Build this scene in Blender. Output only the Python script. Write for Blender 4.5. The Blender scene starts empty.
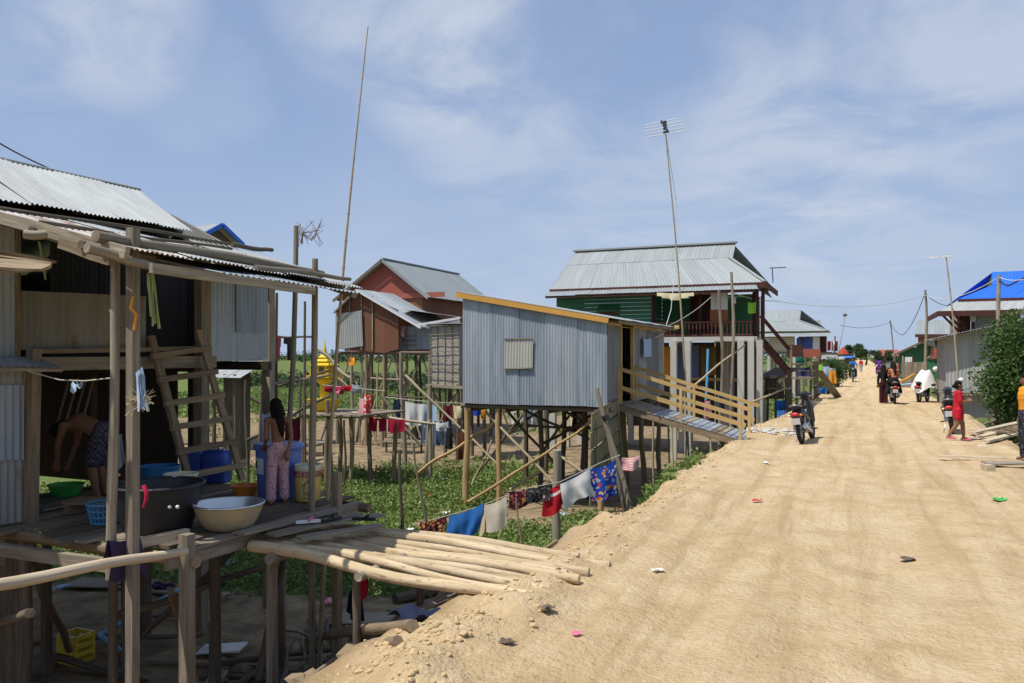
import bpy, math, random
import numpy as np
from mathutils import Vector, Matrix
random.seed(11)
S = bpy.context.scene
COL = S.collection
# ------------------------------------------------------------------ camera, sky, sun, exposure
YAW = math.radians(23.5)          # the road runs along +Y; the camera looks a little left of it
CH = 1.9
cam_d = bpy.data.cameras.new('camera'); cam = bpy.data.objects.new('camera', cam_d); COL.objects.link(cam)
cam.location = (0, 0, CH); cam.rotation_euler = (math.pi/2, 0, YAW)
cam_d.sensor_width = 36; cam_d.lens = 28.125; cam_d.shift_y = 13.5/1024
cam_d.clip_start = .05; cam_d.clip_end = 6000
S.camera = cam
SUN_EL = math.radians(63)
to_sun = Vector((-.62, -.78, 0)).normalized()*math.cos(SUN_EL) + Vector((0, 0, math.sin(SUN_EL)))
sd = bpy.data.lights.new('sun', 'SUN'); sun = bpy.data.objects.new('sun', sd); COL.objects.link(sun)
sd.energy = 4.8; sd.angle = math.radians(.55); sd.color = (1, .955, .88)
sun.rotation_euler = to_sun.to_track_quat('Z', 'Y').to_euler()
W = bpy.data.worlds.new('World'); S.world = W; W.use_nodes = True
nt = W.node_tree; nt.nodes.clear(); N = nt.nodes.new; L = nt.links.new
out = N('ShaderNodeOutputWorld'); bg = N('ShaderNodeBackground'); sky = N('ShaderNodeTexSky')
sky.sky_type = 'NISHITA'; sky.sun_disc = False; sky.sun_elevation = SUN_EL
sky.sun_rotation = math.atan2(to_sun.x, to_sun.y); sky.air_density = 1.0; sky.dust_density = 1.6; sky.ozone_density = 3.0
SKY_STRENGTH = .083
bg.inputs['Strength'].default_value = SKY_STRENGTH
tc = N('ShaderNodeTexCoord'); sep = N('ShaderNodeSeparateXYZ'); L(tc.outputs['Generated'], sep.inputs[0])
def mth(op, a, b=None, clamp=False):
    n = N('ShaderNodeMath'); n.operation = op; n.use_clamp = clamp
    for i, x in enumerate((a, b)):
        if x is None: continue
        if isinstance(x, (int, float)): n.inputs[i].default_value = x
        else: L(x, n.inputs[i])
    return n.outputs[0]
zc = mth('MAXIMUM', sep.outputs['Z'], 0.0); den = mth('ADD', zc, .16)
cmb = N('ShaderNodeCombineXYZ'); L(mth('DIVIDE', sep.outputs['X'], den), cmb.inputs[0]); L(mth('DIVIDE', sep.outputs['Y'], den), cmb.inputs[1])
def noise(scale, det, rough, dist=0, off=(0, 0, 0), stretch=(1, 1, 1)):
    mp = N('ShaderNodeMapping'); L(cmb.outputs[0], mp.inputs[0]); mp.inputs['Location'].default_value = off; mp.inputs['Scale'].default_value = stretch
    n = N('ShaderNodeTexNoise'); L(mp.outputs[0], n.inputs['Vector']); n.inputs['Scale'].default_value = scale
    n.inputs['Detail'].default_value = det; n.inputs['Roughness'].default_value = rough; n.inputs['Distortion'].default_value = dist
    return n.outputs['Fac']
def ramp(x, a, b):
    r = N('ShaderNodeMapRange'); r.interpolation_type = 'SMOOTHSTEP'; L(x, r.inputs[0]); r.inputs[1].default_value = a; r.inputs[2].default_value = b
    return r.outputs[0]
n1 = noise(.8, 8, .56, .25, (3.1, 7.4, 0)); n2 = noise(.42, 3, .5, 0, (9.3, 1.7, 0))
cl = mth('MULTIPLY', ramp(n1, .42, .72), ramp(n2, .36, .60))
thin = mth('MULTIPLY', ramp(noise(.55, 5, .5, .4, (5.2, 11.6, 0), (1, 1.5, 1)), .40, .75), .50)
def puff(px, py, r, k_):                      # a bank of cloud in this direction, broken up by the noise
    t_ = (px-512)/800; d = Vector((t_*math.cos(YAW)-math.sin(YAW), t_*math.sin(YAW)+math.cos(YAW), (355-py)/800)).normalized()
    dp = N('ShaderNodeVectorMath'); dp.operation = 'DOT_PRODUCT'; L(tc.outputs['Generated'], dp.inputs[0]); dp.inputs[1].default_value = d
    return mth('MULTIPLY', ramp(dp.outputs['Value'], math.cos(math.radians(r)), math.cos(math.radians(r*.25))), k_)
n3 = noise(1.9, 9, .6, .5, (1.4, 2.2, 0)); bank = None
for a_ in [(455, 50, 9, 1.0), (500, 110, 9, .7), (560, 60, 7, .6), (640, 190, 12, .55), (800, 170, 13, .8), (920, 165, 9, .6), (985, 15, 12, .8), (860, 30, 10, .5), (110, 15, 7, .8), (20, 60, 8, .3), (200, 90, 6, .25), (380, -20, 9, .8)]:
    pf = puff(*a_); bank = pf if bank is None else mth('MAXIMUM', bank, pf)
bank = mth('MULTIPLY', bank, mth('ADD', mth('MULTIPLY', ramp(n3, .34, .62), .86), .16))
cov = mth('MULTIPLY', mth('MAXIMUM', mth('MAXIMUM', mth('MULTIPLY', cl, .5), mth('MULTIPLY', thin, .6)), bank), .78, True)
low = ramp(sep.outputs['Z'], .0, .06)
hz = N('ShaderNodeMix'); hz.data_type = 'RGBA'; hz.blend_type = 'MIX'        # moist air: a pale, slightly violet veil over the clear sky
L(mth('SUBTRACT', .92, mth('MULTIPLY', ramp(sep.outputs['Z'], .02, .5), .25)), hz.inputs[0]); L(sky.outputs[0], hz.inputs[6])
vl = N('ShaderNodeMix'); vl.data_type = 'RGBA'; L(ramp(sep.outputs['Z'], .0, .34), vl.inputs[0]); vl.inputs[6].default_value = (5.5, 6.9, 9.2, 1); vl.inputs[7].default_value = (3.9, 5.45, 8.8, 1); L(vl.outputs[2], hz.inputs[7])
mix = N('ShaderNodeMix'); mix.data_type = 'RGBA'
L(mth('MULTIPLY', cov, low), mix.inputs[0]); L(hz.outputs[2], mix.inputs[6]); mix.inputs[7].default_value = (7.6, 8.3, 9.5, 1)
L(mix.outputs[2], bg.inputs['Color']); L(bg.outputs[0], out.inputs['Surface'])
S.view_settings.view_transform = 'Standard'; S.view_settings.look = 'None'
S.view_settings.exposure = 0.0; S.view_settings.gamma = 1; S.view_settings.use_curve_mapping = False
S.render.engine = 'CYCLES'; S.cycles.max_bounces = 6; S.cycles.use_denoising = True

# ------------------------------------------------------------------ where a pixel of the survey photograph lies in the place
ca, sa = math.cos(YAW), math.sin(YAW)
def ray(px, py):
    t = (px-512)/800
    return Vector((t*ca-sa, t*sa+ca, (355-py)/800))
O0 = Vector((0, 0, CH))
def PD(px, py, d): return O0+ray(px, py)*d
def PX(px, py, x): r = ray(px, py); return O0+r*(x/r.x)
def PY(px, py, y): r = ray(px, py); return O0+r*(y/r.y)
def PG(px, py, z=0.): r = ray(px, py); return O0+r*((z-CH)/r.z)
def depth(p): return -p[0]*sa+p[1]*ca
R = random.uniform
def vec(*a): return Vector(a)
# ------------------------------------------------------------------ mesh kit
class M:
    def __init__(s): s.v = []; s.f = []; s.uv = []; s.sm = []; s.mi = []
    def add(s, vs, fs, uvs=None, smooth=False, mi=0):
        b = len(s.v); s.v += [tuple(v) for v in vs]
        for i, f in enumerate(fs):
            s.f.append(tuple(b+k for k in f)); s.uv.append(uvs[i] if uvs else [(0, 0)]*len(f)); s.sm.append(smooth); s.mi.append(mi)
        return s
    def beam(s, p, q, w, h=None, up=None, jit=0., segs=1, taper=1., mi=0):
        p, q = Vector(p), Vector(q); h = h or w; d = q-p; ln = d.length; d = d/ln
        u = Vector(up) if up else (Vector((0, 0, 1)) if abs(d.z) < .9 else Vector((0, 1, 0)))
        sd_ = d.cross(u).normalized(); u = sd_.cross(d).normalized(); vs = []; o = R(0, 50)
        for i in range(segs+1):
            t = i/segs; k = 1+(taper-1)*t
            c = p+d*ln*t
            for a, b in ((-1, -1), (1, -1), (1, 1), (-1, 1)):
                vs.append(c+sd_*(a*w*k/2+R(-jit, jit))+u*(b*h*k/2+R(-jit, jit)))
        fs = []; uv = []; per = [0, w, w+h, 2*w+h, 2*w+2*h]
        for i in range(segs):
            for k in range(4):
                a = i*4+k; b = i*4+(k+1) % 4
                fs.append((a, b, b+4, a+4)); v0, v1 = o+ln*i/segs, o+ln*(i+1)/segs
                uv.append([(per[k]+o, v0), (per[k+1]+o, v0), (per[k+1]+o, v1), (per[k]+o, v1)])
        fs.append((3, 2, 1, 0)); uv.append([(o, o), (o+w, o), (o+w, o+h), (o, o+h)])
        e = segs*4; fs.append((e, e+1, e+2, e+3)); uv.append([(o, o), (o+w, o), (o+w, o+h), (o, o+h)])
        return s.add(vs, fs, uv, False, mi)
    def box(s, c, sx, sy, sz, rz=0, mi=0):
        c = Vector(c); d = Vector((math.cos(rz), math.sin(rz), 0))
        return s.beam(c-d*sx/2, c+d*sx/2, sy, sz, mi=mi)
    def tube(s, path, r, n=7, caps=True, mi=0, smooth=True):
        path = [Vector(p) for p in path]; k = len(path); rs = r if isinstance(r, (list, tuple)) else [r]*k
        vs = []; o = R(0, 40); ls = [0]
        for i in range(1, k): ls.append(ls[-1]+(path[i]-path[i-1]).length)
        ref = None
        for i in range(k):
            d = (path[min(i+1, k-1)]-path[max(i-1, 0)]).normalized()
            if ref is None: ref = Vector((0, 0, 1)) if abs(d.z) < .8 else Vector((1, 0, 0))
            a = d.cross(ref).normalized(); b = a.cross(d).normalized(); ref = b
            for j in range(n):
                t = 2*math.pi*j/n; vs.append(path[i]+(a*math.cos(t)+b*math.sin(t))*rs[i])
        fs = []; uv = []
        for i in range(k-1):
            for j in range(n):
                j2 = (j+1) % n; fs.append((i*n+j, i*n+j2, (i+1)*n+j2, (i+1)*n+j))
                w = 2*math.pi*max(rs[0], .01); uv.append([(o+w*j/n, o+ls[i]), (o+w*(j+1)/n, o+ls[i]), (o+w*(j+1)/n, o+ls[i+1]), (o+w*j/n, o+ls[i+1])])
        s.add(vs, fs, uv, smooth, mi)
        if caps:
            for i in (0, k-1):
                ring = vs[i*n:(i+1)*n]
                s.add(ring, [tuple(range(n))[::-1] if i == 0 else tuple(range(n))], [[(o+.03*math.cos(6.28*j/n), o+.03*math.sin(6.28*j/n)) for j in range(n)]], False, mi)
        return s
    def log(s, p, q, r0, r1=None, segs=5, n=8, wob=.02, knots=0, mi=0):
        p, q = Vector(p), Vector(q); r1 = r1 or r0; pts = []; rs = []
        ph = [R(0, 6.28) for _ in range(4)]
        for i in range(segs+1):
            t = i/segs; e = math.sin(math.pi*t)
            w = Vector((math.sin(t*5+ph[0]), math.sin(t*4+ph[1]), math.sin(t*6+ph[2])*.6))*wob*(e+.15)
            pts.append(p.lerp(q, t)+w); rs.append((r0+(r1-r0)*t)*R(.93, 1.07))
        s.tube(pts, rs, n, mi=mi)
        for _ in range(knots):
            i = random.randint(1, max(1, segs-1)); c = pts[i]; a = R(0, 6.28); d = Vector((math.cos(a), math.sin(a), R(-.3, .5))).normalized()
            s.tube([c, c+d*rs[i]*1.35], [rs[i]*.45, rs[i]*.25], 6, mi=mi)
        return s
    def lathe(s, prof, c, n=20, smooth=True, mi=0, sq=1.):
        c = Vector(c); vs = []; k = len(prof)
        for r, z in prof:
            for j in range(n):
                t = 2*math.pi*j/n; vs.append((c.x+r*math.cos(t), c.y+r*math.sin(t)*sq, c.z+z))
        fs = []; uv = []; zz = 0
        for i in range(k-1):
            dz = math.hypot(prof[i+1][0]-prof[i][0], prof[i+1][1]-prof[i][1])
            for j in range(n):
                j2 = (j+1) % n; fs.append((i*n+j, i*n+j2, (i+1)*n+j2, (i+1)*n+j))
                uv.append([(j/n, zz), ((j+1)/n, zz), ((j+1)/n, zz+dz), (j/n, zz+dz)])
            zz += dz
        return s.add(vs, fs, uv, smooth, mi)
    def sheet(s, p00, p10, p11, p01, pitch=.076, amp=.009, nv=2, sp=6, ragged=0., bow=0., mi=0):
        """corrugated iron: waves run across p00->p10, ribs run p00->p01"""
        p00, p10, p11, p01 = map(Vector, (p00, p10, p11, p01))
        ln = max((p10-p00).length, (p11-p01).length); nw = max(2, round(ln/pitch)); nu = nw*sp; o = R(0, 30)
        nrm = (p10-p00).cross(p01-p00).normalized(); hl = (p01-p00).length; vs = []; ph = R(0, 6)
        for j in range(nv+1):
            v = j/nv
            for i in range(nu+1):
                u = i/nu; a = p00.lerp(p10, u); b = p01.lerp(p11, u)
                rg = ragged*math.sin(u*9+ph)*(.6 if j == 0 else -.6 if j == nv else 0)
                c = a.lerp(b, v)+(b-a).normalized()*rg
                vs.append(c+nrm*(amp*math.sin(2*math.pi*u*nw)+bow*math.sin(math.pi*v)*math.sin(u*4+ph)))
        fs = []; uv = []
        for j in range(nv):
            for i in range(nu):
                a = j*(nu+1)+i; fs.append((a, a+1, a+nu+2, a+nu+1))
                x0, x1, y0, y1 = o+ln*i/nu, o+ln*(i+1)/nu, o+hl*j/nv, o+hl*(j+1)/nv
                uv.append([(x0, y0), (x1, y0), (x1, y1), (x0, y1)])
        return s.add(vs, fs, uv, True, mi)
    def cloth(s, p0, p1, drop, back=.35, nx=14, ny=8, fold=.03, seed=0, shape=None, nrm=None, sway=0., hem=0.):
        """a cloth hung over the line p0-p1; shape(u, v) -> (u', keep) narrows it (shirts, trousers)"""
        p0, p1 = Vector(p0), Vector(p1); d = p1-p0; n_ = Vector(nrm) if nrm else d.cross(Vector((0, 0, 1))).normalized()
        rnd = random.Random(seed); ph = [rnd.uniform(0, 6.28) for _ in range(5)]; w = d.length
        for side, dr in ((1, drop), (-1, drop*back)):
            if dr <= 0: continue
            vs = []; keep = {}
            for j in range(ny+1):
                v = j/ny
                for i in range(nx+1):
                    u = i/nx; uu, k = shape(u, v) if shape else (u, True); keep[(i, j)] = k
                    f = fold*(math.sin(u*w*16+ph[0]+v*1.3)+.6*math.sin(u*w*31+ph[1]-v*2))*(.25+v)
                    sag = -.03*math.sin(math.pi*u)
                    dz = -dr*v*(1+hem*math.sin(u*3+ph[2]))+sag
                    vs.append(p0+d*uu+n_*(side*(.012+.02*min(1, v*3))+f)+Vector((0, 0, dz))+d.normalized()*sway*v*v)
            fs = []; uv = []
            for j in range(ny):
                for i in range(nx):
                    if not (keep[(i, j)] and keep[(i+1, j)] and keep[(i, j+1)] and keep[(i+1, j+1)]): continue
                    a = j*(nx+1)+i; fs.append((a, a+1, a+nx+2, a+nx+1))
                    x0, x1, y0, y1 = w*i/nx, w*(i+1)/nx, dr*j/ny, dr*(j+1)/ny
                    uv.append([(x0, y0), (x1, y0), (x1, y1), (x0, y1)])
            s.add(vs, fs, uv, True)
        return s
    def rock(s, c, r, sq=(1, 1, .7), mi=0):
        t = (1+5**.5)/2; c = Vector(c)
        vs = [(-1, t, 0), (1, t, 0), (-1, -t, 0), (1, -t, 0), (0, -1, t), (0, 1, t), (0, -1, -t), (0, 1, -t), (t, 0, -1), (t, 0, 1), (-t, 0, -1), (-t, 0, 1)]
        fs = [(0, 11, 5), (0, 5, 1), (0, 1, 7), (0, 7, 10), (0, 10, 11), (1, 5, 9), (5, 11, 4), (11, 10, 2), (10, 7, 6), (7, 1, 8), (3, 9, 4), (3, 4, 2), (3, 2, 6), (3, 6, 8), (3, 8, 9), (4, 9, 5), (2, 4, 11), (6, 2, 10), (8, 6, 7), (9, 8, 1)]
        a = R(0, 6.28); k = r/1.9
        o = []
        for v in vs:
            q = Vector(v)*k*R(.75, 1.25); o.append(c+Vector(((q.x*math.cos(a)-q.y*math.sin(a))*sq[0], (q.x*math.sin(a)+q.y*math.cos(a))*sq[1], q.z*sq[2])))
        return s.add(o, fs, None, False, mi)
    def ball(s, c, rx, ry=None, rz=None, n=10, m=7, mi=0, rot=None):
        ry = ry or rx; rz = rz or rx; c = Vector(c); vs = []; fs = []
        for i in range(m+1):
            a = math.pi*i/m
            for j in range(n):
                b = 2*math.pi*j/n; q = Vector((rx*math.sin(a)*math.cos(b), ry*math.sin(a)*math.sin(b), rz*math.cos(a)))
                vs.append(c+(rot @ q if rot else q))
        for i in range(m):
            for j in range(n): fs.append((i*n+j, (i+1)*n+j, (i+1)*n+(j+1) % n, i*n+(j+1) % n))
        return s.add(vs, fs, None, True, mi)
    def capsule(s, p, q, r0, r1, n=10):
        p, q = Vector(p), Vector(q); d = (q-p); ln = d.length; d = d/ln if ln > 1e-6 else Vector((0, 0, 1)); pts = []; rs = []
        for a in (80, 50, 20): t = math.radians(a); pts.append(p-d*r0*math.sin(t)); rs.append(r0*math.cos(t))
        for a in (20, 50, 80): t = math.radians(a); pts.append(q+d*r1*math.sin(t)); rs.append(r1*math.cos(t))
        return s.tube(pts, rs, n)
ORI = {}
def mesh_of(name, m, mat, off=Vector()):
    me = bpy.data.meshes.new(name)
    me.from_pydata([(v[0]-off[0], v[1]-off[1], v[2]-off[2]) for v in m.v], [], m.f)
    ul = me.uv_layers.new(name='UVMap'); flat = [c for u in m.uv for p in u for c in p]; ul.data.foreach_set('uv', flat)
    me.polygons.foreach_set('use_smooth', m.sm)
    for x in (mat if isinstance(mat, (list, tuple)) else [mat]): me.materials.append(x)
    me.polygons.foreach_set('material_index', m.mi)
    me.update(); return me
def part(name, m, mat, parent, label=None, kind=None):
    off = ORI[parent.name]; o = bpy.data.objects.new(name, mesh_of(name, m, mat, off)); COL.objects.link(o); o.parent = parent; ORI[o.name] = off
    if label: o['label'] = label
    if kind: o['kind'] = kind
    return o
def thing(name, label, cat, loc, group=None, kind=None):
    o = bpy.data.objects.new(name, None); COL.objects.link(o); o.location = loc; o.empty_display_size = .2; ORI[o.name] = Vector(loc)
    if label: o['label'] = label
    if cat: o['category'] = cat
    if group: o['group'] = group
    if kind: o['kind'] = kind
    return o
def solo(name, m, mat, label, cat, group=None, kind=None):
    a = np.array(m.v); off = Vector((float((a[:, 0].min()+a[:, 0].max())/2), float((a[:, 1].min()+a[:, 1].max())/2), float(a[:, 2].min())))
    o = bpy.data.objects.new(name, mesh_of(name, m, mat, off)); COL.objects.link(o); o.location = off; ORI[o.name] = off
    if label: o['label'] = label
    if cat: o['category'] = cat
    if group: o['group'] = group
    if kind: o['kind'] = kind
    return o
def twin(root, loc, rz=0., label=None, group=None, swap=None):
    def cp(o, par):
        c = o.copy(); COL.objects.link(c); c.parent = par; ORI[c.name] = Vector(loc)
        if swap and c.type == 'MESH':
            for i, sl in enumerate(c.material_slots):
                nm_ = sl.material.name if sl.material else ''
                if nm_ in swap: sl.link = 'OBJECT'; sl.material = swap[nm_]
        for ch in list(o.children):
            if ch.name not in seen: cp(ch, c)
        return c
    seen = set(); r = cp(root, None); r.location = loc; r.rotation_euler = (root.rotation_euler.x, root.rotation_euler.y, rz)
    if label: r['label'] = label
    if group: r['group'] = group
    return r
# ------------------------------------------------------------------ materials
class Nd:
    def __init__(s, name):
        s.m = bpy.data.materials.new(name); s.m.use_nodes = True; s.t = s.m.node_tree; s.b = s.t.nodes['Principled BSDF']
    def n(s, t, **k):
        x = s.t.nodes.new(t)
        for a, b in k.items(): setattr(x, a, b)
        return x
    def l(s, a, b): s.t.links.new(a, b)
    def coord(s, kind='UV', scale=(1, 1, 1), rnd=True):
        tcn = s.n('ShaderNodeTexCoord'); mp = s.n('ShaderNodeMapping'); mp.inputs['Scale'].default_value = scale; s.l(tcn.outputs[kind], mp.inputs[0])
        if rnd:
            oi = s.n('ShaderNodeObjectInfo'); c = s.n('ShaderNodeMath', operation='MULTIPLY'); c.inputs[1].default_value = 37.; s.l(oi.outputs['Random'], c.inputs[0])
            cb = s.n('ShaderNodeCombineXYZ'); s.l(c.outputs[0], cb.inputs[0]); s.l(c.outputs[0], cb.inputs[1]); s.l(cb.outputs[0], mp.inputs['Location'])
        return mp.outputs[0]
    def noise(s, co, scale, det=4, rough=.6, dist=0):
        x = s.n('ShaderNodeTexNoise'); x.inputs['Scale'].default_value = scale; x.inputs['Detail'].default_value = det; x.inputs['Roughness'].default_value = rough
        x.inputs['Distortion'].default_value = dist; s.l(co, x.inputs['Vector']); return x.outputs['Fac']
    def ramp(s, f, stops):
        r = s.n('ShaderNodeValToRGB'); e = r.color_ramp.elements
        while len(e) < len(stops): e.new(.5)
        for i, (p, c) in enumerate(stops): e[i].position = p; e[i].color = (*c, 1) if len(c) == 3 else c
        s.l(f, r.inputs[0]); return r.outputs[0]
    def rng(s, f, a, b, c=0., d=1.):
        r = s.n('ShaderNodeMapRange'); s.l(f, r.inputs[0]); r.inputs[1].default_value = a; r.inputs[2].default_value = b; r.inputs[3].default_value = c; r.inputs[4].default_value = d; return r.outputs[0]
    def mix(s, f, a, b, mode='MIX'):
        x = s.n('ShaderNodeMix', data_type='RGBA', blend_type=mode)
        for i, v in ((0, f), (6, a), (7, b)):
            if isinstance(v, (int, float)): x.inputs[i].default_value = v
            elif isinstance(v, tuple): x.inputs[i].default_value = (*v, 1)
            else: s.l(v, x.inputs[i])
        return x.outputs[2]
    def vary(s, c, amt=.25):
        oi = s.n('ShaderNodeObjectInfo'); h = s.n('ShaderNodeHueSaturation'); s.l(c, h.inputs['Color']); s.l(s.rng(oi.outputs['Random'], 0, 1, 1-amt, 1+amt), h.inputs['Value']); return h.outputs[0]
    def bump(s, f, strength=.3, dist=.01):
        b = s.n('ShaderNodeBump'); b.inputs['Strength'].default_value = strength; b.inputs['Distance'].default_value = dist; s.l(f, b.inputs['Height']); s.l(b.outputs[0], s.b.inputs['Normal'])
    def fin(s, col, rough=.8, metal=0., spec=None):
        if isinstance(col, tuple): s.b.inputs['Base Color'].default_value = (*col, 1)
        else: s.l(col, s.b.inputs['Base Color'])
        if isinstance(rough, (int, float)): s.b.inputs['Roughness'].default_value = rough
        else: s.l(rough, s.b.inputs['Roughness'])
        s.b.inputs['Metallic'].default_value = metal
        if spec is not None: s.b.inputs['Specular IOR Level'].default_value = spec
        return s.m
def wood(name, a, b, var=.22, gr=1.):
    k = Nd(name); co = k.coord('UV', (26*gr, 1.6, 1)); g = k.noise(co, 1., 6, .65, .4)
    co2 = k.coord('UV', (2.2, 2.2, 1)); g2 = k.noise(co2, 1.3, 3, .6)
    dk = tuple(x*.42 for x in a)
    c = k.ramp(g, [(.22, dk), (.42, a), (.72, b)]); c = k.mix(k.rng(g2, .35, .75, 0, .55), c, tuple(x*.62 for x in b))
    k.bump(g, .5, .008); return k.fin(k.vary(c, var), .82, 0, .25)
def zinc(name, a, b, rust=.0, metal=.45, rough=.5, var=.10):
    k = Nd(name); co = k.coord('UV', (5, .55, 1)); st = k.noise(co, 1., 5, .65, .3)
    co2 = k.coord('UV', (1, 1, 1)); bl = k.noise(co2, 1.1, 4, .6); fine = k.noise(co2, 22, 3, .6)
    c = k.ramp(st, [(.25, a), (.5, tuple((x+y)/2 for x, y in zip(a, b))), (.75, b)])
    c = k.mix(k.rng(fine, .3, .8, 0, .22), c, tuple(x*.7 for x in a))
    rn = k.noise(k.coord('UV', (2.2, .8, 1)), 1.4, 6, .62, .3)
    rf = k.rng(rn, .74-.34*rust, .80-.22*rust, 0, min(1, .25+rust)); c = k.mix(rf, c, k.ramp(fine, [(.3, (.10, .042, .02)), (.7, (.27, .125, .06))]))
    k.bump(bl, .25, .02); rr = k.rng(rf, 0, 1, rough, .92)
    m = k.fin(k.vary(c, var), rr, metal, .4)
    mm = k.n('ShaderNodeMath', operation='MULTIPLY'); k.l(k.rng(rf, 0, 1, 1, .1), mm.inputs[0]); mm.inputs[1].default_value = metal; k.l(mm.outputs[0], k.b.inputs['Metallic'])
    return m
def paint(name, c, rough=.55, wear=.35, dirt=(.16, .12, .08), var=.06, scale=3.):
    k = Nd(name); co = k.coord('Object', (1, 1, 1)); n_ = k.noise(co, scale, 6, .65); f = k.noise(co, scale*9, 3, .6)
    cc = k.mix(k.rng(n_, .48, .78, 0, wear), c, dirt); cc = k.mix(k.rng(f, .3, .75, 0, .18), cc, tuple(x*.6 for x in c))
    k.bump(f, .12, .004); return k.fin(k.vary(cc, var), rough, 0, .4)
def fabric(name, c, c2=None, pat=None, sc=1., cs='UV'):
    k = Nd(name); co = k.coord(cs, (1, 1, 1)); n_ = k.noise(co, 7, 4, .6); col = k.mix(k.rng(n_, .3, .75, 0, .35), c, tuple(x*.65 for x in c))
    if pat == 'floral':
        nz = k.n('ShaderNodeTexNoise'); nz.inputs['Scale'].default_value = 30*sc; k.l(co, nz.inputs['Vector']); ad = k.n('ShaderNodeMixRGB', blend_type='ADD'); ad.inputs[0].default_value = .07; k.l(co, ad.inputs[1]); k.l(nz.outputs['Color'], ad.inputs[2]); vo = k.n('ShaderNodeTexVoronoi'); vo.inputs['Scale'].default_value = 19*sc; k.l(ad.outputs[0], vo.inputs['Vector'])
        hit = k.rng(vo.outputs['Distance'], .38, .44, 1, 0); sp = k.n('ShaderNodeSeparateColor'); k.l(vo.outputs['Color'], sp.inputs[0])
        col = k.mix(hit, col, k.ramp(sp.outputs[0], [(i/(len(c2)-1) if len(c2) > 1 else 0, q) for i, q in enumerate(c2)]))
    elif pat == 'stripe':
        wv = k.n('ShaderNodeTexWave', bands_direction='Y'); wv.inputs['Scale'].default_value = 9*sc; wv.inputs['Distortion'].default_value = .6; k.l(co, wv.inputs['Vector']); col = k.mix(k.rng(wv.outputs['Fac'], .45, .55), col, c2[0])
    elif pat == 'check':
        ch = k.n('ShaderNodeTexChecker'); ch.inputs['Scale'].default_value = 30*sc; k.l(co, ch.inputs['Vector']); col = k.mix(k.rng(ch.outputs['Fac'], 0, 1, 0, .8), col, c2[0])
    elif pat == 'band':
        sx = k.n('ShaderNodeSeparateXYZ'); k.l(co, sx.inputs[0]); pp = k.n('ShaderNodeMath', operation='PINGPONG'); k.l(sx.outputs[1], pp.inputs[0]); pp.inputs[1].default_value = .5*sc
        col = k.mix(k.rng(pp.outputs[0], .44*sc, .46*sc), col, c2[0])
    elif pat == 'spots':
        nn = k.noise(co, 26*sc, 2, .5); col = k.mix(k.rng(nn, .56, .60), col, c2[0])
    k.bump(n_, .25, .01); return k.fin(col, .92, 0, .15)
def plain(name, c, rough=.5, metal=0., spec=None, grime=.15):
    k = Nd(name); co = k.coord('Object'); n_ = k.noise(co, 9, 5, .6); col = k.mix(k.rng(n_, .4, .8, 0, grime*2), c, tuple(x*.45+.03 for x in c))
    return k.fin(col, rough, metal, spec)
W_GREY = wood('weathered_grey_wood', (.20, .165, .118), (.40, .34, .255))
W_DARK = wood('dark_damp_wood', (.10, .077, .056), (.21, .165, .12))
W_BROWN = wood('brown_wood', (.20, .145, .09), (.36, .27, .175))
W_PALE = wood('pale_sunbleached_wood', (.45, .36, .245), (.70, .585, .42), .12)
k = Nd('peeled_log'); co = k.coord('UV', (9, .9, 1)); g = k.noise(co, 1.3, 7, .7, .6); g2 = k.noise(k.coord('UV', (14, 5, 1)), 1.2, 6, .7)
c = k.ramp(g, [(.25, (.27, .175, .085)), (.42, (.47, .355, .215)), (.7, (.66, .54, .37))]); c = k.mix(k.rng(g2, .56, .66, 0, .85), c, (.20, .125, .065)); c = k.mix(k.rng(k.noise(k.coord('UV', (2, 2, 1)), 1.6, 3), .5, .75, 0, .5), c, (.55, .42, .25)); k.bump(g2, .8, .012); W_PEEL = k.fin(k.vary(c, .14), .85, 0, .15)
Z_SIDE_SHADE = None
W_NEW = wood('fresh_yellow_timber', (.52, .34, .125), (.68, .47, .20), .10)
W_LOG = wood('barked_brown_log', (.38, .24, .105), (.58, .40, .20), .14, .5)
W_RED = wood('dark_red_stained_wood', (.070, .026, .020), (.125, .050, .038), .12)
BAMBOO = wood('dry_bamboo', (.36, .28, .17), (.56, .46, .30), .14)
CONC = paint('pale_concrete', (.50, .48, .43), .9, .35, (.27, .24, .20), .05, 2.)
Z_NEW = zinc('bluish_zinc', (.30, .335, .37), (.50, .54, .575), .15, .35, .5)
Z_BLUE = zinc('blue_grey_zinc', (.215, .255, .295), (.42, .46, .495), .2, .30, .55)
Z_WHITE = zinc('pale_zinc', (.29, .305, .30), (.44, .455, .44), .25, .15, .65)
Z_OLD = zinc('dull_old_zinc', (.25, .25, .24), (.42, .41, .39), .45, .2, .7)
Z_RUST = zinc('rust_streaked_zinc', (.36, .36, .34), (.55, .54, .51), .85, .2, .7)
Z_ROOF = zinc('grey_roof_zinc', (.235, .26, .262), (.335, .365, .365), .03, .2, .6, .05)
Z_SHADE = zinc('shade_darkened_sheet', (.035, .032, .028), (.075, .068, .058), .3, .05, .85)  # shade inside the near house painted in as near-black sheet colour
W_SHADE = wood('shade_darkened_wood', (.035, .028, .021), (.075, .06, .045))  # indoor shade put into the wood colour of inner posts, floors and ceiling
Z_SIDE_SHADE = zinc('side_shade_zinc', (.15, .155, .16), (.27, .28, .285), .3, .25, .65)  # shade on the shed's road-side wall put into a darker zinc
Z_TAN = zinc('tan_stained_zinc', (.23, .205, .17), (.36, .33, .275), .5, .15, .75)
P_RUST = paint('red_brown_painted_sheet', (.185, .078, .042), .7, .3, (.11, .055, .035), .1)
P_BRICK = paint('brick_red_paint', (.33, .09, .06), .7, .25, (.17, .07, .05), .06)
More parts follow.
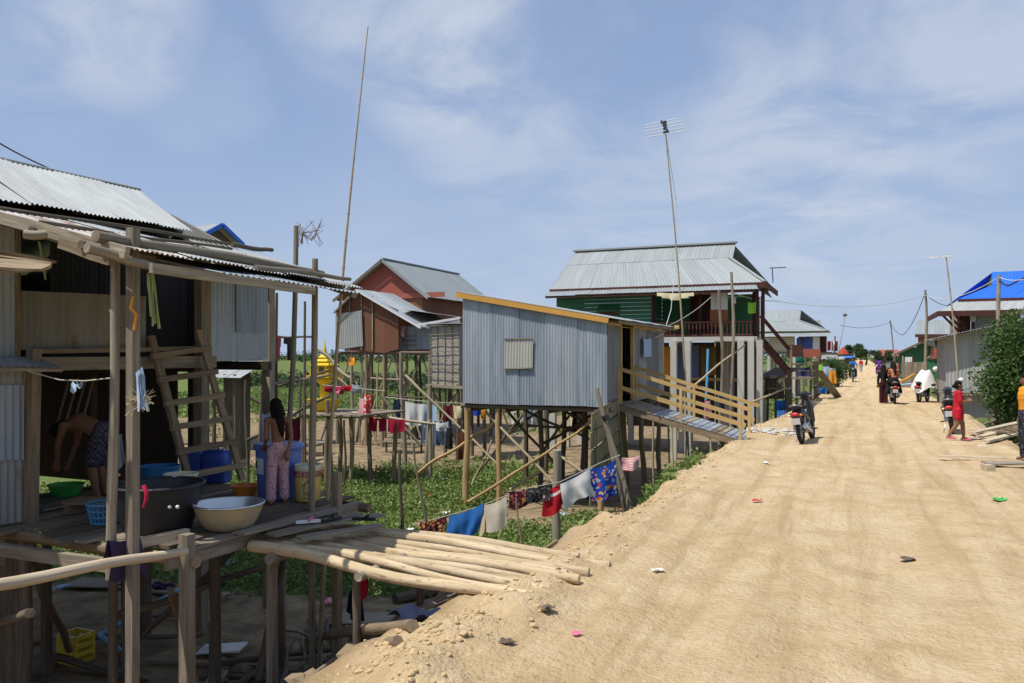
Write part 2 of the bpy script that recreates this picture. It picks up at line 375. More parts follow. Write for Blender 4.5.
P_GREEN = paint('green_board_paint', (.045, .19, .09), .6, .3, (.05, .10, .06), .10)
P_BLUE = paint('bright_blue_roof_paint', (.02, .14, .62), .5, .2, (.04, .10, .30), .05)
P_TAN = paint('tan_board_paint', (.52, .42, .25), .7, .3, (.3, .22, .13), .06)
P_SHUT = paint('blue_shutter_paint', (.045, .09, .32), .6, .25)
P_WHITE = paint('white_paint', (.72, .72, .70), .6, .25, (.4, .37, .32), .04)
P_ORANGE = paint('orange_fascia_paint', (.60, .31, .06), .6, .25, (.38, .2, .06), .04)
P_YEL = paint('shrine_yellow_paint', (.70, .50, .02), .45, .22, (.45, .3, .04), .04)
PALEGREEN = paint('pale_green_paint', (.42, .52, .42), .7, .3)
BLACKP = plain('black_plastic', (.02, .021, .023), .5)
RUBBER = plain('black_rubber', (.018, .017, .016), .85, 0, .2, .3)
CHROME = plain('dull_chrome', (.55, .55, .55), .3, .9)
ALU = plain('beaten_aluminium', (.66, .66, .65), .32, .85)
ALUO = plain('tarnished_gold_aluminium', (.52, .43, .26), .5, .35)
STEEL = plain('galvanised_wire', (.55, .55, .54), .5, .4)
WIRE = plain('black_cable', (.02, .02, .02), .6)
ROPE = plain('pale_rope', (.5, .47, .4), .9)
SKIN = plain('brown_skin', (.235, .115, .062), .55, 0, .3, .06)
HAIR = plain('black_hair', (.010, .008, .007), .75, 0, .12, .1)
EYE = plain('dark_eye', (.01, .008, .006), .2)
SKIN2 = SKIN
LIP = plain('lip', (.22, .07, .055), .5)
def pl(name, c, r=.42): return plain(name, c, r, 0, .45)
BLU1 = pl('mid_blue_plastic', (.035, .10, .42)); BLU2 = pl('lilac_blue_plastic', (.13, .19, .52)); BLU3 = pl('light_blue_plastic', (.10, .32, .55)); TEAL = pl('deep_sea_blue_plastic', (.02, .14, .33))
ORA = pl('orange_plastic', (.72, .22, .03)); YEL = pl('yellow_plastic', (.72, .55, .05)); REDP = pl('red_plastic', (.6, .03, .03)); GRN = pl('green_plastic', (.06, .42, .07)); WHT = pl('white_plastic', (.75, .74, .70)); CREAM = pl('cream_plastic', (.72, .66, .46)); PNK = pl('pink_plastic', (.75, .16, .26))
# ------------------------------------------------------------------ terrain
_rg = np.random.RandomState(5); _T = _rg.rand(256, 256)
def vn(x, y, f=1., s=0):
    x = np.asarray(x, float)*f+s*17.3+500; y = np.asarray(y, float)*f+s*9.1+500
    xi = np.floor(x).astype(int); yi = np.floor(y).astype(int); fx = x-xi; fy = y-yi; fx = fx*fx*(3-2*fx); fy = fy*fy*(3-2*fy)
    g = lambda a, b: _T[a % 256, b % 256]
    return (g(xi, yi)*(1-fx)+g(xi+1, yi)*fx)*(1-fy)+(g(xi, yi+1)*(1-fx)+g(xi+1, yi+1)*fx)*fy
def fbm(x, y, f=1., o=4, s=0):
    r = 0; a = .5
    for i in range(o): r = r+a*(vn(x, y, f*2**i, s+i)-.5)*2; a *= .5
    return r
def sst(a, b, x): t = np.clip((np.asarray(x, float)-a)/(b-a), 0, 1); return t*t*(3-2*t)
def z_ground(x, y):
    x = np.asarray(x, float); y = np.asarray(y, float)
    left = -1.78+.16*fbm(x, y, .22, 4, 1)+.05*fbm(x, y, 1.7, 3, 2); right = -1.0+.2*fbm(x, y, .25, 3, 3)
    z = left+(right-left)*sst(-2, 2.5, x)
    mid = sst(-4.2, -2.6, x)*(1-sst(2.4, 4.0, x)); return z-.9*mid
def edges(y):
    el = -2.5+.16*fbm(y, y*0, .35, 3, 6)+.22*fbm(y, y*0+3, 1.6, 3, 7); er = 2.95+.25*fbm(y, y*0, .3, 3, 8)+.10*fbm(y, y*0+9, 1.7, 2, 9)
    return el+.65*sst(19, 34, y)-.1*(1-sst(4, 9, y)), er
def z_road(x, y):
    x = np.asarray(x, float); y = np.asarray(y, float)
    el, er = edges(y); wl = 1.75+2.1*(1-sst(7.5, 11., y))
    rough = .040*fbm(x, y, .8, 3, 10)+.026*fbm(x, y, 3.1, 3, 11)+.013*fbm(x, y, 9, 2, 12)-.022*sst(.58, .75, vn(x*1.6, y*.9, 2.6, 33))
    rut = -.028*np.exp(-((x+1.25+.15*fbm(y, y*0, .12, 2, 30))/.33)**2)-.022*np.exp(-((x-.35+.2*fbm(y, y*0, .1, 2, 31))/.3)**2)-.02*np.exp(-((x-1.7)/.3)**2)
    z = rough+rut
    t = np.clip((el-x)/wl, 0, 1.3); lump = fbm(x, y, 1.3, 4, 13)
    z = z+np.where(t > 0, -2.05*(.35*t+.65*sst(0, 1, t))+(lump*.20+.10*fbm(x, y, 4.2, 3, 15))*sst(-.02, .12, t)*(1-sst(.95, 1.2, t)), 0)
    berm = (.08-.05*sst(6.5, 8.5, y))*np.exp(-((x-el-.18)/.26)**2)*(1+2.0*fbm(x, y, 2.6, 4, 14)); z = z+berm
    t2 = np.clip((x-er)/1.5, 0, 1.3); z = z+np.where(t2 > 0, -1.45*(.4*t2+.6*sst(0, 1, t2))+lump*.12*sst(0, .3, t2), 0)
    return z
def zt(x, y): return float(max(z_ground(x, y), z_road(x, y) if -7.6 < x < 5 else -9))
def PT(px, py):
    """the spot on the terrain under a pixel"""
    r = ray(px, py); d = 3.
    while d < 120:
        p = O0+r*d
        if p.z <= zt(p.x, p.y): break
        d += .04
    return vec(p.x, p.y, zt(p.x, p.y))
def grid(xs, ys, zf):
    X, Y = np.meshgrid(xs, ys); Z = zf(X, Y); nx, ny = len(xs), len(ys)
    vs = np.stack([X, Y, Z], -1).reshape(-1, 3); i = np.arange(nx-1)[None, :]+np.arange(ny-1)[:, None]*nx
    fs = np.stack([i, i+1, i+nx+1, i+nx], -1).reshape(-1, 4); return vs, fs
def npmesh(name, vs, fs, mat, kind, attr=None):
    me = bpy.data.meshes.new(name); me.vertices.add(len(vs)); me.vertices.foreach_set('co', np.asarray(vs, np.float32).ravel())
    k = fs.shape[1]; me.loops.add(fs.size); me.loops.foreach_set('vertex_index', fs.ravel().astype(np.int32)); me.polygons.add(len(fs))
    me.polygons.foreach_set('loop_start', np.arange(0, fs.size, k, dtype=np.int32)); me.update(calc_edges=True)
    me.polygons.foreach_set('use_smooth', np.ones(len(fs), bool))
    if attr is not None:
        for an, av in attr.items(): a = me.attributes.new(an, 'FLOAT', 'POINT'); a.data.foreach_set('value', np.asarray(av, np.float32))
    me.materials.append(mat); me.validate(); o = bpy.data.objects.new(name, me); COL.objects.link(o); o['kind'] = kind; return o
def grass_amt(x, y):
    """how much greenery grows here, 0..1"""
    x = np.asarray(x, float); y = np.asarray(y, float); d = -x*sa+y*ca; n_ = fbm(x, y, .28, 4, 20)
    g = sst(12.2, 14.2, d+1.6*n_)*(1-sst(24., 27., d+4*n_))
    g = g*(1-.85*sst(16.5, 18., d+2*n_)*sst(-10.2, -8.2, x+2.2*n_))
    far = sst(44, 52, d+8*n_)*np.where(x < -4, 1, 0); g2 = sst(.0, .5, n_+.15)*sst(33, 36, d)*.5
    g = np.maximum(np.maximum(g, far), np.where(x < -4, g2, 0)); el, er = edges(y)
    slope = sst(.02, .42, (el-x)/1.75+.30*n_)*sst(8.6, 10.5, y)*(1-.7*sst(22, 30, y)); g = np.where(x > -4.6, slope, g)
    right = sst(3.4, 4.6, x+.8*n_)*.8; g = np.where(x > 2.5, right, g)
    under = sst(-7.5, -6.3, x)*0; return np.clip(g*(.75+.5*n_+.25), 0, 1)
k = Nd('soil_and_turf'); co = k.coord('Object', rnd=False); at_ = k.n('ShaderNodeAttribute', attribute_name='grass')
big = k.noise(co, .5, 5, .6); fin_ = k.noise(co, 9, 5, .65); med = k.noise(co, 2.3, 5, .6)
soil = k.ramp(med, [(.3, (.15, .108, .064)), (.5, (.27, .20, .118)), (.72, (.42, .32, .195))]); soil = k.mix(k.rng(fin_, .35, .7, 0, .45), soil, (.10, .075, .052))
turf = k.ramp(fin_, [(.3, (.055, .085, .018)), (.55, (.11, .155, .038)), (.8, (.19, .22, .075))]); turf = k.mix(k.rng(big, .4, .7, 0, .5), turf, (.19, .20, .075))
gm = k.n('ShaderNodeMath', operation='ADD'); k.l(at_.outputs['Fac'], gm.inputs[0]); k.l(k.rng(fin_, .2, .8, -.28, .28), gm.inputs[1])
k.bump(fin_, .7, .05); GROUND = k.fin(k.mix(k.rng(gm.outputs[0], .35, .62), soil, turf), .95, 0, .12)
k = Nd('sandy_laterite_road'); co = k.coord('Object', rnd=False)
big = k.noise(co, .38, 5, .6); med = k.noise(co, 2.1, 6, .65, .3); fin_ = k.noise(co, 16, 5, .7); st = k.noise(k.coord('Object', (2.4, .14, 1), False), 1.2, 6, .62, .5)
c = k.ramp(med, [(.25, (.48, .33, .17)), (.5, (.61, .45, .255)), (.78, (.71, .565, .365))])
c = k.mix(k.rng(big, .42, .72, 0, .55), c, (.70, .56, .37)); c = k.mix(k.rng(st, .47, .66, 0, .72), c, (.44, .30, .155)); c = k.mix(k.rng(st, .40, .24, 0, .45), c, (.66, .55, .40))
c = k.mix(k.rng(fin_, .5, .8, 0, .5), c, (.43, .295, .155)); c = k.mix(k.rng(fin_, .38, .2, 0, .35), c, (.70, .56, .37))
at_ = k.n('ShaderNodeAttribute', attribute_name='dirt'); c = k.mix(k.rng(at_.outputs['Fac'], 0, 1, 0, .85), c, k.ramp(med, [(.3, (.17, .115, .07)), (.7, (.38, .265, .15))]))
at2 = k.n('ShaderNodeAttribute', attribute_name='grass'); gm = k.n('ShaderNodeMath', operation='ADD'); k.l(at2.outputs['Fac'], gm.inputs[0]); k.l(k.rng(fin_, .2, .8, -.25, .25), gm.inputs[1]); c = k.mix(k.rng(gm.outputs[0], .42, .65), c, (.07, .12, .028))
hh = k.n('ShaderNodeMath', operation='ADD'); k.l(fin_, hh.inputs[0]); k.l(med, hh.inputs[1]); spk = k.noise(co, 55, 3, .7); c = k.mix(k.rng(spk, .62, .72, 0, .55), c, (.30, .20, .10)); c = k.mix(k.rng(spk, .36, .28, 0, .5), c, (.78, .66, .48)); k.bump(hh.outputs[0], .9, .07); ROAD = k.fin(c, .95, 0, .1)
def steps(*seg):
    o = []
    for a, b, d in seg: o += list(np.arange(a, b, d))
    return np.array(o)
xs = steps((-2500, -200, 230), (-200, -50, 6), (-50, -18, .8), (-18, -3, .16), (-3, 3, .75), (3, 9, .25), (9, 40, 2), (40, 300, 20), (300, 2600, 230))
ys = steps((-300, -10, 40), (-10, 4, .8), (4, 34, .16), (34, 90, .8), (90, 320, 6), (320, 3400, 280))
vs, fs = grid(xs, ys, z_ground); npmesh('ground', vs, fs, GROUND, 'structure', {'grass': grass_amt(vs[:, 0], vs[:, 1])})
xs = steps((-7.6, -4, .11), (-4, -1.6, .06), (-1.6, 2.4, .11), (2.4, 5.01, .1)); ys = steps((-8, 2, .4), (2, 14, .065), (14, 30, .11), (30, 80, .4), (80, 330, 3))
vs, fs = grid(xs, ys, z_road); el, er = edges(vs[:, 1]); tt = (el-vs[:, 0])
dirt = np.clip(sst(.1, 1.1, tt+.5*fbm(vs[:, 0], vs[:, 1], 1.2, 3, 40))+.8*sst(.5, 1.4, vs[:, 0]-er), 0, 1)
npmesh('road', vs, fs, ROAD, 'structure', {'dirt': dirt, 'grass': np.where(tt > .02, grass_amt(vs[:, 0], vs[:, 1]), 0)})
# ---- greenery on the flat: thousands of small leaves and blades, one mass
def leaf_mesh(P, size, up=.5, rs=None, asp=.55):
    """P (n,3): one pointed leaf (a diamond of 2 triangles, slightly folded) at every point"""
    rs = rs or np.random.RandomState(3); n = len(P); a = rs.rand(n)*6.283; d = np.stack([np.cos(a), np.sin(a), (rs.rand(n)*1.6-.5)*up*2], -1); d /= np.linalg.norm(d, axis=1)[:, None]
    sd_ = np.cross(d, rs.randn(n, 3)); sd_ /= np.linalg.norm(sd_, axis=1)[:, None]; s_ = (size*(.6+.8*rs.rand(n)))[:, None]
    nn = np.cross(d, sd_)
    v = np.stack([P, P+d*s_*.5+sd_*s_*asp*.5+nn*s_*.12, P+d*s_, P+d*s_*.5-sd_*s_*asp*.5+nn*s_*.12], 1).reshape(-1, 3)
    f = np.arange(4*n).reshape(n, 4); return v, f
def leaf_mat(name, stops, sc=1.5, trans=.25):
    k = Nd(name); co = k.coord('Object', rnd=False); a = k.noise(co, sc, 4, .6); b = k.noise(co, sc*14, 2, .6)
    av = k.n('ShaderNodeMix', data_type='FLOAT'); av.inputs[0].default_value = .5; k.l(a, av.inputs[2]); k.l(b, av.inputs[3])
    c = k.ramp(av.outputs[0], stops); m = k.fin(c, .55, 0, .3)
    tr = k.n('ShaderNodeBsdfTranslucent'); k.l(c, tr.inputs[0]); mx = k.n('ShaderNodeMixShader'); mx.inputs[0].default_value = trans
    k.l(k.b.outputs[0], mx.inputs[1]); k.l(tr.outputs[0], mx.inputs[2]); k.l(mx.outputs[0], k.t.nodes['Material Output'].inputs[0]); return m
LEAF_LOW = leaf_mat('creeping_green_leaves', [(.3, (.075, .115, .024)), (.5, (.15, .215, .05)), (.7, (.27, .32, .10))], .7)
LEAF_BUSH = leaf_mat('bush_leaves', [(.3, (.020, .055, .014)), (.5, (.045, .105, .025)), (.7, (.10, .17, .045))], 2.)
LEAF_FAR = leaf_mat('far_tree_leaves', [(.3, (.022, .048, .016)), (.5, (.045, .085, .028)), (.72, (.085, .125, .05))], .35)
rs = np.random.RandomState(21)
def scatter(n, x0, x1, y0, y1, thr=.25):
    x = x0+rs.rand(n)*(x1-x0); y = y0+rs.rand(n)*(y1-y0); g = grass_amt(x, y); kx = (g > thr+rs.rand(n)*.4); x = x[kx]; y = y[kx]
    z = np.maximum(z_ground(x, y), np.where(x > -7.6, z_road(x, y), -9)); return np.stack([x, y, z], -1)
P1 = scatter(150000, -20, -2.6, 7, 24); P1[:, 2] += rs.rand(len(P1))**1.6*.17*(.4+fbm(P1[:, 0], P1[:, 1], .9, 2, 50)+.5)
v1, f1 = leaf_mesh(P1, .085, .6, rs)
P2 = scatter(60000, -60, -4, 24, 75); P2[:, 2] += rs.rand(len(P2))*.18; v2, f2 = leaf_mesh(P2, .22, .8, rs)
P3 = scatter(9000, 3.2, 8, 10, 40); P3[:, 2] += rs.rand(len(P3))*.2; v3, f3 = leaf_mesh(P3, .1, .6, rs)
vv = np.concatenate([v1, v2, v3]); ff = np.concatenate([f1, f2+len(v1), f3+len(v1)+len(v2)])
g = npmesh('grass', vv, ff, LEAF_LOW, 'stuff'); g['label'] = 'low creeping green weeds and grass on the flat beside the road'; g['category'] = 'grass'
# ---- crumbs of dry earth along the road edges and over the sand
m = M()
for i in range(2600):
    y = 3.0+34*random.random()**1.8; el, er = edges(np.array([y])); q = random.random()
    x = float(el[0])+random.gauss(-.05, .22) if q < .62 else (float(er[0])+random.gauss(0, .2) if q < .74 else R(-2.4, 2.9))
    r = R(.008, .026)*(1 if q < .74 else .35)*(1.5 if random.random() < .1 and q < .74 else 1); m.rock((x, y, zt(x, y)+r*.2), r)
RUB = M()
for i in range(170):
    x = R(-7, -3.3); y = R(4.5, 10); RUB.rock((x, y, zt(x, y)+.01), R(.02, .10) if i % 5 else R(.08, .17), (1.2, 1, .6))
CLOD = paint('sandy_clods', (.54, .39, .215), .95, .4, (.36, .24, .12), 0, 5.)
solo('rubble', RUB, paint('brown_rubble', (.26, .19, .12), .95, .5, (.14, .10, .07), 0, 5.), 'brown broken rubble strewn over the bank under the bridge', 'rubble', kind='stuff')
o = solo('earth_crumbs', m, CLOD, 'loose crumbs and clods of dry sandy earth along the road edges', 'earth', kind='stuff')
# ---- far trees and roofs where the road ends
def tree(px, py_top, py_base, d, w_px, label, group, seed, lean=0):
    b = PD(px, py_base, d); top = PD(px, py_top, d).z; b.z = zt(b.x, b.y); h = top-b.z; w = w_px*d/800
    t = thing('tree', label, 'tree', b, group); m = M(); m.log(b-vec(0, 0, .2), b+vec(lean, 0, h*.55), w*.05, w*.025, 4, 7, w*.03)
    rr = np.random.RandomState(seed); cs = []
    for i in range(8):
        a = R(0, 6.28); e = b+vec(math.cos(a)*w*.3+lean, math.sin(a)*w*.3, h*R(.5, .85)); m.log(b+vec(lean*.7, 0, h*R(.3, .5)), e, w*.018, w*.008, 3, 5, w*.02); cs.append((e, w*R(.16, .26)))
    part('trunk', m, W_DARK, t)
    P = []
    for e, r in cs:
        n = 420; q = rr.randn(n, 3); q /= np.linalg.norm(q, axis=1)[:, None]; q *= (rr.rand(n)**.4)[:, None]*r*np.array([1, 1, .72]); P.append(q+np.array(e))
    v, f = leaf_mesh(np.concatenate(P), w*.065, .5, rr); v -= np.array(b)
    me_o = npmesh('crown', v, f, LEAF_FAR, 'x'); del me_o['kind']; me_o.parent = t; ORI[me_o.name] = b
    return t
FT = [(866, 347, 363, 150, 22, 'round dark tree in the distance left of the road end'), (842, 350, 366, 135, 26, 'low bushy tree behind the far shacks on the left of the road'), (884, 350, 362, 175, 18, 'small tree in the distance above the purple rider'),
      (908, 349, 364, 150, 26, 'low tree behind the green shack on the right'), (824, 352, 366, 160, 20, 'dark small tree beyond the tan house'), (853, 343, 362, 170, 20, 'taller tree far off at the left side of the road end')]
for i, a in enumerate(FT): tree(*a, 'trees at the far end of the road', 60+i)
rr = np.random.RandomState(77); P = []
for i in range(230):                                                 # the far treeline: one dark mass
    x = R(-420, 330); y = 300+R(0, 120)+abs(x)*.1; r = R(3, 6.5); n = 70; q = rr.randn(n, 3); q /= np.linalg.norm(q, axis=1)[:, None]; q *= (rr.rand(n)**.4)[:, None]*np.array([r*1.5, r, r*.55]); P.append(q+np.array([x, y, -1.8+r*.45]))
v, f = leaf_mesh(np.concatenate(P), 1.3, .5, rr, .7); o = npmesh('treeline', v, f, LEAF_FAR, 'stuff'); o['label'] = 'far-off low line of trees on the horizon'; o['category'] = 'trees'
P = []
for i in range(260):                                                 # scrub where the plots end, middle distance behind the stilt houses
    x = R(-75, -14); y = 62+R(0, 22)-x*.15; r = R(.7, 1.7); n = 90; q = rr.randn(n, 3); q /= np.linalg.norm(q, axis=1)[:, None]; q *= (rr.rand(n)**.4)[:, None]*np.array([r*1.6, r*1.3, r*.8]); P.append(q+np.array([x, y, -1.8+r*.35]))
v, f = leaf_mesh(np.concatenate(P), .34, .5, rr, .6); o = npmesh('scrub', v, f, LEAF_FAR, 'stuff'); o['label'] = 'green scrub growing on the flat far behind the stilt houses'; o['category'] = 'shrubs'
# ------------------------------------------------------------------ building kit
def sheets(par, name, p00, p10, p11, p01, n, mats, lap=.05, pitch=.076, amp=.009, nv=2, sp=6, ragged=0., bow=0., lift=.006, endj=0.):
    """a run of n corrugated sheets side by side, each its own part, lapped and a little uneven"""
    p00, p10, p11, p01 = map(Vector, (p00, p10, p11, p01)); nr = (p10-p00).cross(p01-p00).normalized()
    for i in range(n):
        a = max(0, i/n-lap/n); b = min(1, (i+1)/n+lap/n); off = nr*lift*(i % 2)
        j0, j1 = R(-endj, endj), R(-endj, endj); dv = (p01-p00).normalized()
        part(name, M().sheet(p00.lerp(p10, a)+off+dv*j0, p00.lerp(p10, b)+off+dv*j0, p01.lerp(p11, b)+off+dv*j1, p01.lerp(p11, a)+off+dv*j1, pitch, amp, nv, sp, ragged, bow), random.choice(mats), par)
def post(par, name, p, q, r, mat, square=False, wob=.015, knots=0):
    m = M()
    if square: m.beam(p, q, r*1.8, r*1.8, jit=r*.06, segs=3)
    else: m.log(p, q, r, r*.85, 6, 9, wob, knots)
    return part(name, m, mat, par)
def base(p, z=None): p = Vector(p); return Vector((p.x, p.y, (zt(p.x, p.y) if z is None else z)-.12))
# ------------------------------------------------------------------ near house on stilts, left
H = thing('stilt_house', 'old corrugated iron house on wooden stilts with deep open porch beside the platform', 'house', (-8, 6.5, -1.8))
WX = -8.0                                    # wall towards the road
FZ = 1.86                                    # upper floor
RIDGE = -11.0
# stilts
for (x, y, top, r) in [(WX, 5.45, 3.2, .09), (WX, 8.08, 3.3, .07), (WX-.02, 9.42, 3.25, .07), (WX, 2.4, 3.3, .09), (-11, 2.4, 4.4, .09), (-11, 5.6, 4.4, .09), (-11, 9.4, 4.4, .08), (-13.6, 2.4, 3.3, .09), (-13.6, 5.6, 3.3, .09), (-13.6, 9.4, 3.3, .09), (-9.6, 8.3, 1.8, .07), (-9.5, 9.42, 1.85, .06)]:
    post(H, 'post', base((x, y, 0)), (x, y, top), r, W_SHADE if x < -8.5 else W_GREY, True)
# upper floor boards and joists
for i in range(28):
    x = -13.6+i*.2; part('floor_board', M().beam((x, 1.2, FZ-.03), (x, 9.5, FZ-.03), .19, .03, jit=.003), W_SHADE, H)
for y in (1.5, 3., 4.5, 5.7, 7, 8.2, 9.35): part('joist', M().beam((-13.7, y, FZ-.12), (WX+.06, y, FZ-.12), .07, .13, jit=.006), W_SHADE, H)
part('floor_beam', M().beam((WX+.07, 1.2, FZ-.06), (WX+.07, 8.25, FZ-.05), .06, .15, jit=.006, segs=4), W_GREY, H)
part('ledge_board', M().beam(PX(34, 352, WX+.12), PX(205, 348, WX+.12), .10, .045, jit=.005, segs=3), W_BROWN, H)
# wall towards the road: half-height tan sheets, opening above, blue sheet at the near end, closed panel at the far end
a, b, c_, d_ = PX(15, 349, WX+.02), PX(146, 352, WX+.02), PX(146, 297, WX+.02), PX(15, 291, WX+.02)
sheets(H, 'wall_sheet', a, b, c_, d_, 3, [Z_TAN], endj=.01)
sheets(H, 'wall_sheet', PX(-46, 357, WX+.35), PX(14, 356, WX+.35), PX(14, 222, WX+.35), PX(-46, 195, WX+.35), 2, [Z_WHITE])
part('corner_post', M().beam(PX(15, 352, WX+.10), PX(15, 288, WX+.10), .05, .05, jit=.004), W_BROWN, H)
pan = part('panel_sheet', M().sheet(PX(209, 361, WX+.05), PX(238, 361, WX+.05), PX(238, 272, WX+.05), PX(209, 262, WX+.05), ragged=.004), Z_NEW, H)
part('panel_sheet', M().sheet(PX(236, 360.5, WX+.056), PX(268, 359.5, WX+.056), PX(268, 281, WX+.056), PX(236, 271, WX+.056), ragged=.004), Z_NEW, H)
part('panel_sheet', M().sheet(PX(236, 332, WX+.075), PX(267, 332, WX+.075), PX(267, 281, WX+.075), PX(236, 272, WX+.075)), Z_BLUE, H)
part('door_jamb', M().beam((WX+.03, 8.16, FZ), (WX+.03, 8.16, 3.25), .06, .07, jit=.004), W_BROWN, H)
# inner partition that shows behind the opening, far end wall and back wall
sheets(H, 'partition_sheet', (-9.6, 7.1, FZ), (-9.6, 9.4, FZ), (-9.6, 9.4, 3.6), (-9.6, 7.1, 3.6), 3, [Z_SHADE], sp=4)
sheets(H, 'end_wall_sheet', (WX, 9.45, FZ), (-13.6, 9.45, FZ), (-13.6, 9.45, 3.3), (WX, 9.45, 3.3), 7, [Z_SHADE], sp=4)
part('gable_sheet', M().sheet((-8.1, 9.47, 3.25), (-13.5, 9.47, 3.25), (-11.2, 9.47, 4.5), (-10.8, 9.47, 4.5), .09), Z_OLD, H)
sheets(H, 'back_wall_sheet', (-13.6, 1, FZ), (-13.6, 9.4, FZ), (-13.6, 9.4, 3.3), (-13.6, 1, 3.3), 10, [Z_SHADE], sp=4)
sheets(H, 'end_wall_sheet', (WX, 1.2, .2), (-13.6, 1.2, .2), (-13.6, 1.2, 3.4), (WX, 1.2, 3.4), 7, [Z_SHADE], sp=4)
sheets(H, 'back_wall_sheet', (-13.0, 1.2, -.6), (-13.0, 8.1, -.6), (-13.0, 8.1, 1.85), (-13.0, 1.2, 1.85), 8, [Z_SHADE], sp=4, lap=.03)
sheets(H, 'partition_sheet', (-13.0, 8.12, .1), (-8.45, 8.12, .1), (-8.45, 8.12, 1.85), (-13.0, 8.12, 1.85), 6, [Z_SHADE], sp=4, lap=.02)
for y, r in ((7.6, .045), (6.2, .04), (4.6, .05)): part('porch_post', M().log((-9.4, y, .2), (-9.4, y, 1.85), r, r, 4, 7), W_DARK, H)
# window hole with a lattice in the shade between the posts
for i in range(4): part('lattice_slat', M().beam((-9.3+.0, 6.95+.12*i, .95), (-9.3, 7.15+.12*i, 1.6), .02, .02), W_GREY, H)
# ground storey front by the road: grey sheets left of the deck, with its own small awning and corner post
sheets(H, 'lower_wall_sheet', PX(-90, 540, -7.55), PX(26, 521, -7.55), PX(26, 366, -7.55), PX(-90, 366, -7.55), 3, [Z_OLD, Z_BLUE])
part('lower_wall_sheet', M().sheet(PX(-30, 462, -7.53), PX(24, 460, -7.53), PX(24, 385, -7.53), PX(-30, 385, -7.53)), Z_BLUE, H)
post(H, 'corner_post', PX(31, 525, -7.5), PX(34, 349, -7.5), .055, W_BROWN, True)
part('awning_sheet', M().sheet((-7.62, 3.2, 1.95), (-7.62, 5.5, 1.87), (-7.15, 5.42, 1.78), (-7.15, 3.2, 1.86)), Z_NEW, H)
part('awning_pole', M().log((-7.2, 3.2, 1.8), (-7.2, 5.45, 1.75), .025, .022, 4, 6), W_GREY, H)
# main roof: slope towards the road and slope away from it
sheets(H, 'roof_sheet', (-7.12, 1.5, 3.25), (-7.4, 7.35, 3.40), (RIDGE, 9.72, 4.64), (RIDGE, 1.5, 4.60), 11, [Z_WHITE, Z_WHITE, Z_NEW, Z_WHITE], endj=.03, lift=.012, bow=.015)
sheets(H, 'roof_sheet', (RIDGE, 1.5, 4.60), (RIDGE, 9.72, 4.64), (-14, 9.72, 3.2), (-14, 1.5, 3.2), 8, [Z_OLD], sp=4)
for i in range(9): part('ceiling_mat', M().beam((-7.9, 1.4+i*.70, 3.36), (-11, 1.4+i*.96, 4.46), .93, .02), W_SHADE, H)
part('ridge_cap', M().tube([(RIDGE, 1.5, 4.62), (RIDGE, 5, 4.63), (RIDGE, 9.76, 4.66)], .022, 6), Z_WHITE, H)
for x, z in ((-8.1, 3.52), (-9.2, 3.90), (-10.3, 4.28)): part('purlin', M().log((x, 1.4, z-.04), (x, 9.75-(x+11)/3.6*2.37, z-.02), .03, .028, 5, 6), W_DARK, H)
for y in (1.6, 3.8, 5.6, 7.6, 9.6): part('rafter', M().beam((-7.35, y*.75, 3.22), (RIDGE, y, 4.53), .06, .09, jit=.005), W_DARK, H)
# porch roof: flatter, patched, running out to the tall posts
e0, e1, e2, e3 = vec(-5.12, 4.42, 2.72), vec(-5.15, 7.55, 2.66), vec(-8.3, 9.5, 3.42), vec(-7.6, 4.70, 3.33)
sheets(H, 'porch_roof_sheet', e0, e1, e2, e3, 5, [Z_WHITE, Z_RUST, Z_WHITE, Z_RUST], endj=.05, lift=.015, bow=.02, ragged=.015)
sheets(H, 'porch_eave_sheet', (-4.85, 5.15, 2.58), (-4.9, 7.25, 2.56), (-5.75, 7.35, 2.73), (-5.7, 5.1, 2.76), 3, [Z_BLUE, Z_NEW], endj=.03, bow=.012)
for f in (.18, .45, .72, .95):
    a = e0.lerp(e3, f)-vec(0, .1, .07); b = e1.lerp(e2, f)-vec(0, -.15, .07); part('porch_purlin', M().log(a, b, .035, .03, 5, 7, .02), W_DARK, H)
for f in (.0, .3, .62, .97):
    a = e0.lerp(e1, f)-vec(0, 0, .10); b = e3.lerp(e2, f)-vec(0, 0, .10); part('porch_rafter', M().log(a, b, .035, .03, 5, 7, .02), W_GREY, H)
part('verge_board', M().beam(e0+vec(.06, -.05, -.05), e3+vec(0, -.05, -.05), .10, .035, up=(0, 1, 0), jit=.006, segs=4), W_GREY, H)
part('verge_board', M().beam(PX(60, 243, -5.9), PX(110, 260, -5.25), .09, .03, up=(0, 1, 0), jit=.005, segs=3), W_BROWN, H)
part('eave_board', M().beam(PX(151, 268, -4.86), PX(314, 291, -4.88), .035, .075, jit=.004, segs=5), W_GREY, H)
# poles laid over the porch roof to hold it down, and beams on the tall posts
def lay(p0, p1, r, mat, name='hold_down_pole'): part(name, M().log(p0, p1, r, r*.85, 6, 7, .02), mat, H)
lay(PX(-8, 207, -7.2), PX(272, 250, -7.2), .022, W_DARK); lay(PX(40, 222, -6.3), PX(232, 249, -6.3), .018, W_DARK)
lay(PX(96, 236, -5.32), PX(322, 274, -5.32), .05, W_GREY, 'eave_beam'); lay(PX(87, 248, -5.2), PX(152, 266, -5.1), .042, W_GREY, 'beam_end')
lay(PX(24, 234, -6.2), PX(62, 236, -6.0), .04, W_GREY, 'beam_end'); lay(PX(256, 267, -5.05), PX(350, 279, -5.3), .025, W_GREY, 'crossing_pole'); lay(PX(300, 273, -5.3), PX(338, 287, -5.2), .03, W_BROWN, 'crossing_pole')
lay(PX(232, 245, -6.8), PX(272, 250, -6.8), .03, W_DARK, 'beam_end')
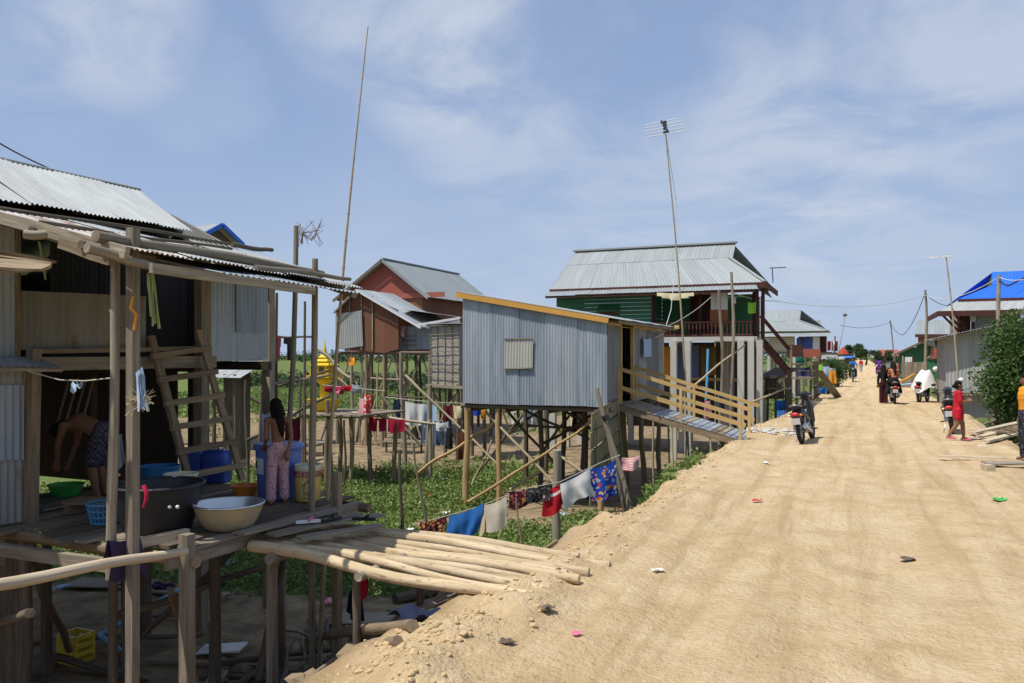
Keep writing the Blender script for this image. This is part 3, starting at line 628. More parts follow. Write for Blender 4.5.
# tall porch posts standing on the ground in front of the deck
pa = PX(133, 228, -5.3); post(H, 'tall_porch_post', base((-5.33, pa.y+.02, 0)), pa, .042, W_GREY, True)
pb = PX(115, 262, -5.45); post(H, 'tall_porch_post', (-5.45, pb.y-.03, .12), pb, .042, W_GREY, False, .03, 2)
pc = PX(315, 259, -5.3); post(H, 'tall_porch_post', base((-5.3, pc.y-.05, 0)), pc, .04, W_GREY, False, .02)
pd_ = PX(296, 226, -7.4); pe = PX(283, 402, -7.4); post(H, 'tall_porch_post', base((pe.x, pe.y, 0)), pd_, .042, W_GREY, False, .05, 2)
for px, x_ in ((277, -8.6), (305, -9.5)): q = PX(px, 300, x_); post(H, 'porch_post', base(q), (q.x, q.y, 2.9), .026, W_DARK)
part('landing_rail', M().log(PX(268, 385, -8.2), PX(330, 375, -8.0), .025, .022, 4, 6), W_GREY, H)
# the wooden shelf roof that pokes in at the left edge
A_ = thing('plank_awning', 'ragged plank awning poking in at the left edge under the near roof', 'awning', PX(0, 272, -6.2))
for i in range(4):
    a = PX(-30, 246+i*6.2, -6.2+.02*i); b = PX(53-i*2, 262+i*2.2, -6.2+.25*i); part('plank', M().beam(a, b, .09, .02, up=(0, -.5, 1), jit=.006, segs=3), W_BROWN, A_)
part('pole', M().log(PX(-30, 272, -6.0), PX(48, 268, -5.7), .02, .018, 4, 6), W_GREY, A_)
part('bracket', M().log(PX(-10, 268, -6.2), PX(-4, 250, -7.6), .02, .02, 3, 6), W_DARK, A_)
# ladder up to the floor
LD = thing('ladder', 'wooden ladder leaning against the upper floor of the near house', 'ladder', (-7.5, 7.6, .25))
LB = [vec(-7.36, 7.28, .27), vec(-7.36, 8.14, .27)]; LT = [PX(151, 336, -7.88), PX(198, 330, -7.88)]
for a, b in zip(LB, LT): part('rail', M().beam(a, b, .05, .09, up=(0, 1, 0), jit=.004, segs=4), W_BROWN, LD)
for i in range(6):
    t = .10+i*.155; a, b = LB[0].lerp(LT[0], t), LB[1].lerp(LT[1], t); e = (b-a).normalized()*.09; part('rung', M().beam(a-e+vec(.03, 0, 0), b+e+vec(.03, 0, 0), .045, .07, jit=.004, segs=2), W_BROWN, LD)
# ------------------------------------------------------------------ the deck in front of the house
DK = thing('wooden_deck', 'rough plank deck on stilts where the girl stands', 'deck', (-6.5, 6.5, -1.7))
DZ = .25; x = -5.23; i = 0
while x > -8.9:
    w = R(.14, .24); y0 = 5.02+R(-.12, .2) if x > -7.3 else 4.2; y1 = (7.35 if i == 0 else 7.9)+R(-.12, .12)
    if i == 2: y1 = 7.6
    cut = R(y0+.8, y1-.8); cx = x-w/2
    for a, b in ((y0, cut-.01), (cut+.01, y1)): part('deck_plank', M().beam((cx+R(-.01, .01), a, DZ-.015+R(-.008, .008)), (cx+R(-.01, .01), b, DZ-.015+R(-.008, .008)), w-.012, .03, jit=.005, segs=3), random.choice([W_GREY, W_GREY, W_BROWN, W_DARK]), DK)
    x -= w+R(.0, .012); i += 1
part('edge_beam', M().beam((-5.28, 4.95, DZ-.09), (-5.30, 7.75, DZ-.09), .06, .11, jit=.006, segs=4), W_GREY, DK)
for y in (5.15, 6.05, 7.0, 7.75): part('joist', M().log((-5.15, y, DZ-.10), (-8.8, y+.05, DZ-.09), .055, .05, 6, 7, .025), W_BROWN, DK)
for y in (4.72,): part('joist', M().beam((-5.6, y, DZ-.08), (-8.8, y, DZ-.08), .07, .10, jit=.006, segs=3), W_GREY, DK)
part('joist', M().beam(PX(108, 549, -5.5), PX(188, 533, -5.3), .07, .07, jit=.005, segs=3), W_PALE, DK)
for (px, top, x, r, mt) in [(187, 534, -5.22, .052, W_GREY), (272, 529, -5.2, .042, W_GREY), (337, 472, -5.22, .045, W_BROWN)]:
    q = PX(px, top, x); post(DK, 'stilt', base((q.x, q.y, 0)), q, r, mt, True)
for (x, y) in [(-6.2, 5.2), (-6.3, 7.6), (-6.25, 6.5), (-7.4, 5.2), (-7.4, 7.7), (-7.4, 6.4), (-8.7, 5.0), (-8.7, 6.4), (-8.7, 7.8), (-6.6, 4.4), (-7.6, 4.0)]: post(DK, 'stilt', base((x, y, 0)), (x, y, DZ-.12), R(.045, .07), W_DARK, random.random() < .5)
for p, q, r in [((-5.4, 6.2, -1.3), (-6.2, 7.7, .05), .04), ((-5.6, 5.3, -.2), (-6.6, 6.5, -1.4), .035), ((-6.3, 7.5, .1), (-7.6, 6.4, -1.5), .045), ((-7.3, 5.2, .1), (-8.6, 6.6, -1.6), .05), ((-5.9, 4.2, -.1), (-8.2, 5.0, -1.0), .04), ((-6.3, 5.3, -.5), (-6.25, 7.5, -.55), .04)]:
    part('brace', M().log(p, q, r, r*.8, 5, 7, .03), W_DARK, DK)
part('hand_rail', M().log(PX(-12, 586, -5.2), PX(186, 551, -5.12), .042, .036, 8, 8, .03, 2), W_PALE, DK)
# ------------------------------------------------------------------ log bridge from the road to the deck
BR = thing('log_bridge', 'footbridge of pale peeled logs from the road to the plank deck', 'footbridge', (-3.8, 6.5, -.1))
ys_ = [5.84, 5.95, 6.04, 6.14, 6.23, 6.34, 6.43, 6.54, 6.63, 6.74, 6.84, 6.95]
for i, y in enumerate(ys_):
    a = vec(-5.18+R(-.12, .06)-(.28 if i > 4 else 0), y+.02, .12); b = vec(-2.42+R(-.35, .25)+.03*i, y-.02+.012*i, .012+R(-.02, .01))
    r = R(.034, .056) if i not in (0, 11) else .055; m = M().log(a, b, r, r*R(.7, .95), 12, 9, .045, 4); part('log', m, W_PEEL, BR)
for p, q in [((-5.05, 5.95, .22), (-4.82, 7.05, .24)), ((-4.75, 6.0, .20), (-4.35, 6.75, .215)), ((-5.2, 5.7, .27), (-5.1, 7.1, .265)), ((-4.98, 6.3, .225), (-4.6, 7.15, .225))]: part('plank', M().beam(p, q, .16, .022, jit=.006, segs=3), W_GREY, BR)
for p, q in [((-4.9, 5.75, .05), (-4.95, 7.2, .05)), ((-3.9, 5.7, .02), (-3.85, 7.1, .02))]: part('cross_log', M().log(p, q, .045, .04, 5, 7), W_GREY, BR)
for p in [(-4.0, 6.9), (-4.02, 5.85)]: post(BR, 'stilt', base((*p, 0)), (*p, .0), .04, W_DARK)
# ------------------------------------------------------------------ thin poles
def stick(name, p, q, r0, r1, mat, label, cat='pole', group=None, segs=8, wob=.03, n=7, knots=0): return solo(name, M().log(p, q, r0, r1, segs, n, wob, knots), mat, label, cat, group)
B = PX(318, 470, -5.5); T = PX(368, 26, -5.35); BP = thing('bamboo_pole', 'very tall thin bamboo pole rising above the near porch into the sky', 'pole', base(B)); m = M(); pts = []; rs_ = []
bb = base(B)
for i in range(25):
    t = i/24; pts.append(bb.lerp(T, t)+vec(-.10*math.sin(math.pi*t), 0, 0)); rs_.append(.026*(1-t)+.006)
m.tube(pts, rs_, 7)
for i in range(1, 24): d = (pts[i+1]-pts[i-1]).normalized(); m.tube([pts[i]-d*.01, pts[i]+d*.01], rs_[i]*1.22, 7)
part('culm', m, BAMBOO, BP)
BR_ = M(); tb = PX(298, 232, -7.4)
for i in range(26): a = R(0, 6.28); BR_.tube([tb+vec(0, .1, 0), tb+vec(math.cos(a)*.12, .12+R(0, .12), R(-.15, .2)), tb+vec(math.cos(a)*.22, .22+R(0, .1), R(-.2, .25))], .004, 4)
solo('twig_broom', BR_, W_BROWN, 'dry twig bundle tied near the top of the crooked porch post', 'broom')
for px, t_, b_, d, lab in [(400, 450, 556, 12.8, 'dark upright stick in the weeds just beyond the log bridge'), (441, 530, 530, 13, None)]:
    if lab: q = PD(px+1, b_, d); p = PD(px, t_, d); stick('stake', base(q), p, .03, .025, W_DARK, lab, 'stake')
stick('leaning_stake', base(PD(433, 532, 13.6)), PD(414, 452, 13.6), .028, .02, W_GREY, 'grey stick leaning left in the weeds beyond the log bridge', 'stake')
stick('stub_post', base(PD(557, 512, 15.2)), PD(557, 450, 15.2), .085, .08, W_GREY, 'short thick grey post standing behind the red and white washing', 'post')
# ------------------------------------------------------------------ rubbish timber lying under the deck
G_ = 'loose timber under the deck'
for i in range(84):
    x = R(-10.5, -4.3) if i < 26 else R(-6.6, -3.5); y = R(4.6, 9.2) if i < 26 else R(5.6, 9.6); a = R(-.5, .5)+(math.pi/2 if random.random() < .35 else 0)+.4; l = R(.5, 2.0); r = R(.02, .05)
    p = vec(x-math.cos(a)*l/2, y-math.sin(a)*l/2, 0); q = vec(x+math.cos(a)*l/2, y+math.sin(a)*l/2, 0); p.z = zt(p.x, p.y)+r*R(.6, 2.6); q.z = zt(q.x, q.y)+r*R(.6, 2.6)
    m = M()
    if i % 3 == 0: m.beam(p, q, r*3.5, r*.7, jit=.006, segs=2)
    else: m.log(p, q, r, r*.75, 5, 6, .04)
    solo('loose_stick' if i % 3 else 'loose_plank', m, random.choice([W_BROWN, W_DARK, W_GREY]), 'weathered loose stick lying on the dirt under the deck' if i % 3 else 'weathered loose plank lying on the dirt under the deck', 'stick' if i % 3 else 'plank', G_ + (' (sticks)' if i % 3 else ' (planks)'))
for (a, b, r, lab) in [((310, 640), (412, 634), .055, 'long pale log lying on the dirt bank below the log bridge'), ((330, 660), (398, 646), .045, 'second pale log half buried on the dirt bank below the log bridge'), ((395, 604), (460, 590), .09, 'thick dark log under the road end of the bridge')]:
    p, q = PT(*a), PT(*b); p.z += r*.7; q.z += r*.7; stick('fallen_log', p, q, r, r*.85, W_BROWN if r < .08 else W_DARK, lab, 'log', None, 7, .018, 8, 1)
# ------------------------------------------------------------------ vessels
def vessel(name, label, c, rt, rb, h, mat, rim=.015, inner=None, curve=0., cat=None, lip=.012, n=28):
    c = Vector(c); t = thing(name, label, cat or name.split('_')[-1], c); m = M(); pr = [(.0, 0)]
    for i in range(8): f = i/7; pr.append((rb+(rt-rb)*(f**(1-curve) if curve else f), h*f))
    m.lathe(pr, c, n); part('body', m, mat, t)
    m = M(); pi = []
    for i in range(8): f = 1-i/7; pi.append(((rb+(rt-rb)*(f**(1-curve) if curve else f))-lip, max(.012, h*f)))
    pi.append((0, .012)); m.lathe(pi, c, n); part('lining', m, inner or mat, t)
    m = M(); m.tube([c+vec(math.cos(6.2832*i/n)*rt, math.sin(6.2832*i/n)*rt, h) for i in range(n+1)], rim, 6, False); part('rim', m, inner or mat, t)
    return t
def on_deck(px, d, z=.257): p = PD(px, 400, d); p.z = z; return p
TUB = vessel('wash_tub', 'big black plastic wash tub on the deck behind the front post', (-6.10, 5.62, .257), .41, .30, .42, BLACKP, .018)
c = Vector((-6.10, 5.62, .257))
for px in (169.5, 177.5):
    q = PD(px, 507, 7.25); m = M(); m.ball(q, .018, .018, .018); part('rivet', m, WHT, TUB)
for s_ in (-1, 1): m = M(); m.tube([c+vec(.33*s_*ca+.24*s_*.1, .33*s_*sa-.02, .42)+vec(k_*.05*sa, -k_*.05, .0)+vec(ca*s_*.10*(1-abs(k_)), sa*s_*.10*(1-abs(k_)), .0) for k_ in (-1, -.5, 0, .5, 1)], .014, 6); part('handle', m, BLACKP, TUB)
m = M(); q0 = PD(143.5, 486, 7.05); m.tube([q0, PD(146.5, 492, 7.03), PD(146, 500, 7.03), PD(143, 508, 7.03)], [.022, .02, .016, .008], 7); solo('red_rag', m, fabric('red_rag_cloth', (.55, .03, .08)), 'twisted red rag hooked over the rim of the black tub', 'rag')
vessel('metal_basin', 'wide shallow aluminium basin at the front edge of the deck', (-5.5, 5.9, .257), .325, .20, .235, ALUO, .011, ALU, .3, 'basin')
vessel('blue_basin', 'deep blue plastic basin behind the black tub', on_deck(160, 9.2), .215, .17, .36, TEAL, .014, None, 0, 'basin')
t = vessel('white_bucket', 'open white paint bucket with blue printed band beside the black tub', on_deck(181, 8.15), .162, .14, .43, WHT, .010, CREAM, 0, 'bucket')
c = ORI[t.name]; m = M(); m.lathe([(.1565, .25), (.163, .36)], c, 28); part('printed_band', m, BLU1, t); m = M(); m.lathe([(.1525, .20), (.1575, .25)], c, 28); part('label_stripe', m, YEL, t)
vessel('orange_bowl', 'small orange plastic bowl on the deck in front of the blue barrel', on_deck(245, 9.35), .155, .105, .12, ORA, .009, None, .2, 'bowl')
# lidded barrel with a paper label
bc = on_deck(279, 9.25); BA = thing('blue_barrel', 'tall lilac blue plastic water barrel with lid behind the girl', 'barrel', bc)
m = M(); m.lathe([(0, 0), (.225, 0), (.232, .02), (.25, .30), (.262, .56)], bc, 32); part('body', m, BLU2, BA)
m = M(); m.lathe([(.262, .555), (.285, .56), (.285, .61), (.27, .625), (.23, .63), (.2, .62), (0, .64)], bc, 32); part('lid', m, BLU2, BA)
m = M(); a0 = math.atan2(-ca, sa)-1.0
for i in range(5):
    a, b = a0+i*.12, a0+(i+1)*.12; m.add([bc+vec(math.cos(a)*.262, math.sin(a)*.262, .30), bc+vec(math.cos(b)*.262, math.sin(b)*.262, .29), bc+vec(math.cos(b)*.268, math.sin(b)*.268, .47), bc+vec(math.cos(a)*.268, math.sin(a)*.268, .48)], [(0, 1, 2, 3)], None, True)
lb_ = part('paper_label', m, P_WHITE, BA); m = M(); a = a0+.16
m.tube([bc+vec(math.cos(a+.05*math.cos(t_))*.275, math.sin(a+.05*math.cos(t_))*.275, .40+.035*math.sin(t_)) for t_ in np.linspace(0, 6.28, 12)], .005, 5); part('printed_ring', m, BLACKP, lb_)
# yellow paint bucket with its lettering and emblem
yc = on_deck(308, 9.05); YB = thing('paint_bucket', 'yellow paint bucket with red lettering band at the deck corner', 'bucket', yc)
YBODY = pl('mustard_yellow_tin', (.62, .47, .12)); CRM = pl('bucket_cream', (.62, .58, .42)); REDL = pl('brick_red_print', (.48, .05, .035)); INK = pl('dark_blue_print', (.05, .07, .13))
m = M(); m.lathe([(0, 0), (.132, 0), (.135, .02), (.146, .275)], yc, 32); part('body', m, YBODY, YB)
m = M(); m.lathe([(.1462, .275), (.1495, .345)], yc, 32); bnd = part('lettering_band', m, REDL, YB)
m = M(); m.lathe([(.1495, .345), (.153, .36), (.152, .405), (.146, .41), (.14, .395), (.13, .12), (.0, .12)], yc, 32); part('rim', m, CRM, YB)
fa = math.atan2(-yc.y, -yc.x)                       # the printed side faces the road
def wrap(x, z, r=.0): a = fa+x/.147; k_ = .135+(z/.345)*.0145+.0015+r; return yc+vec(math.cos(a)*k_, math.sin(a)*k_, z)
def stroke(m, pts, w): m.tube([wrap(*p) for p in pts], w, 5)
GL = {'R': [[(0, 0), (0, 1), (.8, .9), (.8, .55), (0, .5), (.9, 0)]], 'E': [[(.9, 1), (0, 1), (0, 0), (.9, 0)], [(0, .5), (.7, .5)]], 'D': [[(0, 0), (0, 1), (.7, .85), (.9, .5), (.7, .15), (0, 0)]], 'M': [[(0, 0), (0, 1), (.45, .35), (.9, 1), (.9, 0)]], 'A': [[(0, 0), (.45, 1), (.9, 0)], [(.2, .4), (.7, .4)]], 'N': [[(0, 0), (0, 1), (.9, 0), (.9, 1)]], 'S': [[(.9, .85), (.3, 1), (.05, .75), (.8, .3), (.6, 0), (0, .12)]]}
for i, ch in enumerate('REDMAN'):
    m = M(); x0 = -.128+i*.044
    for st_ in GL[ch]: stroke(m, [(x0+a*.034, .285+b*.05) for a, b in st_], .0042)
    part('letter', m, CRM, bnd)
m = M(); m.add([wrap(a, b, .0005) for a, b in ((-.07, .06), (.05, .06), (.055, .19), (.03, .255), (-.045, .255), (-.075, .19))], [(0, 1, 2, 3, 4, 5)]); em = part('emblem_panel', m, CRM, YB)
m = M(); stroke(m, [(-.075, .17), (-.05, .20), (-.02, .215), (.0, .225), (.02, .21), (.05, .185), (.07, .175)], .006); stroke(m, [(0, .26), (-.002, .22)], .006); stroke(m, [(-.03, .20), (-.055, .13), (-.04, .09)], .004); stroke(m, [(.03, .20), (.04, .14), (.03, .09)], .006); stroke(m, [(-.05, .09), (-.02, .11), (.0, .08), (.03, .09), (.06, .075)], .005); part('emblem_lines', m, INK, em)
m = M(); stroke(m, [(-.07, .05), (-.03, .045), (.02, .05), (.06, .045)], .004); part('small_print', m, INK, YB)
# jerrycans behind the ladder
def jerry(px, d, w, h, label, rz):
    p = on_deck(px, d); t = thing('jerrycan', label, 'jerrycan', p, None); m = M(); n = 20; pr = []
    def ring(k_, z): return [p+Matrix.Rotation(rz, 3, 'Z') @ vec(w/2*k_*math.copysign(abs(math.cos(a))**.35, math.cos(a)), w*.36*k_*math.copysign(abs(math.sin(a))**.35, math.sin(a)), z) for a in np.linspace(0, 6.2832, n, endpoint=False)]
    rings = [ring(.0, 0), ring(.93, 0), ring(1, .03), ring(1, h*.45), ring(.97, h*.5), ring(1, h*.55), ring(1, h*.84), ring(.86, h*.93), ring(.5, h*.96), ring(0, h*.965)]
    m.add([v for r_ in rings for v in r_], [(i*n+j, i*n+(j+1) % n, (i+1)*n+(j+1) % n, (i+1)*n+j) for i in range(len(rings)-1) for j in range(n)], None, True); part('body', m, BLU1, t)
    q = p+Matrix.Rotation(rz, 3, 'Z') @ vec(w*.25, 0, 0); m = M(); m.lathe([(.03, h*.93), (.03, h), (.0, h)], q, 12); part('cap', m, WHT, t)
    m = M(); e = Matrix.Rotation(rz, 3, 'Z') @ vec(1, 0, 0); m.tube([p-e*w*.3+vec(0, 0, h*.9), p-e*w*.25+vec(0, 0, h*1.02), p+e*w*.05+vec(0, 0, h*1.02), p+e*w*.1+vec(0, 0, h*.9)], .018, 7); part('handle', m, BLU1, t)
jerry(217, 10.35, .34, .44, 'blue plastic jerrycan behind the ladder foot, right of two', .3); jerry(195, 10.45, .3, .42, 'blue plastic jerrycan behind the ladder, left of two', .2)
# woven laundry basket, stool, green basin
kc = on_deck(106, 7.85); KB = thing('plastic_basket', 'light blue openwork plastic basket on the deck beside the posts', 'basket', kc)
m = M()
for i in range(22): a = 6.2832*i/22; m.tube([kc+vec(math.cos(a)*.13, math.sin(a)*.13, 0), kc+vec(math.cos(a)*.17, math.sin(a)*.17, .19)], .008, 4)
for z, r in ((.01, .13), (.07, .145), (.13, .157), (.19, .172)): m.tube([kc+vec(math.cos(6.2832*i/24)*r, math.sin(6.2832*i/24)*r, z) for i in range(25)], .009 if z < .15 else .014, 5, False)
m.lathe([(.13, .0), (0, .0)], kc, 20); part('mesh_body', m, BLU3, KB)
m = M(); m.tube([kc+vec(.17*math.cos(a), .17*math.sin(a), .19+.10*math.sin(math.pi*i/6)) for i, a in enumerate(np.linspace(.2, 1.3, 7))], .01, 5); part('handle', m, BLU3, KB)
sc_ = on_deck(90, 8.3); ST = thing('low_stool', 'low wooden block stool on the deck beside the bending man', 'stool', sc_)
part('seat', M().beam(sc_+vec(-.24, -.05, .12), sc_+vec(.22, .12, .12), .24, .04, jit=.004, segs=2), W_BROWN, ST)
for s_ in (-.16, .15): part('leg', M().beam(sc_+vec(s_, s_*.35-.1, .05), sc_+vec(s_, s_*.35+.12, .05), .05, .10), W_BROWN, ST)
vessel('green_basin', 'green plastic basin on the floor under the bending man', on_deck(66, 9.35), .19, .14, .13, GRN, .01, None, 0, 'basin')
# slippers on the bridge planks
def sandal(p, a, col, label):
    t = thing('sandal', label, 'sandal', p, None); e = vec(math.cos(a), math.sin(a), 0); n_ = vec(-e.y, e.x, 0); m = M()
    out_ = [p+e*x*.12+n_*y*.045 for x, y in ((-1, -.6), (-.6, -.85), (.2, -.75), (.7, -1), (1, -.5), (1, .4), (.7, .95), (.2, .8), (-.6, .85), (-1, .6))]; k_ = len(out_)
    m.add(out_+[q+vec(0, 0, .022) for q in out_], [tuple(range(k_))[::-1], tuple(range(k_, 2*k_))]+[(i, (i+1) % k_, k_+(i+1) % k_, k_+i) for i in range(k_)]); part('sole', m, WHT if col is PNK else col, t)
    m = M(); m.tube([p+e*.0-n_*.04+vec(0, 0, .02), p+e*.05+vec(0, 0, .05), p+e*.0+n_*.04+vec(0, 0, .02)], .012, 5); part('strap', m, col, t)
sandal(vec(-4.98, 6.42, .252), .8, PNK, 'pink and white sandal lying on the bridge planks, nearer the deck'); sandal(vec(-4.85, 6.62, .252), 1.3, BLACKP, 'dark sandal lying on the bridge planks beside the pink one'); sandal(vec(-4.55, 6.75, .25), .2, RUBBER, 'worn black sandal farthest along the bridge planks')
# ------------------------------------------------------------------ washing and hanging cloths
def shirt(u, v): return u, v < .32 or .24 < u < .76
def trousers(u, v): return u, v < .22 or u < .46 or u > .56
def skirt(u, v): return .5+(u-.5)*(.6+.4*v), True
def hang(name, label, p0, p1, drop, mat, cat='cloth', shape=None, back=.3, fold=.02, group=None, sway=0., nx=18, ny=9, hem=.05):
    return solo(name, M().cloth(p0, p1, drop, back, nx, ny, fold, random.randint(0, 999), shape, None, sway, hem), mat, label, cat, group)
F_RED = fabric('red_cotton', (.50, .02, .035)); F_DRED = fabric('crimson_cotton', (.34, .012, .04)); F_WHITE = fabric('white_cotton', (.72, .71, .68)); F_BEIGE = fabric('beige_towel', (.60, .54, .43)); F_BLUE = fabric('cobalt_cotton', (.03, .14, .42)); F_NAVY = fabric('navy_cotton', (.018, .024, .055)); F_JEAN = fabric('washed_denim', (.10, .155, .27)); F_BLACK = fabric('black_cotton', (.02, .02, .022)); F_PURP = fabric('dark_purple_cotton', (.045, .03, .07)); F_MAR = fabric('maroon_cotton', (.13, .02, .028)); F_GREY = fabric('grey_cotton', (.30, .32, .34)); F_ORA = fabric('orange_cotton', (.75, .30, .03)); F_LBLUE = fabric('pale_blue_cotton', (.38, .50, .65)); F_PINK = fabric('pink_cotton', (.70, .30, .36)); F_GREEN = fabric('lime_cotton', (.28, .55, .06)); F_CREAM = fabric('cream_cotton', (.66, .58, .36))
F_FLOR = fabric('blue_floral_print', (.02, .07, .40), [(.75, .7, .6), (.7, .05, .03), (.75, .4, .03), (.75, .72, .65), (.1, .3, .6)], 'floral', .8); F_DFLOR = fabric('dark_floral_print', (.05, .01, .02), [(.5, .05, .1), (.6, .4, .05), (.3, .02, .1)], 'floral', 1.1); F_RSTR = fabric('red_white_stripe', (.62, .08, .10), [(.75, .68, .64)], 'stripe', 1.2); F_PAT = fabric('black_lace', (.025, .025, .027), [(.14, .14, .13)], 'spots', 1.2); F_PJ = fabric('pink_pyjama_print', (.56, .36, .37), [(.40, .13, .17)], 'spots', 1.6, 'Object'); F_CHK = fabric('dark_check', (.035, .03, .05), [(.14, .12, .16)], 'check', 1., 'Object'); F_REDBAND = fabric('red_with_white_band', (.52, .02, .03), [(.72, .70, .66)], 'band', .42)
# near clothes line by the road edge
c0, c1, c2, c3 = PD(432, 520, 13.4), PD(478, 507, 12.9), PD(523, 489, 12.6), PD(620, 455, 12.9)
post_b = base(PD(636, 522, 12.9)); LP = thing('prop_pole', 'long grey pole propped at the road edge holding the washing line', 'pole', post_b)
part('pole', M().log(post_b, PD(597, 388, 13.1), .05, .035, 8, 8, .03, 2), W_GREY, LP); part('pole', M().log(post_b+vec(-.12, .05, 0), PD(606, 424, 13.05), .035, .03, 5, 7, .02), W_GREY, LP); part('lashing', M().tube([PD(605+k_, 416+k_*2, 13.05) for k_ in (-.5, .5, 2)], .065, 8), BLACKP, LP)
stick('line_prop', base(PD(524, 540, 12.4)), PD(516, 498, 12.5), .018, .014, W_BROWN, 'thin crooked stick propping the middle of the near washing line', 'stake')
WL = M(); WL.tube([c0, c1, c2, PD(560, 482, 12.6), PD(600, 463, 12.8), c3], .006, 5); solo('washing_line', WL, ROPE, 'sagging cord with washing between the leaning stake and the propped pole', 'clothesline')
def nl(px, py, d=12.7): return PD(px, py, d)
hang('floral_skirt', 'dark flowery cloth low at the left end of the near washing line', nl(420, 522, 13.2), nl(446, 516, 13.1), .35, F_DFLOR)
hang('blue_shirt', 'bright blue shirt on the near washing line', nl(449, 516, 13.0), nl(484, 503, 12.8), .42, F_BLUE, 'shirt', None, .5, .03, None, -.12)
hang('beige_towel', 'beige towel hanging on the near washing line', nl(484, 505, 12.8), nl(507, 496, 12.7), .45, F_BEIGE, 'towel', None, .7)
hang('small_cream_cloth', 'narrow cream cloth beside the beige towel on the near line', nl(480, 508, 12.85), nl(486, 505, 12.82), .42, F_CREAM)
hang('dark_floral_blouse', 'dark red flowery blouse in the middle of the near line', nl(509, 492, 12.6), nl(528, 487, 12.6), .26, F_DFLOR, 'blouse')
hang('black_lace_cloth', 'black lace cloth sagging between the blouse and the red cloth', nl(526, 488, 12.6), nl(550, 485, 12.6), .22, F_PAT)
hang('red_cloth', 'red cloth with white edge band beside the white cloth', nl(543, 490, 12.6), nl(563, 482, 12.65), .40, F_REDBAND, 'cloth', None, .3, .015, None, -.03)
hang('white_cloth', 'large white cloth hanging by the propped pole', nl(560, 484, 12.6), nl(592, 466, 12.7), .50, F_WHITE, 'cloth', None, .9, .03, None, .10, 18, 9, .25)
hang('flower_print_cloth', 'blue cloth with bright flower print on the near line', nl(590, 469, 12.7), nl(616, 460, 12.8), .52, F_FLOR)
hang('striped_cloth', 'red and white striped cloth behind the propped pole', nl(622, 457, 14.4), nl(639, 455, 14.4), .24, F_RSTR, 'cloth', None, .3, .05)
# cloths about the near house
hang('purple_cloth', 'dark purple cloth hung over the front rail of the deck', PX(107, 540, -5.35), PX(139, 535, -5.35), .30, F_PURP, 'cloth', None, .5, .03)
hang('pale_bag', 'pale cloth bag hanging behind the tall porch post', PD(114, 432, 8.4), PD(123, 434, 8.4), .33, F_GREY, 'bag', skirt, .9, .03)
hang('red_shirt', 'red garment hanging under the log bridge', PX(357, 574, -4.9), PX(367, 573, -4.8), .24, F_RED, 'shirt', None, .8, .03)
hang('navy_shorts', 'navy garment hanging beside the red one under the log bridge', PX(349, 590, -4.95), PX(361, 588, -4.9), .32, F_NAVY, 'shorts', skirt, .8, .03)
hang('maroon_shirt', 'dark red shirt hanging behind the girl', PD(286, 418, 10.4), PD(299, 416, 10.4), .36, F_MAR, 'shirt', None, .8, .02); hang('blue_shirt', 'pale blue shirt hanging left of the girl behind the barrel', PD(262, 413, 10.6), PD(269, 412, 10.6), .4, F_LBLUE, 'shirt', None, .8, .02)
m = M(); q = PX(141, 398, -5.22)
for i in range(40): a = R(0, 6.28); m.tube([q+vec(R(-.03, .03), R(-.03, .03), R(-.07, .05)), q+vec(math.cos(a)*R(.05, .12), math.sin(a)*R(.05, .13), R(-.14, .08))], .004, 4)
solo('straw_bundle', m, BAMBOO, 'ragged straw bundle tied to the tall front porch post', 'bundle')
for nm, px, y0, y1, mt, lab in [('blue_ribbon', 140, 366, 418, F_LBLUE, 'pale blue plastic ribbon tied to the front porch post'), ('green_strap', 151, 268, 330, fabric('dry_green_leaf', (.36, .42, .16)), 'long dry green leaf strips hanging from the porch eave'), ('green_strip', 42, 240, 280, fabric('dry_green_leaf_b', (.22, .26, .10)), 'short green strips hanging under the porch roof near the left edge')]:
    m = M(); 
    for k_ in range(4): a = PX(px-3+k_*1.6, y0+R(0, 8), -5.18 if px > 100 else -6.4); b = PX(px-2+k_*2.4+R(-1, 5), y1-R(0, 16), -5.12 if px > 100 else -6.4); m.beam(a, b, .022, .003, jit=.004, segs=4)
    solo(nm, m, mt, lab, 'strip')
m = M(); m.tube([PX(133, 297, -5.22), PX(130, 308, -5.2), PX(136, 314, -5.2), PX(134, 330, -5.22)], .012, 5); solo('orange_string', m, F_ORA, 'orange string wound round the front porch post', 'string')
m = M(); m.tube([PX(28, 371, -7.0), PX(60, 380, -6.7), PX(85, 381, -6.3), PX(112, 378, -5.5)], .006, 5); solo('house_line', m, ROPE, 'thin cord strung across the dark porch from the corner post', 'cord')
q = PX(77, 381, -6.3); m = M(); m.cloth(q-vec(.04, 0, 0), q+vec(.04, 0, 0), .08, .5, 4, 3, .01); solo('pegged_rag', m, F_LBLUE, 'tiny pale rag pegged to the cord in the porch', 'rag')
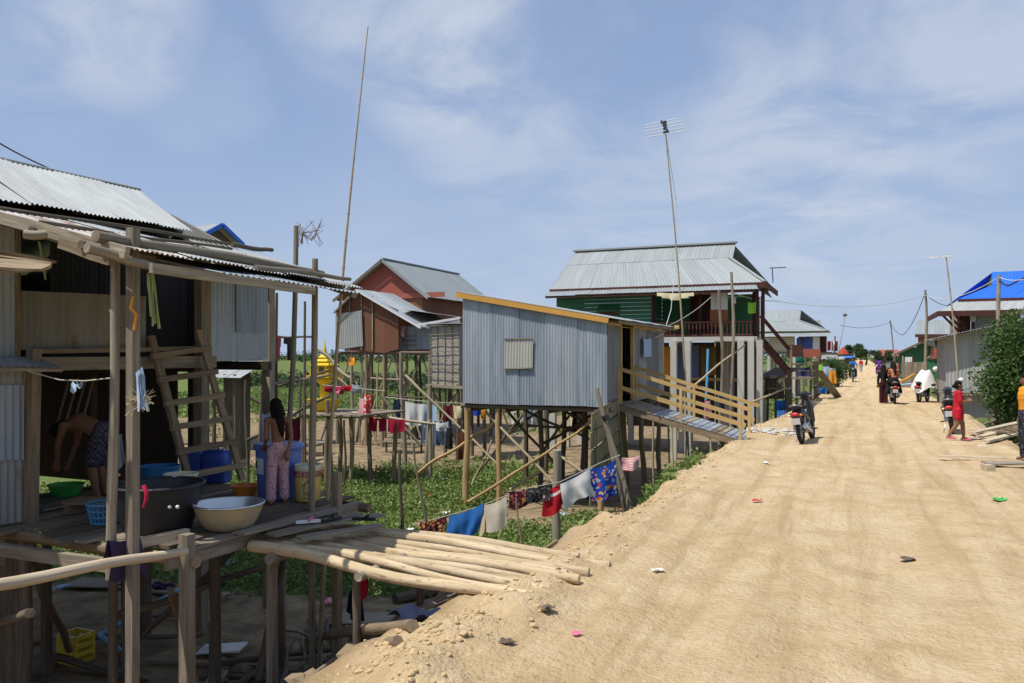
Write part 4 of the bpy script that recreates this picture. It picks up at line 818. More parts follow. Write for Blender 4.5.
# ------------------------------------------------------------------ things lying under the deck
yc_ = PT(76, 662); CR = thing('plastic_crate', 'yellow plastic crate on the dirt under the deck', 'crate', yc_)
for dx, dy, sx, sy in ((-.15, 0, .02, .26), (.15, 0, .02, .26)):
    m = M()
    for z in (.02, .12, .22, .32): m.box(yc_+vec(dx, dy, z), sx, sy, .05)
    for e in (-.12, .12): m.box(yc_+vec(dx, e, .17), sx+.006, .03, .32)
    part('side', m, YEL, CR)
for dy in (-.13, .13):
    m = M()
    for z in (.02, .32): m.box(yc_+vec(0, dy, z), .3, .02, .05)
    for e in (-.13, .13): m.box(yc_+vec(e, dy, .17), .035, .024, .32)
    m.box(yc_+vec(0, dy, .16), .24, .012, .24); part('end', m, YEL, CR)
part('bottom', M().box(yc_+vec(0, 0, .01), .3, .26, .015), YEL, CR)
m = M(); a, b, c_ = PT(218, 588), PT(100, 646), PT(130, 664)
for q, e in ((a, .32), (b, .12), (c_, .06)): q.z += e
m.tube([a, a.lerp(b, .5), a.lerp(b, .97), b, b.lerp(c_, .1), c_], .035, 9); solo('water_pipe', m, BLU3, 'bent light blue plastic pipe lying under the deck', 'pipe')
for i, (px, py, mt, lab) in enumerate([(415, 622, F_NAVY, 'crumpled dark blue cloth on the bank below the bridge'), (160, 590, F_PURP, 'crumpled purple cloth under the deck'), (225, 565, F_GREY, 'crumpled grey cloth under the deck near the metal basin')]):
    q = PT(px, py); q.z += .03; m = M()
    nn = 10
    vs = [q+vec((a-nn/2)*.036+.03*math.sin(b*.9), (b-nn/2)*.026+.025*math.sin(a*.8+i), .03+.045*math.sin(a*.9+i)*math.cos(b*.8)) for b in range(nn+1) for a in range(nn+1)]; m.add(vs, [(r_*(nn+1)+s_, r_*(nn+1)+s_+1, (r_+1)*(nn+1)+s_+1, (r_+1)*(nn+1)+s_) for r_ in range(nn) for s_ in range(nn)], None, True); solo('crumpled_cloth', m, mt, lab, 'cloth')
for px, py, sx, sy, lab in [(365, 625, .8, .5, 'flat grey board lying under the bridge near the hanging clothes'), (222, 655, .5, .3, 'pale flat board scrap lying under the deck near the front stilt'), (95, 588, .9, .5, 'wide pale board lying in the dirt under the house')]:
    q = PT(px, py); q.z += .08; solo('flat_board', M().beam(q-vec(sx/2, .1, .02), q+vec(sx/2, .1, .02), sy, .03, jit=.01, segs=2), W_GREY if sx > .6 else P_WHITE, lab, 'board')
def scrap(c, r):
    m = M(); c = Vector(c); a = R(0, 6.28); n = 4; vs = []
    for j in range(n+1):
        for i in range(n+1): u, v = (i/n-.5)*2*r+R(-.2, .2)*r, (j/n-.5)*1.4*r+R(-.2, .2)*r; vs.append(c+vec(u*math.cos(a)-v*math.sin(a), u*math.sin(a)+v*math.cos(a), R(0, .45)*r))
    return m.add(vs, [(j*(n+1)+i, j*(n+1)+i+1, (j+1)*(n+1)+i+1, (j+1)*(n+1)+i) for j in range(n) for i in range(n)])
GL2 = 'scraps of litter on the weeds'
for i in range(46):
    x = R(-12, -3.6); y = R(8.5, 21); z = zt(x, y)+.05; m = scrap((x, y, z), R(.05, .13)); solo('litter_scrap', m, random.choice([WHT, WHT, F_WHITE, F_LBLUE, F_RED, W_GREY, WHT, PNK]), 'small scrap of plastic litter lying among the weeds', 'litter', GL2)
# ------------------------------------------------------------------ grey corrugated shed on stilts, middle
SX0, SX1, SY0, SY1 = -9.0, -5.3, 17.65, 23.4
SF = .75; zr = lambda x: 3.42-(x-SX0)*.182
SH = thing('corrugated_shed', 'grey blue corrugated iron shed with slanted roof on log stilts in the middle', 'shed', (-7.1, 20.5, -1.8))
n = 5
for i in range(n):
    a, b = SX0+(SX1-SX0)*i/n-.03, SX0+(SX1-SX0)*(i+1)/n+.03; a = max(a, SX0); b = min(b, SX1); o = .012*(i % 2)
    part('wall_sheet', M().sheet((a, SY0-o, SF-.03-R(0, .02)), (b, SY0-o, SF-.03-R(0, .02)), (b, SY0-o, zr(b)-.06), (a, SY0-o, zr(a)-.06), .076, .010, 3, 6, .004), [Z_NEW, Z_BLUE, Z_BLUE, Z_NEW, Z_BLUE][i], SH)
# patch sheet over the window hole, nailed on battens
q = [PY(504, 369, SY0-.05), PY(532.5, 368.5, SY0-.05), PY(533, 338, SY0-.05), PY(504.5, 338.5, SY0-.05)]; pt = part('window_cover', M().sheet(q[0], q[1], q[2], q[3], .076, .010, 2, 6, .006), zinc('old_pale_patch', (.42, .41, .36), (.56, .54, .48), .3, .15, .7), SH, 'stained pale square patch sheet nailed over the window')
part('batten', M().beam(q[0]+vec(0, -.012, .01), q[1]+vec(0, -.012, .01), .02, .03), W_GREY, pt); part('batten', M().beam(q[3]+vec(0, -.012, -.01), q[2]+vec(0, -.012, -.01), .02, .03), W_GREY, pt)
# side wall with the door
def side(y0, y1, z0, z1, mt, nn=1, o=0.): sheets(SH, 'side_wall_sheet', (SX1+.01+o, y0, z0), (SX1+.01+o, y1, z0), (SX1+.01+o, y1, z1), (SX1+.01+o, y0, z1), nn, mt)
dy0, dy1 = PX(619.5, 350, SX1).y, PX(631.5, 350, SX1).y
side(SY0, dy0, SF-.5, zr(SX1)-.05, [Z_SIDE_SHADE], 2); side(dy1, SY1, SF-.02, zr(SX1)-.05, [Z_SIDE_SHADE, Z_OLD], 5)
for y in (dy0, dy1): part('door_frame', M().beam((SX1+.02, y, SF), (SX1+.02, y, zr(SX1)-.06), .08, .07, jit=.002), W_NEW, SH)
part('door_frame', M().beam((SX1+.02, dy0, zr(SX1)-.14), (SX1+.02, dy1, zr(SX1)-.14), .06, .07), W_NEW, SH)
sheets(SH, 'rear_wall_sheet', (SX0, SY1, SF), (SX1, SY1, SF), (SX1, SY1, zr(SX1)-.06), (SX0, SY1, zr(SX0)-.06), 5, [Z_OLD], sp=4); sheets(SH, 'rear_wall_sheet', (SX0, SY0, SF), (SX0, SY1, SF), (SX0, SY1, zr(SX0)-.06), (SX0, SY0, zr(SX0)-.06), 7, [Z_OLD], sp=4)
# roof
ra, rb = SX0-.12, SX1+.38
sheets(SH, 'roof_sheet', (rb, SY0-.12, zr(rb)+.02), (rb, SY1+.2, zr(rb)+.02), (ra, SY1+.2, zr(ra)+.02), (ra, SY0-.12, zr(ra)+.02), 8, [Z_NEW, Z_WHITE], endj=.03, lift=.012)
part('fascia_board', M().beam((ra-.02, SY0-.10, zr(ra)-.05), (SX1+.06, SY0-.10, zr(SX1+.06)-.05), .03, .13, jit=.003, segs=3), P_ORANGE, SH)
part('fascia_board', M().beam((rb-.03, SY0-.15, zr(rb)-.035), (rb-.03, SY1+.1, zr(rb)-.035), .03, .06), W_BROWN, SH)
part('lower_trim', M().beam((SX1+.03, SY0+.02, zr(SX1)-.13), (SX1+.03, SY1, zr(SX1)-.13), .04, .06), W_NEW, SH)
for y in (18.6, 19.9, 21.2, 22.6): part('rafter', M().beam((ra, y, zr(ra)-.05), (rb-.05, y, zr(rb)-.05), .05, .08), W_NEW, SH)
for i in range(18): y = SY0+.02+i*.32; part('floor_board', M().beam((SX0, y+.15, SF-.02), (SX1, y+.15, SF-.02), .31, .03), W_DARK, SH)
for y in (17.78, 19.6, 21.4, 23.2): part('floor_beam', M().log((SX0-.1, y, SF-.11), (SX1+.1, y, SF-.11), .06, .06, 4, 8), W_DARK, SH)
for x in (-8.85, -7.9, -6.8, -5.45): part('floor_beam', M().log((x, SY0+.02, SF-.20), (x, SY1+.1, SF-.20), .05, .05, 4, 8), W_DARK, SH)
# stilts and braces
for px, bx in ((467, 466), (498, 499), (602, 601)): q = PY(px, 400, 17.78); post(SH, 'stilt', base(PY(bx, 400, 17.78)), (q.x, q.y, SF-.15), .085 if px == 467 else .07, W_LOG, False, .02, 1)
for y in (19.6, 21.4, 23.2):
    for x in (-8.9, -7.7, -6.5, -5.45): post(SH, 'stilt', base((x+R(-.1, .1), y, 0)), (x, y, SF-.15), .075, W_DARK if x < -5.6 else W_BROWN, False, .03)
def br(a, b, ya, yb, r, mt, nm='brace'): p, q = PY(*a, ya), PY(*b, yb); part(nm, M().log(p, q, r, r*.85, 7, 7, .04, 1), mt, SH)
br((417, 474), (468, 440), 18.6, 18.0, .05, W_LOG); br((466, 441), (499, 419), 18.0, 17.9, .045, W_LOG); br((468, 502), (548, 452), 17.3, 17.7, .04, W_LOG); br((545, 455), (600, 413), 17.7, 18.0, .035, W_LOG)
br((486, 412), (557, 487), 17.9, 17.5, .035, BAMBOO); br((462, 430), (505, 470), 18.8, 18.6, .03, BAMBOO); br((472, 485), (492, 440), 18.9, 19.0, .03, BAMBOO); br((560, 455), (590, 478), 18.2, 18.1, .04, BAMBOO); br((510, 490), (545, 468), 19, 19.3, .045, BAMBOO)
for a, b, y in [((502, 405), (560, 470), 19.7), ((520, 408), (590, 440), 19.7), ((530, 470), (575, 408), 21.4), ((505, 435), (548, 406), 21.4), ((480, 470), (530, 406), 21.4), ((560, 408), (600, 436), 21.4), ((508, 425), (600, 428), 21.5), ((540, 445), (605, 408), 19.7)]: br(a, b, y, y+.05, .04, W_DARK)
# woven bamboo panels hanging below the side wall
BPN = thing('bamboo_screen', 'old bamboo and palm mat panel hanging under the shed corner', 'screen', (-5.35, 18.3, -1.3))
MAT = wood('palm_mat', (.27, .23, .13), (.42, .36, .22), .1, .4)
p00, p10, p11, p01 = PX(590, 508, -5.36), PX(626, 468, -5.2), PX(617, 399, -5.27), PX(592, 412, -5.3)
for i in range(5):
    f0, f1 = i/5, (i+1)/5-.02; m = M(); e = vec(-.02*(i % 2), 0, 0)
    m.add([p00.lerp(p01, f0)+e, p10.lerp(p11, f0)+e, p10.lerp(p11, f1)+e, p00.lerp(p01, f1)+e, p00.lerp(p01, f0)+e+vec(-.02, 0, 0), p10.lerp(p11, f0)+e+vec(-.02, 0, 0), p10.lerp(p11, f1)+e+vec(-.02, 0, 0), p00.lerp(p01, f1)+e+vec(-.02, 0, 0)], [(0, 1, 2, 3), (7, 6, 5, 4), (0, 4, 5, 1), (3, 2, 6, 7), (0, 3, 7, 4), (1, 5, 6, 2)], [[(0, 0), (1, 0), (1, .3), (0, .3)]]*6); part('mat', m, MAT, BPN)
for f in (.0, .2, .4, .6, .8, 1.): part('slat', M().log(p00.lerp(p01, f)+vec(.03, 0, 0), p10.lerp(p11, f)+vec(.03, 0, 0), .016, .014, 4, 6), W_DARK if f else BAMBOO, BPN)
for f in (.1, .5, .9): part('batten', M().log(p00.lerp(p10, f)+vec(.05, 0, 0), p01.lerp(p11, f)+vec(.05, 0, 0), .018, .016, 4, 6), W_GREY, BPN)
hang('denim_jacket', 'pale denim trousers hanging on the shed wall beside the door', PX(643, 338, SX1+.10), PX(651, 338, SX1+.10), .50, F_LBLUE, 'trousers', None, .9, .02)
# ------------------------------------------------------------------ yellow ramp to the road
r0a, r0b = vec(SX1+.02, dy0-.25, SF-.02), vec(SX1+.02, dy1+.25, SF-.02)
e_n = PG(741, 450, -.08); e_f = PG(757, 440, -.02); e_n.z = .0; e_f.z = .0
RP = thing('plank_ramp', 'sloping plank ramp with fresh yellow handrails from the shed door to the road', 'ramp', (e_n.x, e_n.y, -.1))
end_n, end_f = vec(e_n.x, r0a.y+.0, -.03), vec(e_n.x, r0b.y, -.03); end_n = PY(743, 441, r0a.y); end_f = PY(757, 428, r0b.y); end_f.z = end_n.z; end_f.x = end_n.x
for a, b in ((r0a, end_n), (r0b, end_f)):
    part('stringer', M().beam(a-vec(0, 0, .07), b-vec(0, 0, .07), .06, .14, jit=.004, segs=3), W_BROWN, RP)
nT = 21
TREAD = [W_GREY, Z_NEW, W_GREY, Z_NEW, W_DARK]
for i in range(nT):
    t = (i+.5)/nT; a, b = r0a.lerp(end_n, t), r0b.lerp(end_f, t); part('tread', M().beam(a-vec(0, .04, -.02), b+vec(0, .04, .02), .115, .025, up=(.25, 0, 1), jit=.006), TREAD[0] if i < 5 else random.choice([W_GREY, Z_NEW, Z_BLUE]), RP)
rz_ = .86
for a, b, nm in ((r0a, end_n, 'n'), (r0b, end_f, 'f')):
    e = (b-a); part('handrail', M().beam(a+vec(-.0, 0, rz_), b+vec(0, 0, rz_-.12)+e*.06, .035, .085, jit=.002, segs=2), W_NEW, RP)
    part('mid_rail', M().beam(a+vec(.0, 0, .42), b+vec(0, 0, .42-.06)+e*.02, .03, .10, jit=.002, segs=2), W_NEW, RP)
    for t in (.01, .52, .98): p = a.lerp(b, t); part('rail_post', M().beam(p-vec(0, 0, .2), p+vec(0, 0, rz_-.1*t-.02), .055, .055, jit=.002), W_NEW, RP)
for t in (.3, .45, .75):
    for a, b in ((r0a, end_n), (r0b, end_f)):
        p = a.lerp(b, t); post(RP, 'stilt', base(p), p-vec(0, 0, .1), .025, BAMBOO)
m = M(); q = PG(762, 440, .0)
GP = PG(775, 432, 0.); m = M()
for i in range(9):
    for j in range(5): m.rock((GP.x-1.0+i*.2+R(-.08, .08), GP.y-.6+j*.3+R(-.1, .1), zt(GP.x-1.0+i*.2, GP.y-.6+j*.3)+.01), R(.05, .12), (1.2, 1.2, .35))
solo('gravel_patch', m, CONC, 'pale grey rubble patch at the foot of the ramp', 'rubble', kind='stuff')
# ------------------------------------------------------------------ television antenna on its bamboo mast
ab = base(PD(690, 430, 22.5)); at2_ = PD(665, 128, 22.5); AN = thing('antenna_mast', 'tall thin bamboo mast with many-barred television antenna above the green house', 'antenna', ab); m = M(); pts = [ab.lerp(at2_, i/16)+vec(.10*math.sin(math.pi*i/16), 0, 0) for i in range(17)]
m.tube(pts, [.035-.02*i/16 for i in range(17)], 6)
for i in range(1, 16): m.tube([pts[i]-vec(0, 0, .015), pts[i]+vec(0, 0, .015)], (.035-.02*i/16)*1.25, 6)
part('mast', m, BAMBOO, AN); m = M(); tp = at2_; rx = vec(ca, sa, 0); ry = vec(-sa, ca, 0)
boom = part('boom', M().beam(tp+rx*.03-ry*.3+vec(0, 0, -.2), tp-rx*.05+ry*.3+vec(0, 0, .28), .05, .05), BLACKP, AN)
part('reflector', M().beam(tp+vec(0, 0, -.18), tp+vec(0, 0, .2), .09, .05), BLACKP, AN)
for i in range(5): c_ = (tp+rx*.03-ry*.3+vec(0, 0, -.24)).lerp(tp-rx*.05+ry*.3+vec(0, 0, .26), i/4); w = .60-.03*i; part('element', M().tube([c_-rx*w-vec(0, 0, .10), c_, c_+rx*w+vec(0, 0, .10)], .012, 5), P_WHITE, AN)
m = M(); m.tube([tp, PD(676, 200, 22.6), PD(676, 260, 22.7), PD(671, 310, 22.6), PD(664, 333, 22.4), PD(655, 338, 22.2)], .010, 5); part('cable', m, P_WHITE, AN)
# ------------------------------------------------------------------ red-brown stilt house behind, left of the shed
def PYx(px, py, y): return PY(px, py, y)
RY0 = 27.4                                   # its front
RH = thing('red_stilt_house', 'rust red house on stilts with grey gabled roof and lean-to front', 'house', PY(390, 440, RY0+2))
# front lean-to: brown sheets, low gable
fl, fr, pk = PY(336, 351, RY0), PY(398, 351, RY0), PY(357, 291, RY0)
tl, tr = PY(336, 313, RY0), PY(398, 310, RY0); RF = fl.z
m0 = [(336, 349), (352, 350), (373, 352), (385, 353), (398, 349)]; top_ = {336: 311, 352: 294, 357: 291, 373: 298, 385: 304, 398: 310}
cols = [336, 352, 373, 385, 398]
for i in range(4):
    a, b = cols[i], cols[i+1]; part('wall_sheet', M().sheet(PY(a-.5, m0[i][1], RY0-.02*(i % 2)), PY(b+.5, m0[i+1][1], RY0-.02*(i % 2)), PY(b+.5, top_[b], RY0-.02*(i % 2)), PY(a-.5, top_[a], RY0-.02*(i % 2)), .1, .008, 2, 4), P_RUST, RH)
for px in (349.5, 361.5, 372.5): part('batten', M().beam(PY(px, 350, RY0-.06), PY(px, 296, RY0-.06), .045, .03), W_GREY, RH)
part('wall_patch', M().sheet(PY(336, 350, RY0-.10), PY(363, 346, RY0-.10), PY(361.5, 310.5, RY0-.12), PY(335.5, 314, RY0-.12), .11, .012, 2, 6), Z_WHITE, RH, 'pale corrugated sheet hung on the brown wall')
depth_ = 3.2
def back(p, d): return Vector((p.x, p.y+d, p.z))
# lean-to roof slopes
er_ = PY(421, 327, RY0-.25); el_ = PY(334, 312, RY0-.25); pk2 = PY(356, 289, RY0-.3)
sheets(RH, 'roof_sheet', er_, back(er_, 3.4), back(pk2, 3.4), pk2, 5, [Z_NEW, Z_WHITE], pitch=.1, sp=4); sheets(RH, 'roof_sheet', back(el_, 3.4), el_, pk2, back(pk2, 3.4), 4, [Z_OLD], pitch=.1, sp=4)
part('verge_board', M().beam(el_-vec(0, .03, .04), pk2-vec(0, .03, .04), .03, .07), W_GREY, RH); part('verge_board', M().beam(pk2-vec(0, .03, .04), er_-vec(0, .03, .04), .03, .07), P_WHITE, RH)
# main block with the red gable
MY = RY0+2.6; g0, g1, gp = PY(337, 297, MY-.3), PY(423, 289, MY-.3), PY(382, 259, MY-.3); g1.z = g0.z
m = M(); a, b, c_ = vec(g0.x+.1, MY, g0.z), vec(g1.x-.1, MY, g1.z), vec(gp.x, MY, gp.z-.12); m.add([a, b, c_], [(0, 1, 2)], [[(0, 0), (1, 0), (.5, 1)]]); part('gable_board', m, P_BRICK, RH)
part('gable_trim', M().beam(vec(g0.x-.15, MY-.05, g0.z-.05), vec(g1.x+.9, MY-.05, g1.z-.02), .03, .22), P_BRICK, RH)
LEN = 6.6
for i in range(6): x0 = g0.x+.2+(g1.x-g0.x-.4)*i/6; x1 = g0.x+.2+(g1.x-g0.x-.4)*(i+1)/6; part('wall_board', M().beam(((x0+x1)/2, MY+.02, RF), ((x0+x1)/2, MY+.02, g0.z), (x1-x0)-.01, .03, up=(0, 1, 0)), P_RUST, RH)
sheets(RH, 'side_wall_sheet', (g1.x-.2, MY, RF), (g1.x-.2, MY+LEN, RF), (g1.x-.2, MY+LEN, g1.z), (g1.x-.2, MY, g1.z), 7, [P_RUST], pitch=.1, sp=4)
sheets(RH, 'side_wall_sheet', (g0.x+.2, MY, RF), (g0.x+.2, MY+LEN, RF), (g0.x+.2, MY+LEN, g0.z), (g0.x+.2, MY, g0.z), 4, [P_RUST], pitch=.1, sp=3)
rr1 = vec(g1.x+.25, MY-.3, g1.z-.13); sheets(RH, 'roof_sheet', rr1, back(rr1, LEN+.6), back(gp, LEN+.6), gp, 8, [Z_ROOF], pitch=.1, sp=4); rl1 = vec(g0.x-.2, MY-.3, g0.z-.13); sheets(RH, 'roof_sheet', back(rl1, LEN+.6), rl1, gp, back(gp, LEN+.6), 6, [Z_ROOF], pitch=.1, sp=4)
part('verge_board', M().beam(rl1-vec(0, .03, .05), gp-vec(0, .03, .05), .03, .12), W_DARK, RH); part('verge_board', M().beam(gp-vec(0, .03, .05), rr1-vec(0, .03, .05), .03, .12), Z_ROOF, RH)
part('ridge_cap', M().beam(gp+vec(0, 0, .03), back(gp, LEN+.7)+vec(0, 0, .03), .14, .05), Z_WHITE, RH)
# side porch with grey sheet wall, dark opening and small railing
pw = [PY(398, 350, RY0+.6), PY(432, 349, RY0+.6), PY(432, 327, RY0+.6), PY(398, 326, RY0+.6)]; sheets(RH, 'porch_wall_sheet', *pw, 2, [Z_BLUE], pitch=.1, sp=4)
sheets(RH, 'porch_roof_sheet', PY(460, 317, RY0+.2), PY(470, 319, RY0+3.4), PY(425, 313, RY0+3.4), PY(402, 309, RY0+.2), 3, [Z_OLD], pitch=.1, sp=4); part('eave_board', M().beam(PY(417, 325, RY0-.2), PY(460, 318, RY0+.2), .03, .09), P_WHITE, RH)
sheets(RH, 'gable_sheet', PY(422, 328, RY0+.1), PY(460, 330, RY0+.1), PY(460, 320, RY0+.1), PY(436, 323, RY0+.1), 1, [Z_BLUE], pitch=.1, sp=4)
rl = [PY(402, 340, RY0+.5), PY(416, 340, RY0+.5)]
for z in (-.2, .0, .18): part('rail', M().beam(rl[0]+vec(0, 0, z), rl[1]+vec(0, 0, z), .03, .04), W_BROWN, RH)
hang('red_white_cloth', 'narrow red and white cloth over the porch rail of the red house', PY(401, 326, RY0+.4), PY(405, 326, RY0+.4), .42, F_RSTR)
# stilts of the red house
for y in (RY0+.1, RY0+2.6, RY0+5.6, RY0+8.8):
    for px in (338, 352, 366, 384, 402, 430): q = PY(px, 350, RY0+.1); x = q.x; post(RH, 'stilt', base((x+R(-.08, .08), y, 0)), (x, y, RF-.05), .075, W_DARK if y > RY0+1 else random.choice([W_GREY, W_BROWN]), False, .03)
for y in (RY0+.1, RY0+2.6, RY0+6): part('floor_beam', M().log(PY(334, 352, RY0)+vec(0, y-RY0, -.05), vec(PY(432, 352, RY0).x, y, RF-.08), .08, .07, 5, 7), W_DARK, RH)
for i in range(20):
    y = RY0+.2+random.choice([0, .1, 2.5, 5.4]); x0 = fl.x+R(0, 4); part('brace', M().log((x0, y, RF-.1), (x0+R(-1.6, 1.6), y, -1.7), .045, .035, 6, 6, .04), random.choice([W_GREY, W_DARK, BAMBOO]), RH)
part('tie_pole', M().log(PY(365, 378, RY0+.2), PY(404, 380, RY0+.1), .05, .045, 5, 7), W_GREY, RH); part('tie_pole', M().log(PY(366, 395, RY0+.2), PY(430, 398, RY0+.1), .04, .04, 5, 7), W_DARK, RH)
# woven wall room on its own stilts, right of it
WY = 24.2; wv = [PY(431, 384, WY), PY(460, 386, WY), PY(460, 325, WY), PY(431, 327, WY)]
WRM = thing('woven_hut', 'small hut with woven palm wall in a bamboo grid left of the grey shed', 'hut', base(PY(446, 440, WY+.8)))
THATCH = Nd('woven_palm'); co = THATCH.coord('Object', (1, 1, 1)); n_ = THATCH.noise(co, 5, 4, .7); n2_ = THATCH.noise(co, 24, 3, .6); cc = THATCH.ramp(n2_, [(.3, (.27, .24, .19)), (.6, (.46, .43, .37)), (.8, (.58, .55, .49))]); cc = THATCH.mix(THATCH.rng(n_, .45, .7, 0, .5), cc, (.25, .22, .17)); THATCH.bump(n2_, .8, .03); THATCH = THATCH.fin(cc, .95, 0, .1)
for i in range(4):
    for j in range(4):
        def W_(u, v): return wv[0].lerp(wv[1], u).lerp(wv[3].lerp(wv[2], u), v)
        a, b = W_(i/4, j/4), W_((i+1)/4, (j+1)/4); part('woven_panel', M().beam(vec((a.x+b.x)/2, WY, a.z), vec((a.x+b.x)/2, WY, b.z), b.x-a.x, .04, up=(0, 1, 0), jit=.006), THATCH, WRM)
for i in range(5): part('grid_pole', M().log(W_(i/4, -.02)+vec(0, -.05, 0), W_(i/4, 1.02)+vec(0, -.05, 0), .013, .013, 3, 6, .01), W_GREY, WRM)
for j in range(8): part('grid_pole', M().log(W_(-.02, j/7)+vec(0, -.08, 0), W_(1.02, j/7)+vec(0, -.08, 0), .011, .011, 3, 6, .01), W_GREY, WRM)
sheets(WRM, 'side_sheet', wv[1], back(wv[1], 2.2), back(wv[2], 2.2), wv[2], 2, [Z_OLD], sp=4); sheets(WRM, 'side_sheet', wv[0], back(wv[0], 2.2), back(wv[3], 2.2), wv[3], 2, [Z_OLD], sp=4); sheets(WRM, 'roof_sheet', wv[2]+vec(.1, -.2, .05), back(wv[2], 2.4)+vec(.1, 0, .05), back(wv[3], 2.4)+vec(-.1, 0, .1), wv[3]+vec(-.1, -.2, .1), 3, [Z_WHITE], sp=4)
part('sill_beam', M().beam(wv[0]+vec(-.15, -.06, -.05), wv[1]+vec(.15, -.06, -.05), .10, .10, jit=.005), W_GREY, WRM)
for px in (433, 445, 458):
    for y in (WY, WY+2.1): q = PY(px, 388, WY); post(WRM, 'stilt', base((q.x, y, 0)), (q.x, y, wv[0].z), .07, W_DARK if px != 433 else W_GREY, False, .02)
for a, b in [((432, 392), (456, 420)), ((458, 392), (436, 428))]: part('brace', M().log(PY(*a, WY+.1), PY(*b, WY+.1), .035, .03, 5, 6, .03), W_GREY, WRM)
stick('tall_post', base(PD(426, 470, 24)), PD(430, 385, 24), .085, .07, W_GREY, 'stout grey post standing under the woven hut corner', 'post', None, 6, .03, 8)
stick('tall_post', base(PD(405, 462, 26)), PD(401, 352, 26), .07, .06, W_GREY, 'pale upright post before the red house with washing beside it', 'post', None, 6, .03, 8)
# ------------------------------------------------------------------ yellow spirit house on its own deck, washing behind
SD = 23.5; dk = PD(326, 411, SD); DZ2 = dk.z
SDK = thing('shrine_deck', 'low bamboo deck on posts carrying the yellow shrine', 'deck', base(dk))
for i in range(9): x = dk.x-.9+i*.33; part('slat', M().beam((x, dk.y-1.0, DZ2-.03), (x+.05, dk.y+1.3, DZ2-.03), .27, .04, jit=.008), W_GREY, SDK)
part('front_pole', M().log(PD(297, 417, SD-.8), PD(372, 416, SD-.4), .05, .045, 6, 7, .03), W_PALE, SDK); part('front_pole', M().log(PD(352, 413, SD-.6), PD(435, 424, SD-.2), .045, .04, 6, 7, .03), W_PALE, SDK)
for px, d, top in ((303, SD-.8, 405), (327, SD-1, 400), (351, SD-.7, 414), (370, SD-.3, 412), (310, SD+1, 412), (340, SD+1.1, 412), (430, SD-.2, 420), (395, SD-.2, 418)): q = PD(px, top, d); post(SDK, 'stilt', base(q), q, .07, W_BROWN if px < 400 else W_GREY, False, .03)
sc = vec(dk.x-.06, dk.y, DZ2); SR = thing('spirit_house', 'bright yellow spirit house shrine with bowl base and spire', 'shrine', sc)
m = M(); m.lathe([(0, 0), (.38, 0), (.44, .10), (.56, .36), (.60, .44), (.52, .44), (.47, .36), (0, .34)], sc, 8, False); part('bowl', m, P_YEL, SR)
m = M(); m.lathe([(.23, .34), (.17, .42), (.15, .5), (.15, .98), (.24, 1.06), (.34, 1.16), (.34, 1.24), (0, 1.24)], sc, 8, False); part('pedestal', m, P_YEL, SR)
b_ = sc+vec(0, 0, 1.24); part('platform', M().box(b_+vec(0, 0, .03), .95, .8, .08), P_YEL, SR); part('shrine_room', M().box(b_+vec(0, .05, .26), .42, .42, .4), P_YEL, SR)
for s1 in (-1, 1):
    for s2 in (-1, 1): part('pillar', M().tube([b_+vec(.34*s1, .28*s2, .06), b_+vec(.34*s1, .28*s2, .30)], .03, 6), P_YEL, SR)
part('niche', M().box(b_+vec(0, -.165, .24), .2, .02, .26), W_DARK, SR)
for k_, (w, z) in enumerate(((.78, .46), (.54, .60), (.34, .74))):
    m = M(); c_ = b_+vec(0, .03, z); h_ = w/2; m.add([c_+vec(-h_, -h_*.8, 0), c_+vec(h_, -h_*.8, 0), c_+vec(h_, h_*.8, 0), c_+vec(-h_, h_*.8, 0), c_+vec(-h_*.3, 0, .17), c_+vec(h_*.3, 0, .17), c_+vec(-h_, -h_*.8, -.04), c_+vec(h_, -h_*.8, -.04), c_+vec(h_, h_*.8, -.04), c_+vec(-h_, h_*.8, -.04)], [(0, 1, 5, 4), (1, 2, 5), (2, 3, 4, 5), (3, 0, 4), (6, 7, 1, 0), (7, 8, 2, 1), (8, 9, 3, 2), (9, 6, 0, 3), (9, 8, 7, 6)]); rf_ = part('roof_tier', m, P_YEL, SR)
    for s1 in (-1, 1): part('corner_horn', M().tube([c_+vec(h_*s1, -h_*.8, 0), c_+vec(h_*s1*1.1, -h_*.85, .06), c_+vec(h_*s1*1.12, -h_*.88, .14)], [.025, .018, .006], 5), P_YEL, rf_)
m = M(); m.lathe([(.09, .86), (.05, 1.0), (.055, 1.03), (.03, 1.1), (.012, 1.35), (0, 1.42)], b_+vec(0, .03, 0), 8); part('spire', m, P_YEL, SR)
SR.scale = (.88, .88, .80)
# far washing, hung on poles among the stilts
def far(name, label, a, b, d, drop, mat, cat='cloth', shape=None): hang(name, label, PD(a[0], a[1], d), PD(b[0], b[1], d), drop, mat, cat, shape, .5, .03, None, 0, 14, 7)
m = M(); m.tube([PD(322, 385, 23), PD(352, 388, 23), PD(385, 391, 23)], .012, 5); solo('far_line', m, ROPE, 'cord with small red washing behind the yellow shrine', 'clothesline')
far('red_blouse', 'small red cloth left of three behind the shrine', (325, 385), (335, 386), 23, .18, F_DRED); far('printed_red_cloth', 'crimson cloth with faint print, middle of the three behind the shrine', (334, 385.5), (344, 386), 23, .21, F_RSTR if 0 else fabric('crimson_print', (.36, .015, .06), [(.55, .3, .35)], 'spots', .5)); far('red_singlet', 'bright red cloth right of the three behind the shrine', (344, 385), (351.5, 385), 23, .15, F_RED); far('grey_vest', 'grey green vest at the end of the cord behind the shrine', (352, 384), (362, 385), 23.1, .24, F_GREY)
far('red_towel', 'crimson towel, left of the pair on the bamboo rail', (369.5, 417), (386, 418), 22.9, .36, F_DRED, 'towel', trousers); far('red_towel', 'crimson towel, right of the pair on the bamboo rail', (388, 418.5), (405, 419), 22.9, .36, F_DRED, 'towel', trousers)
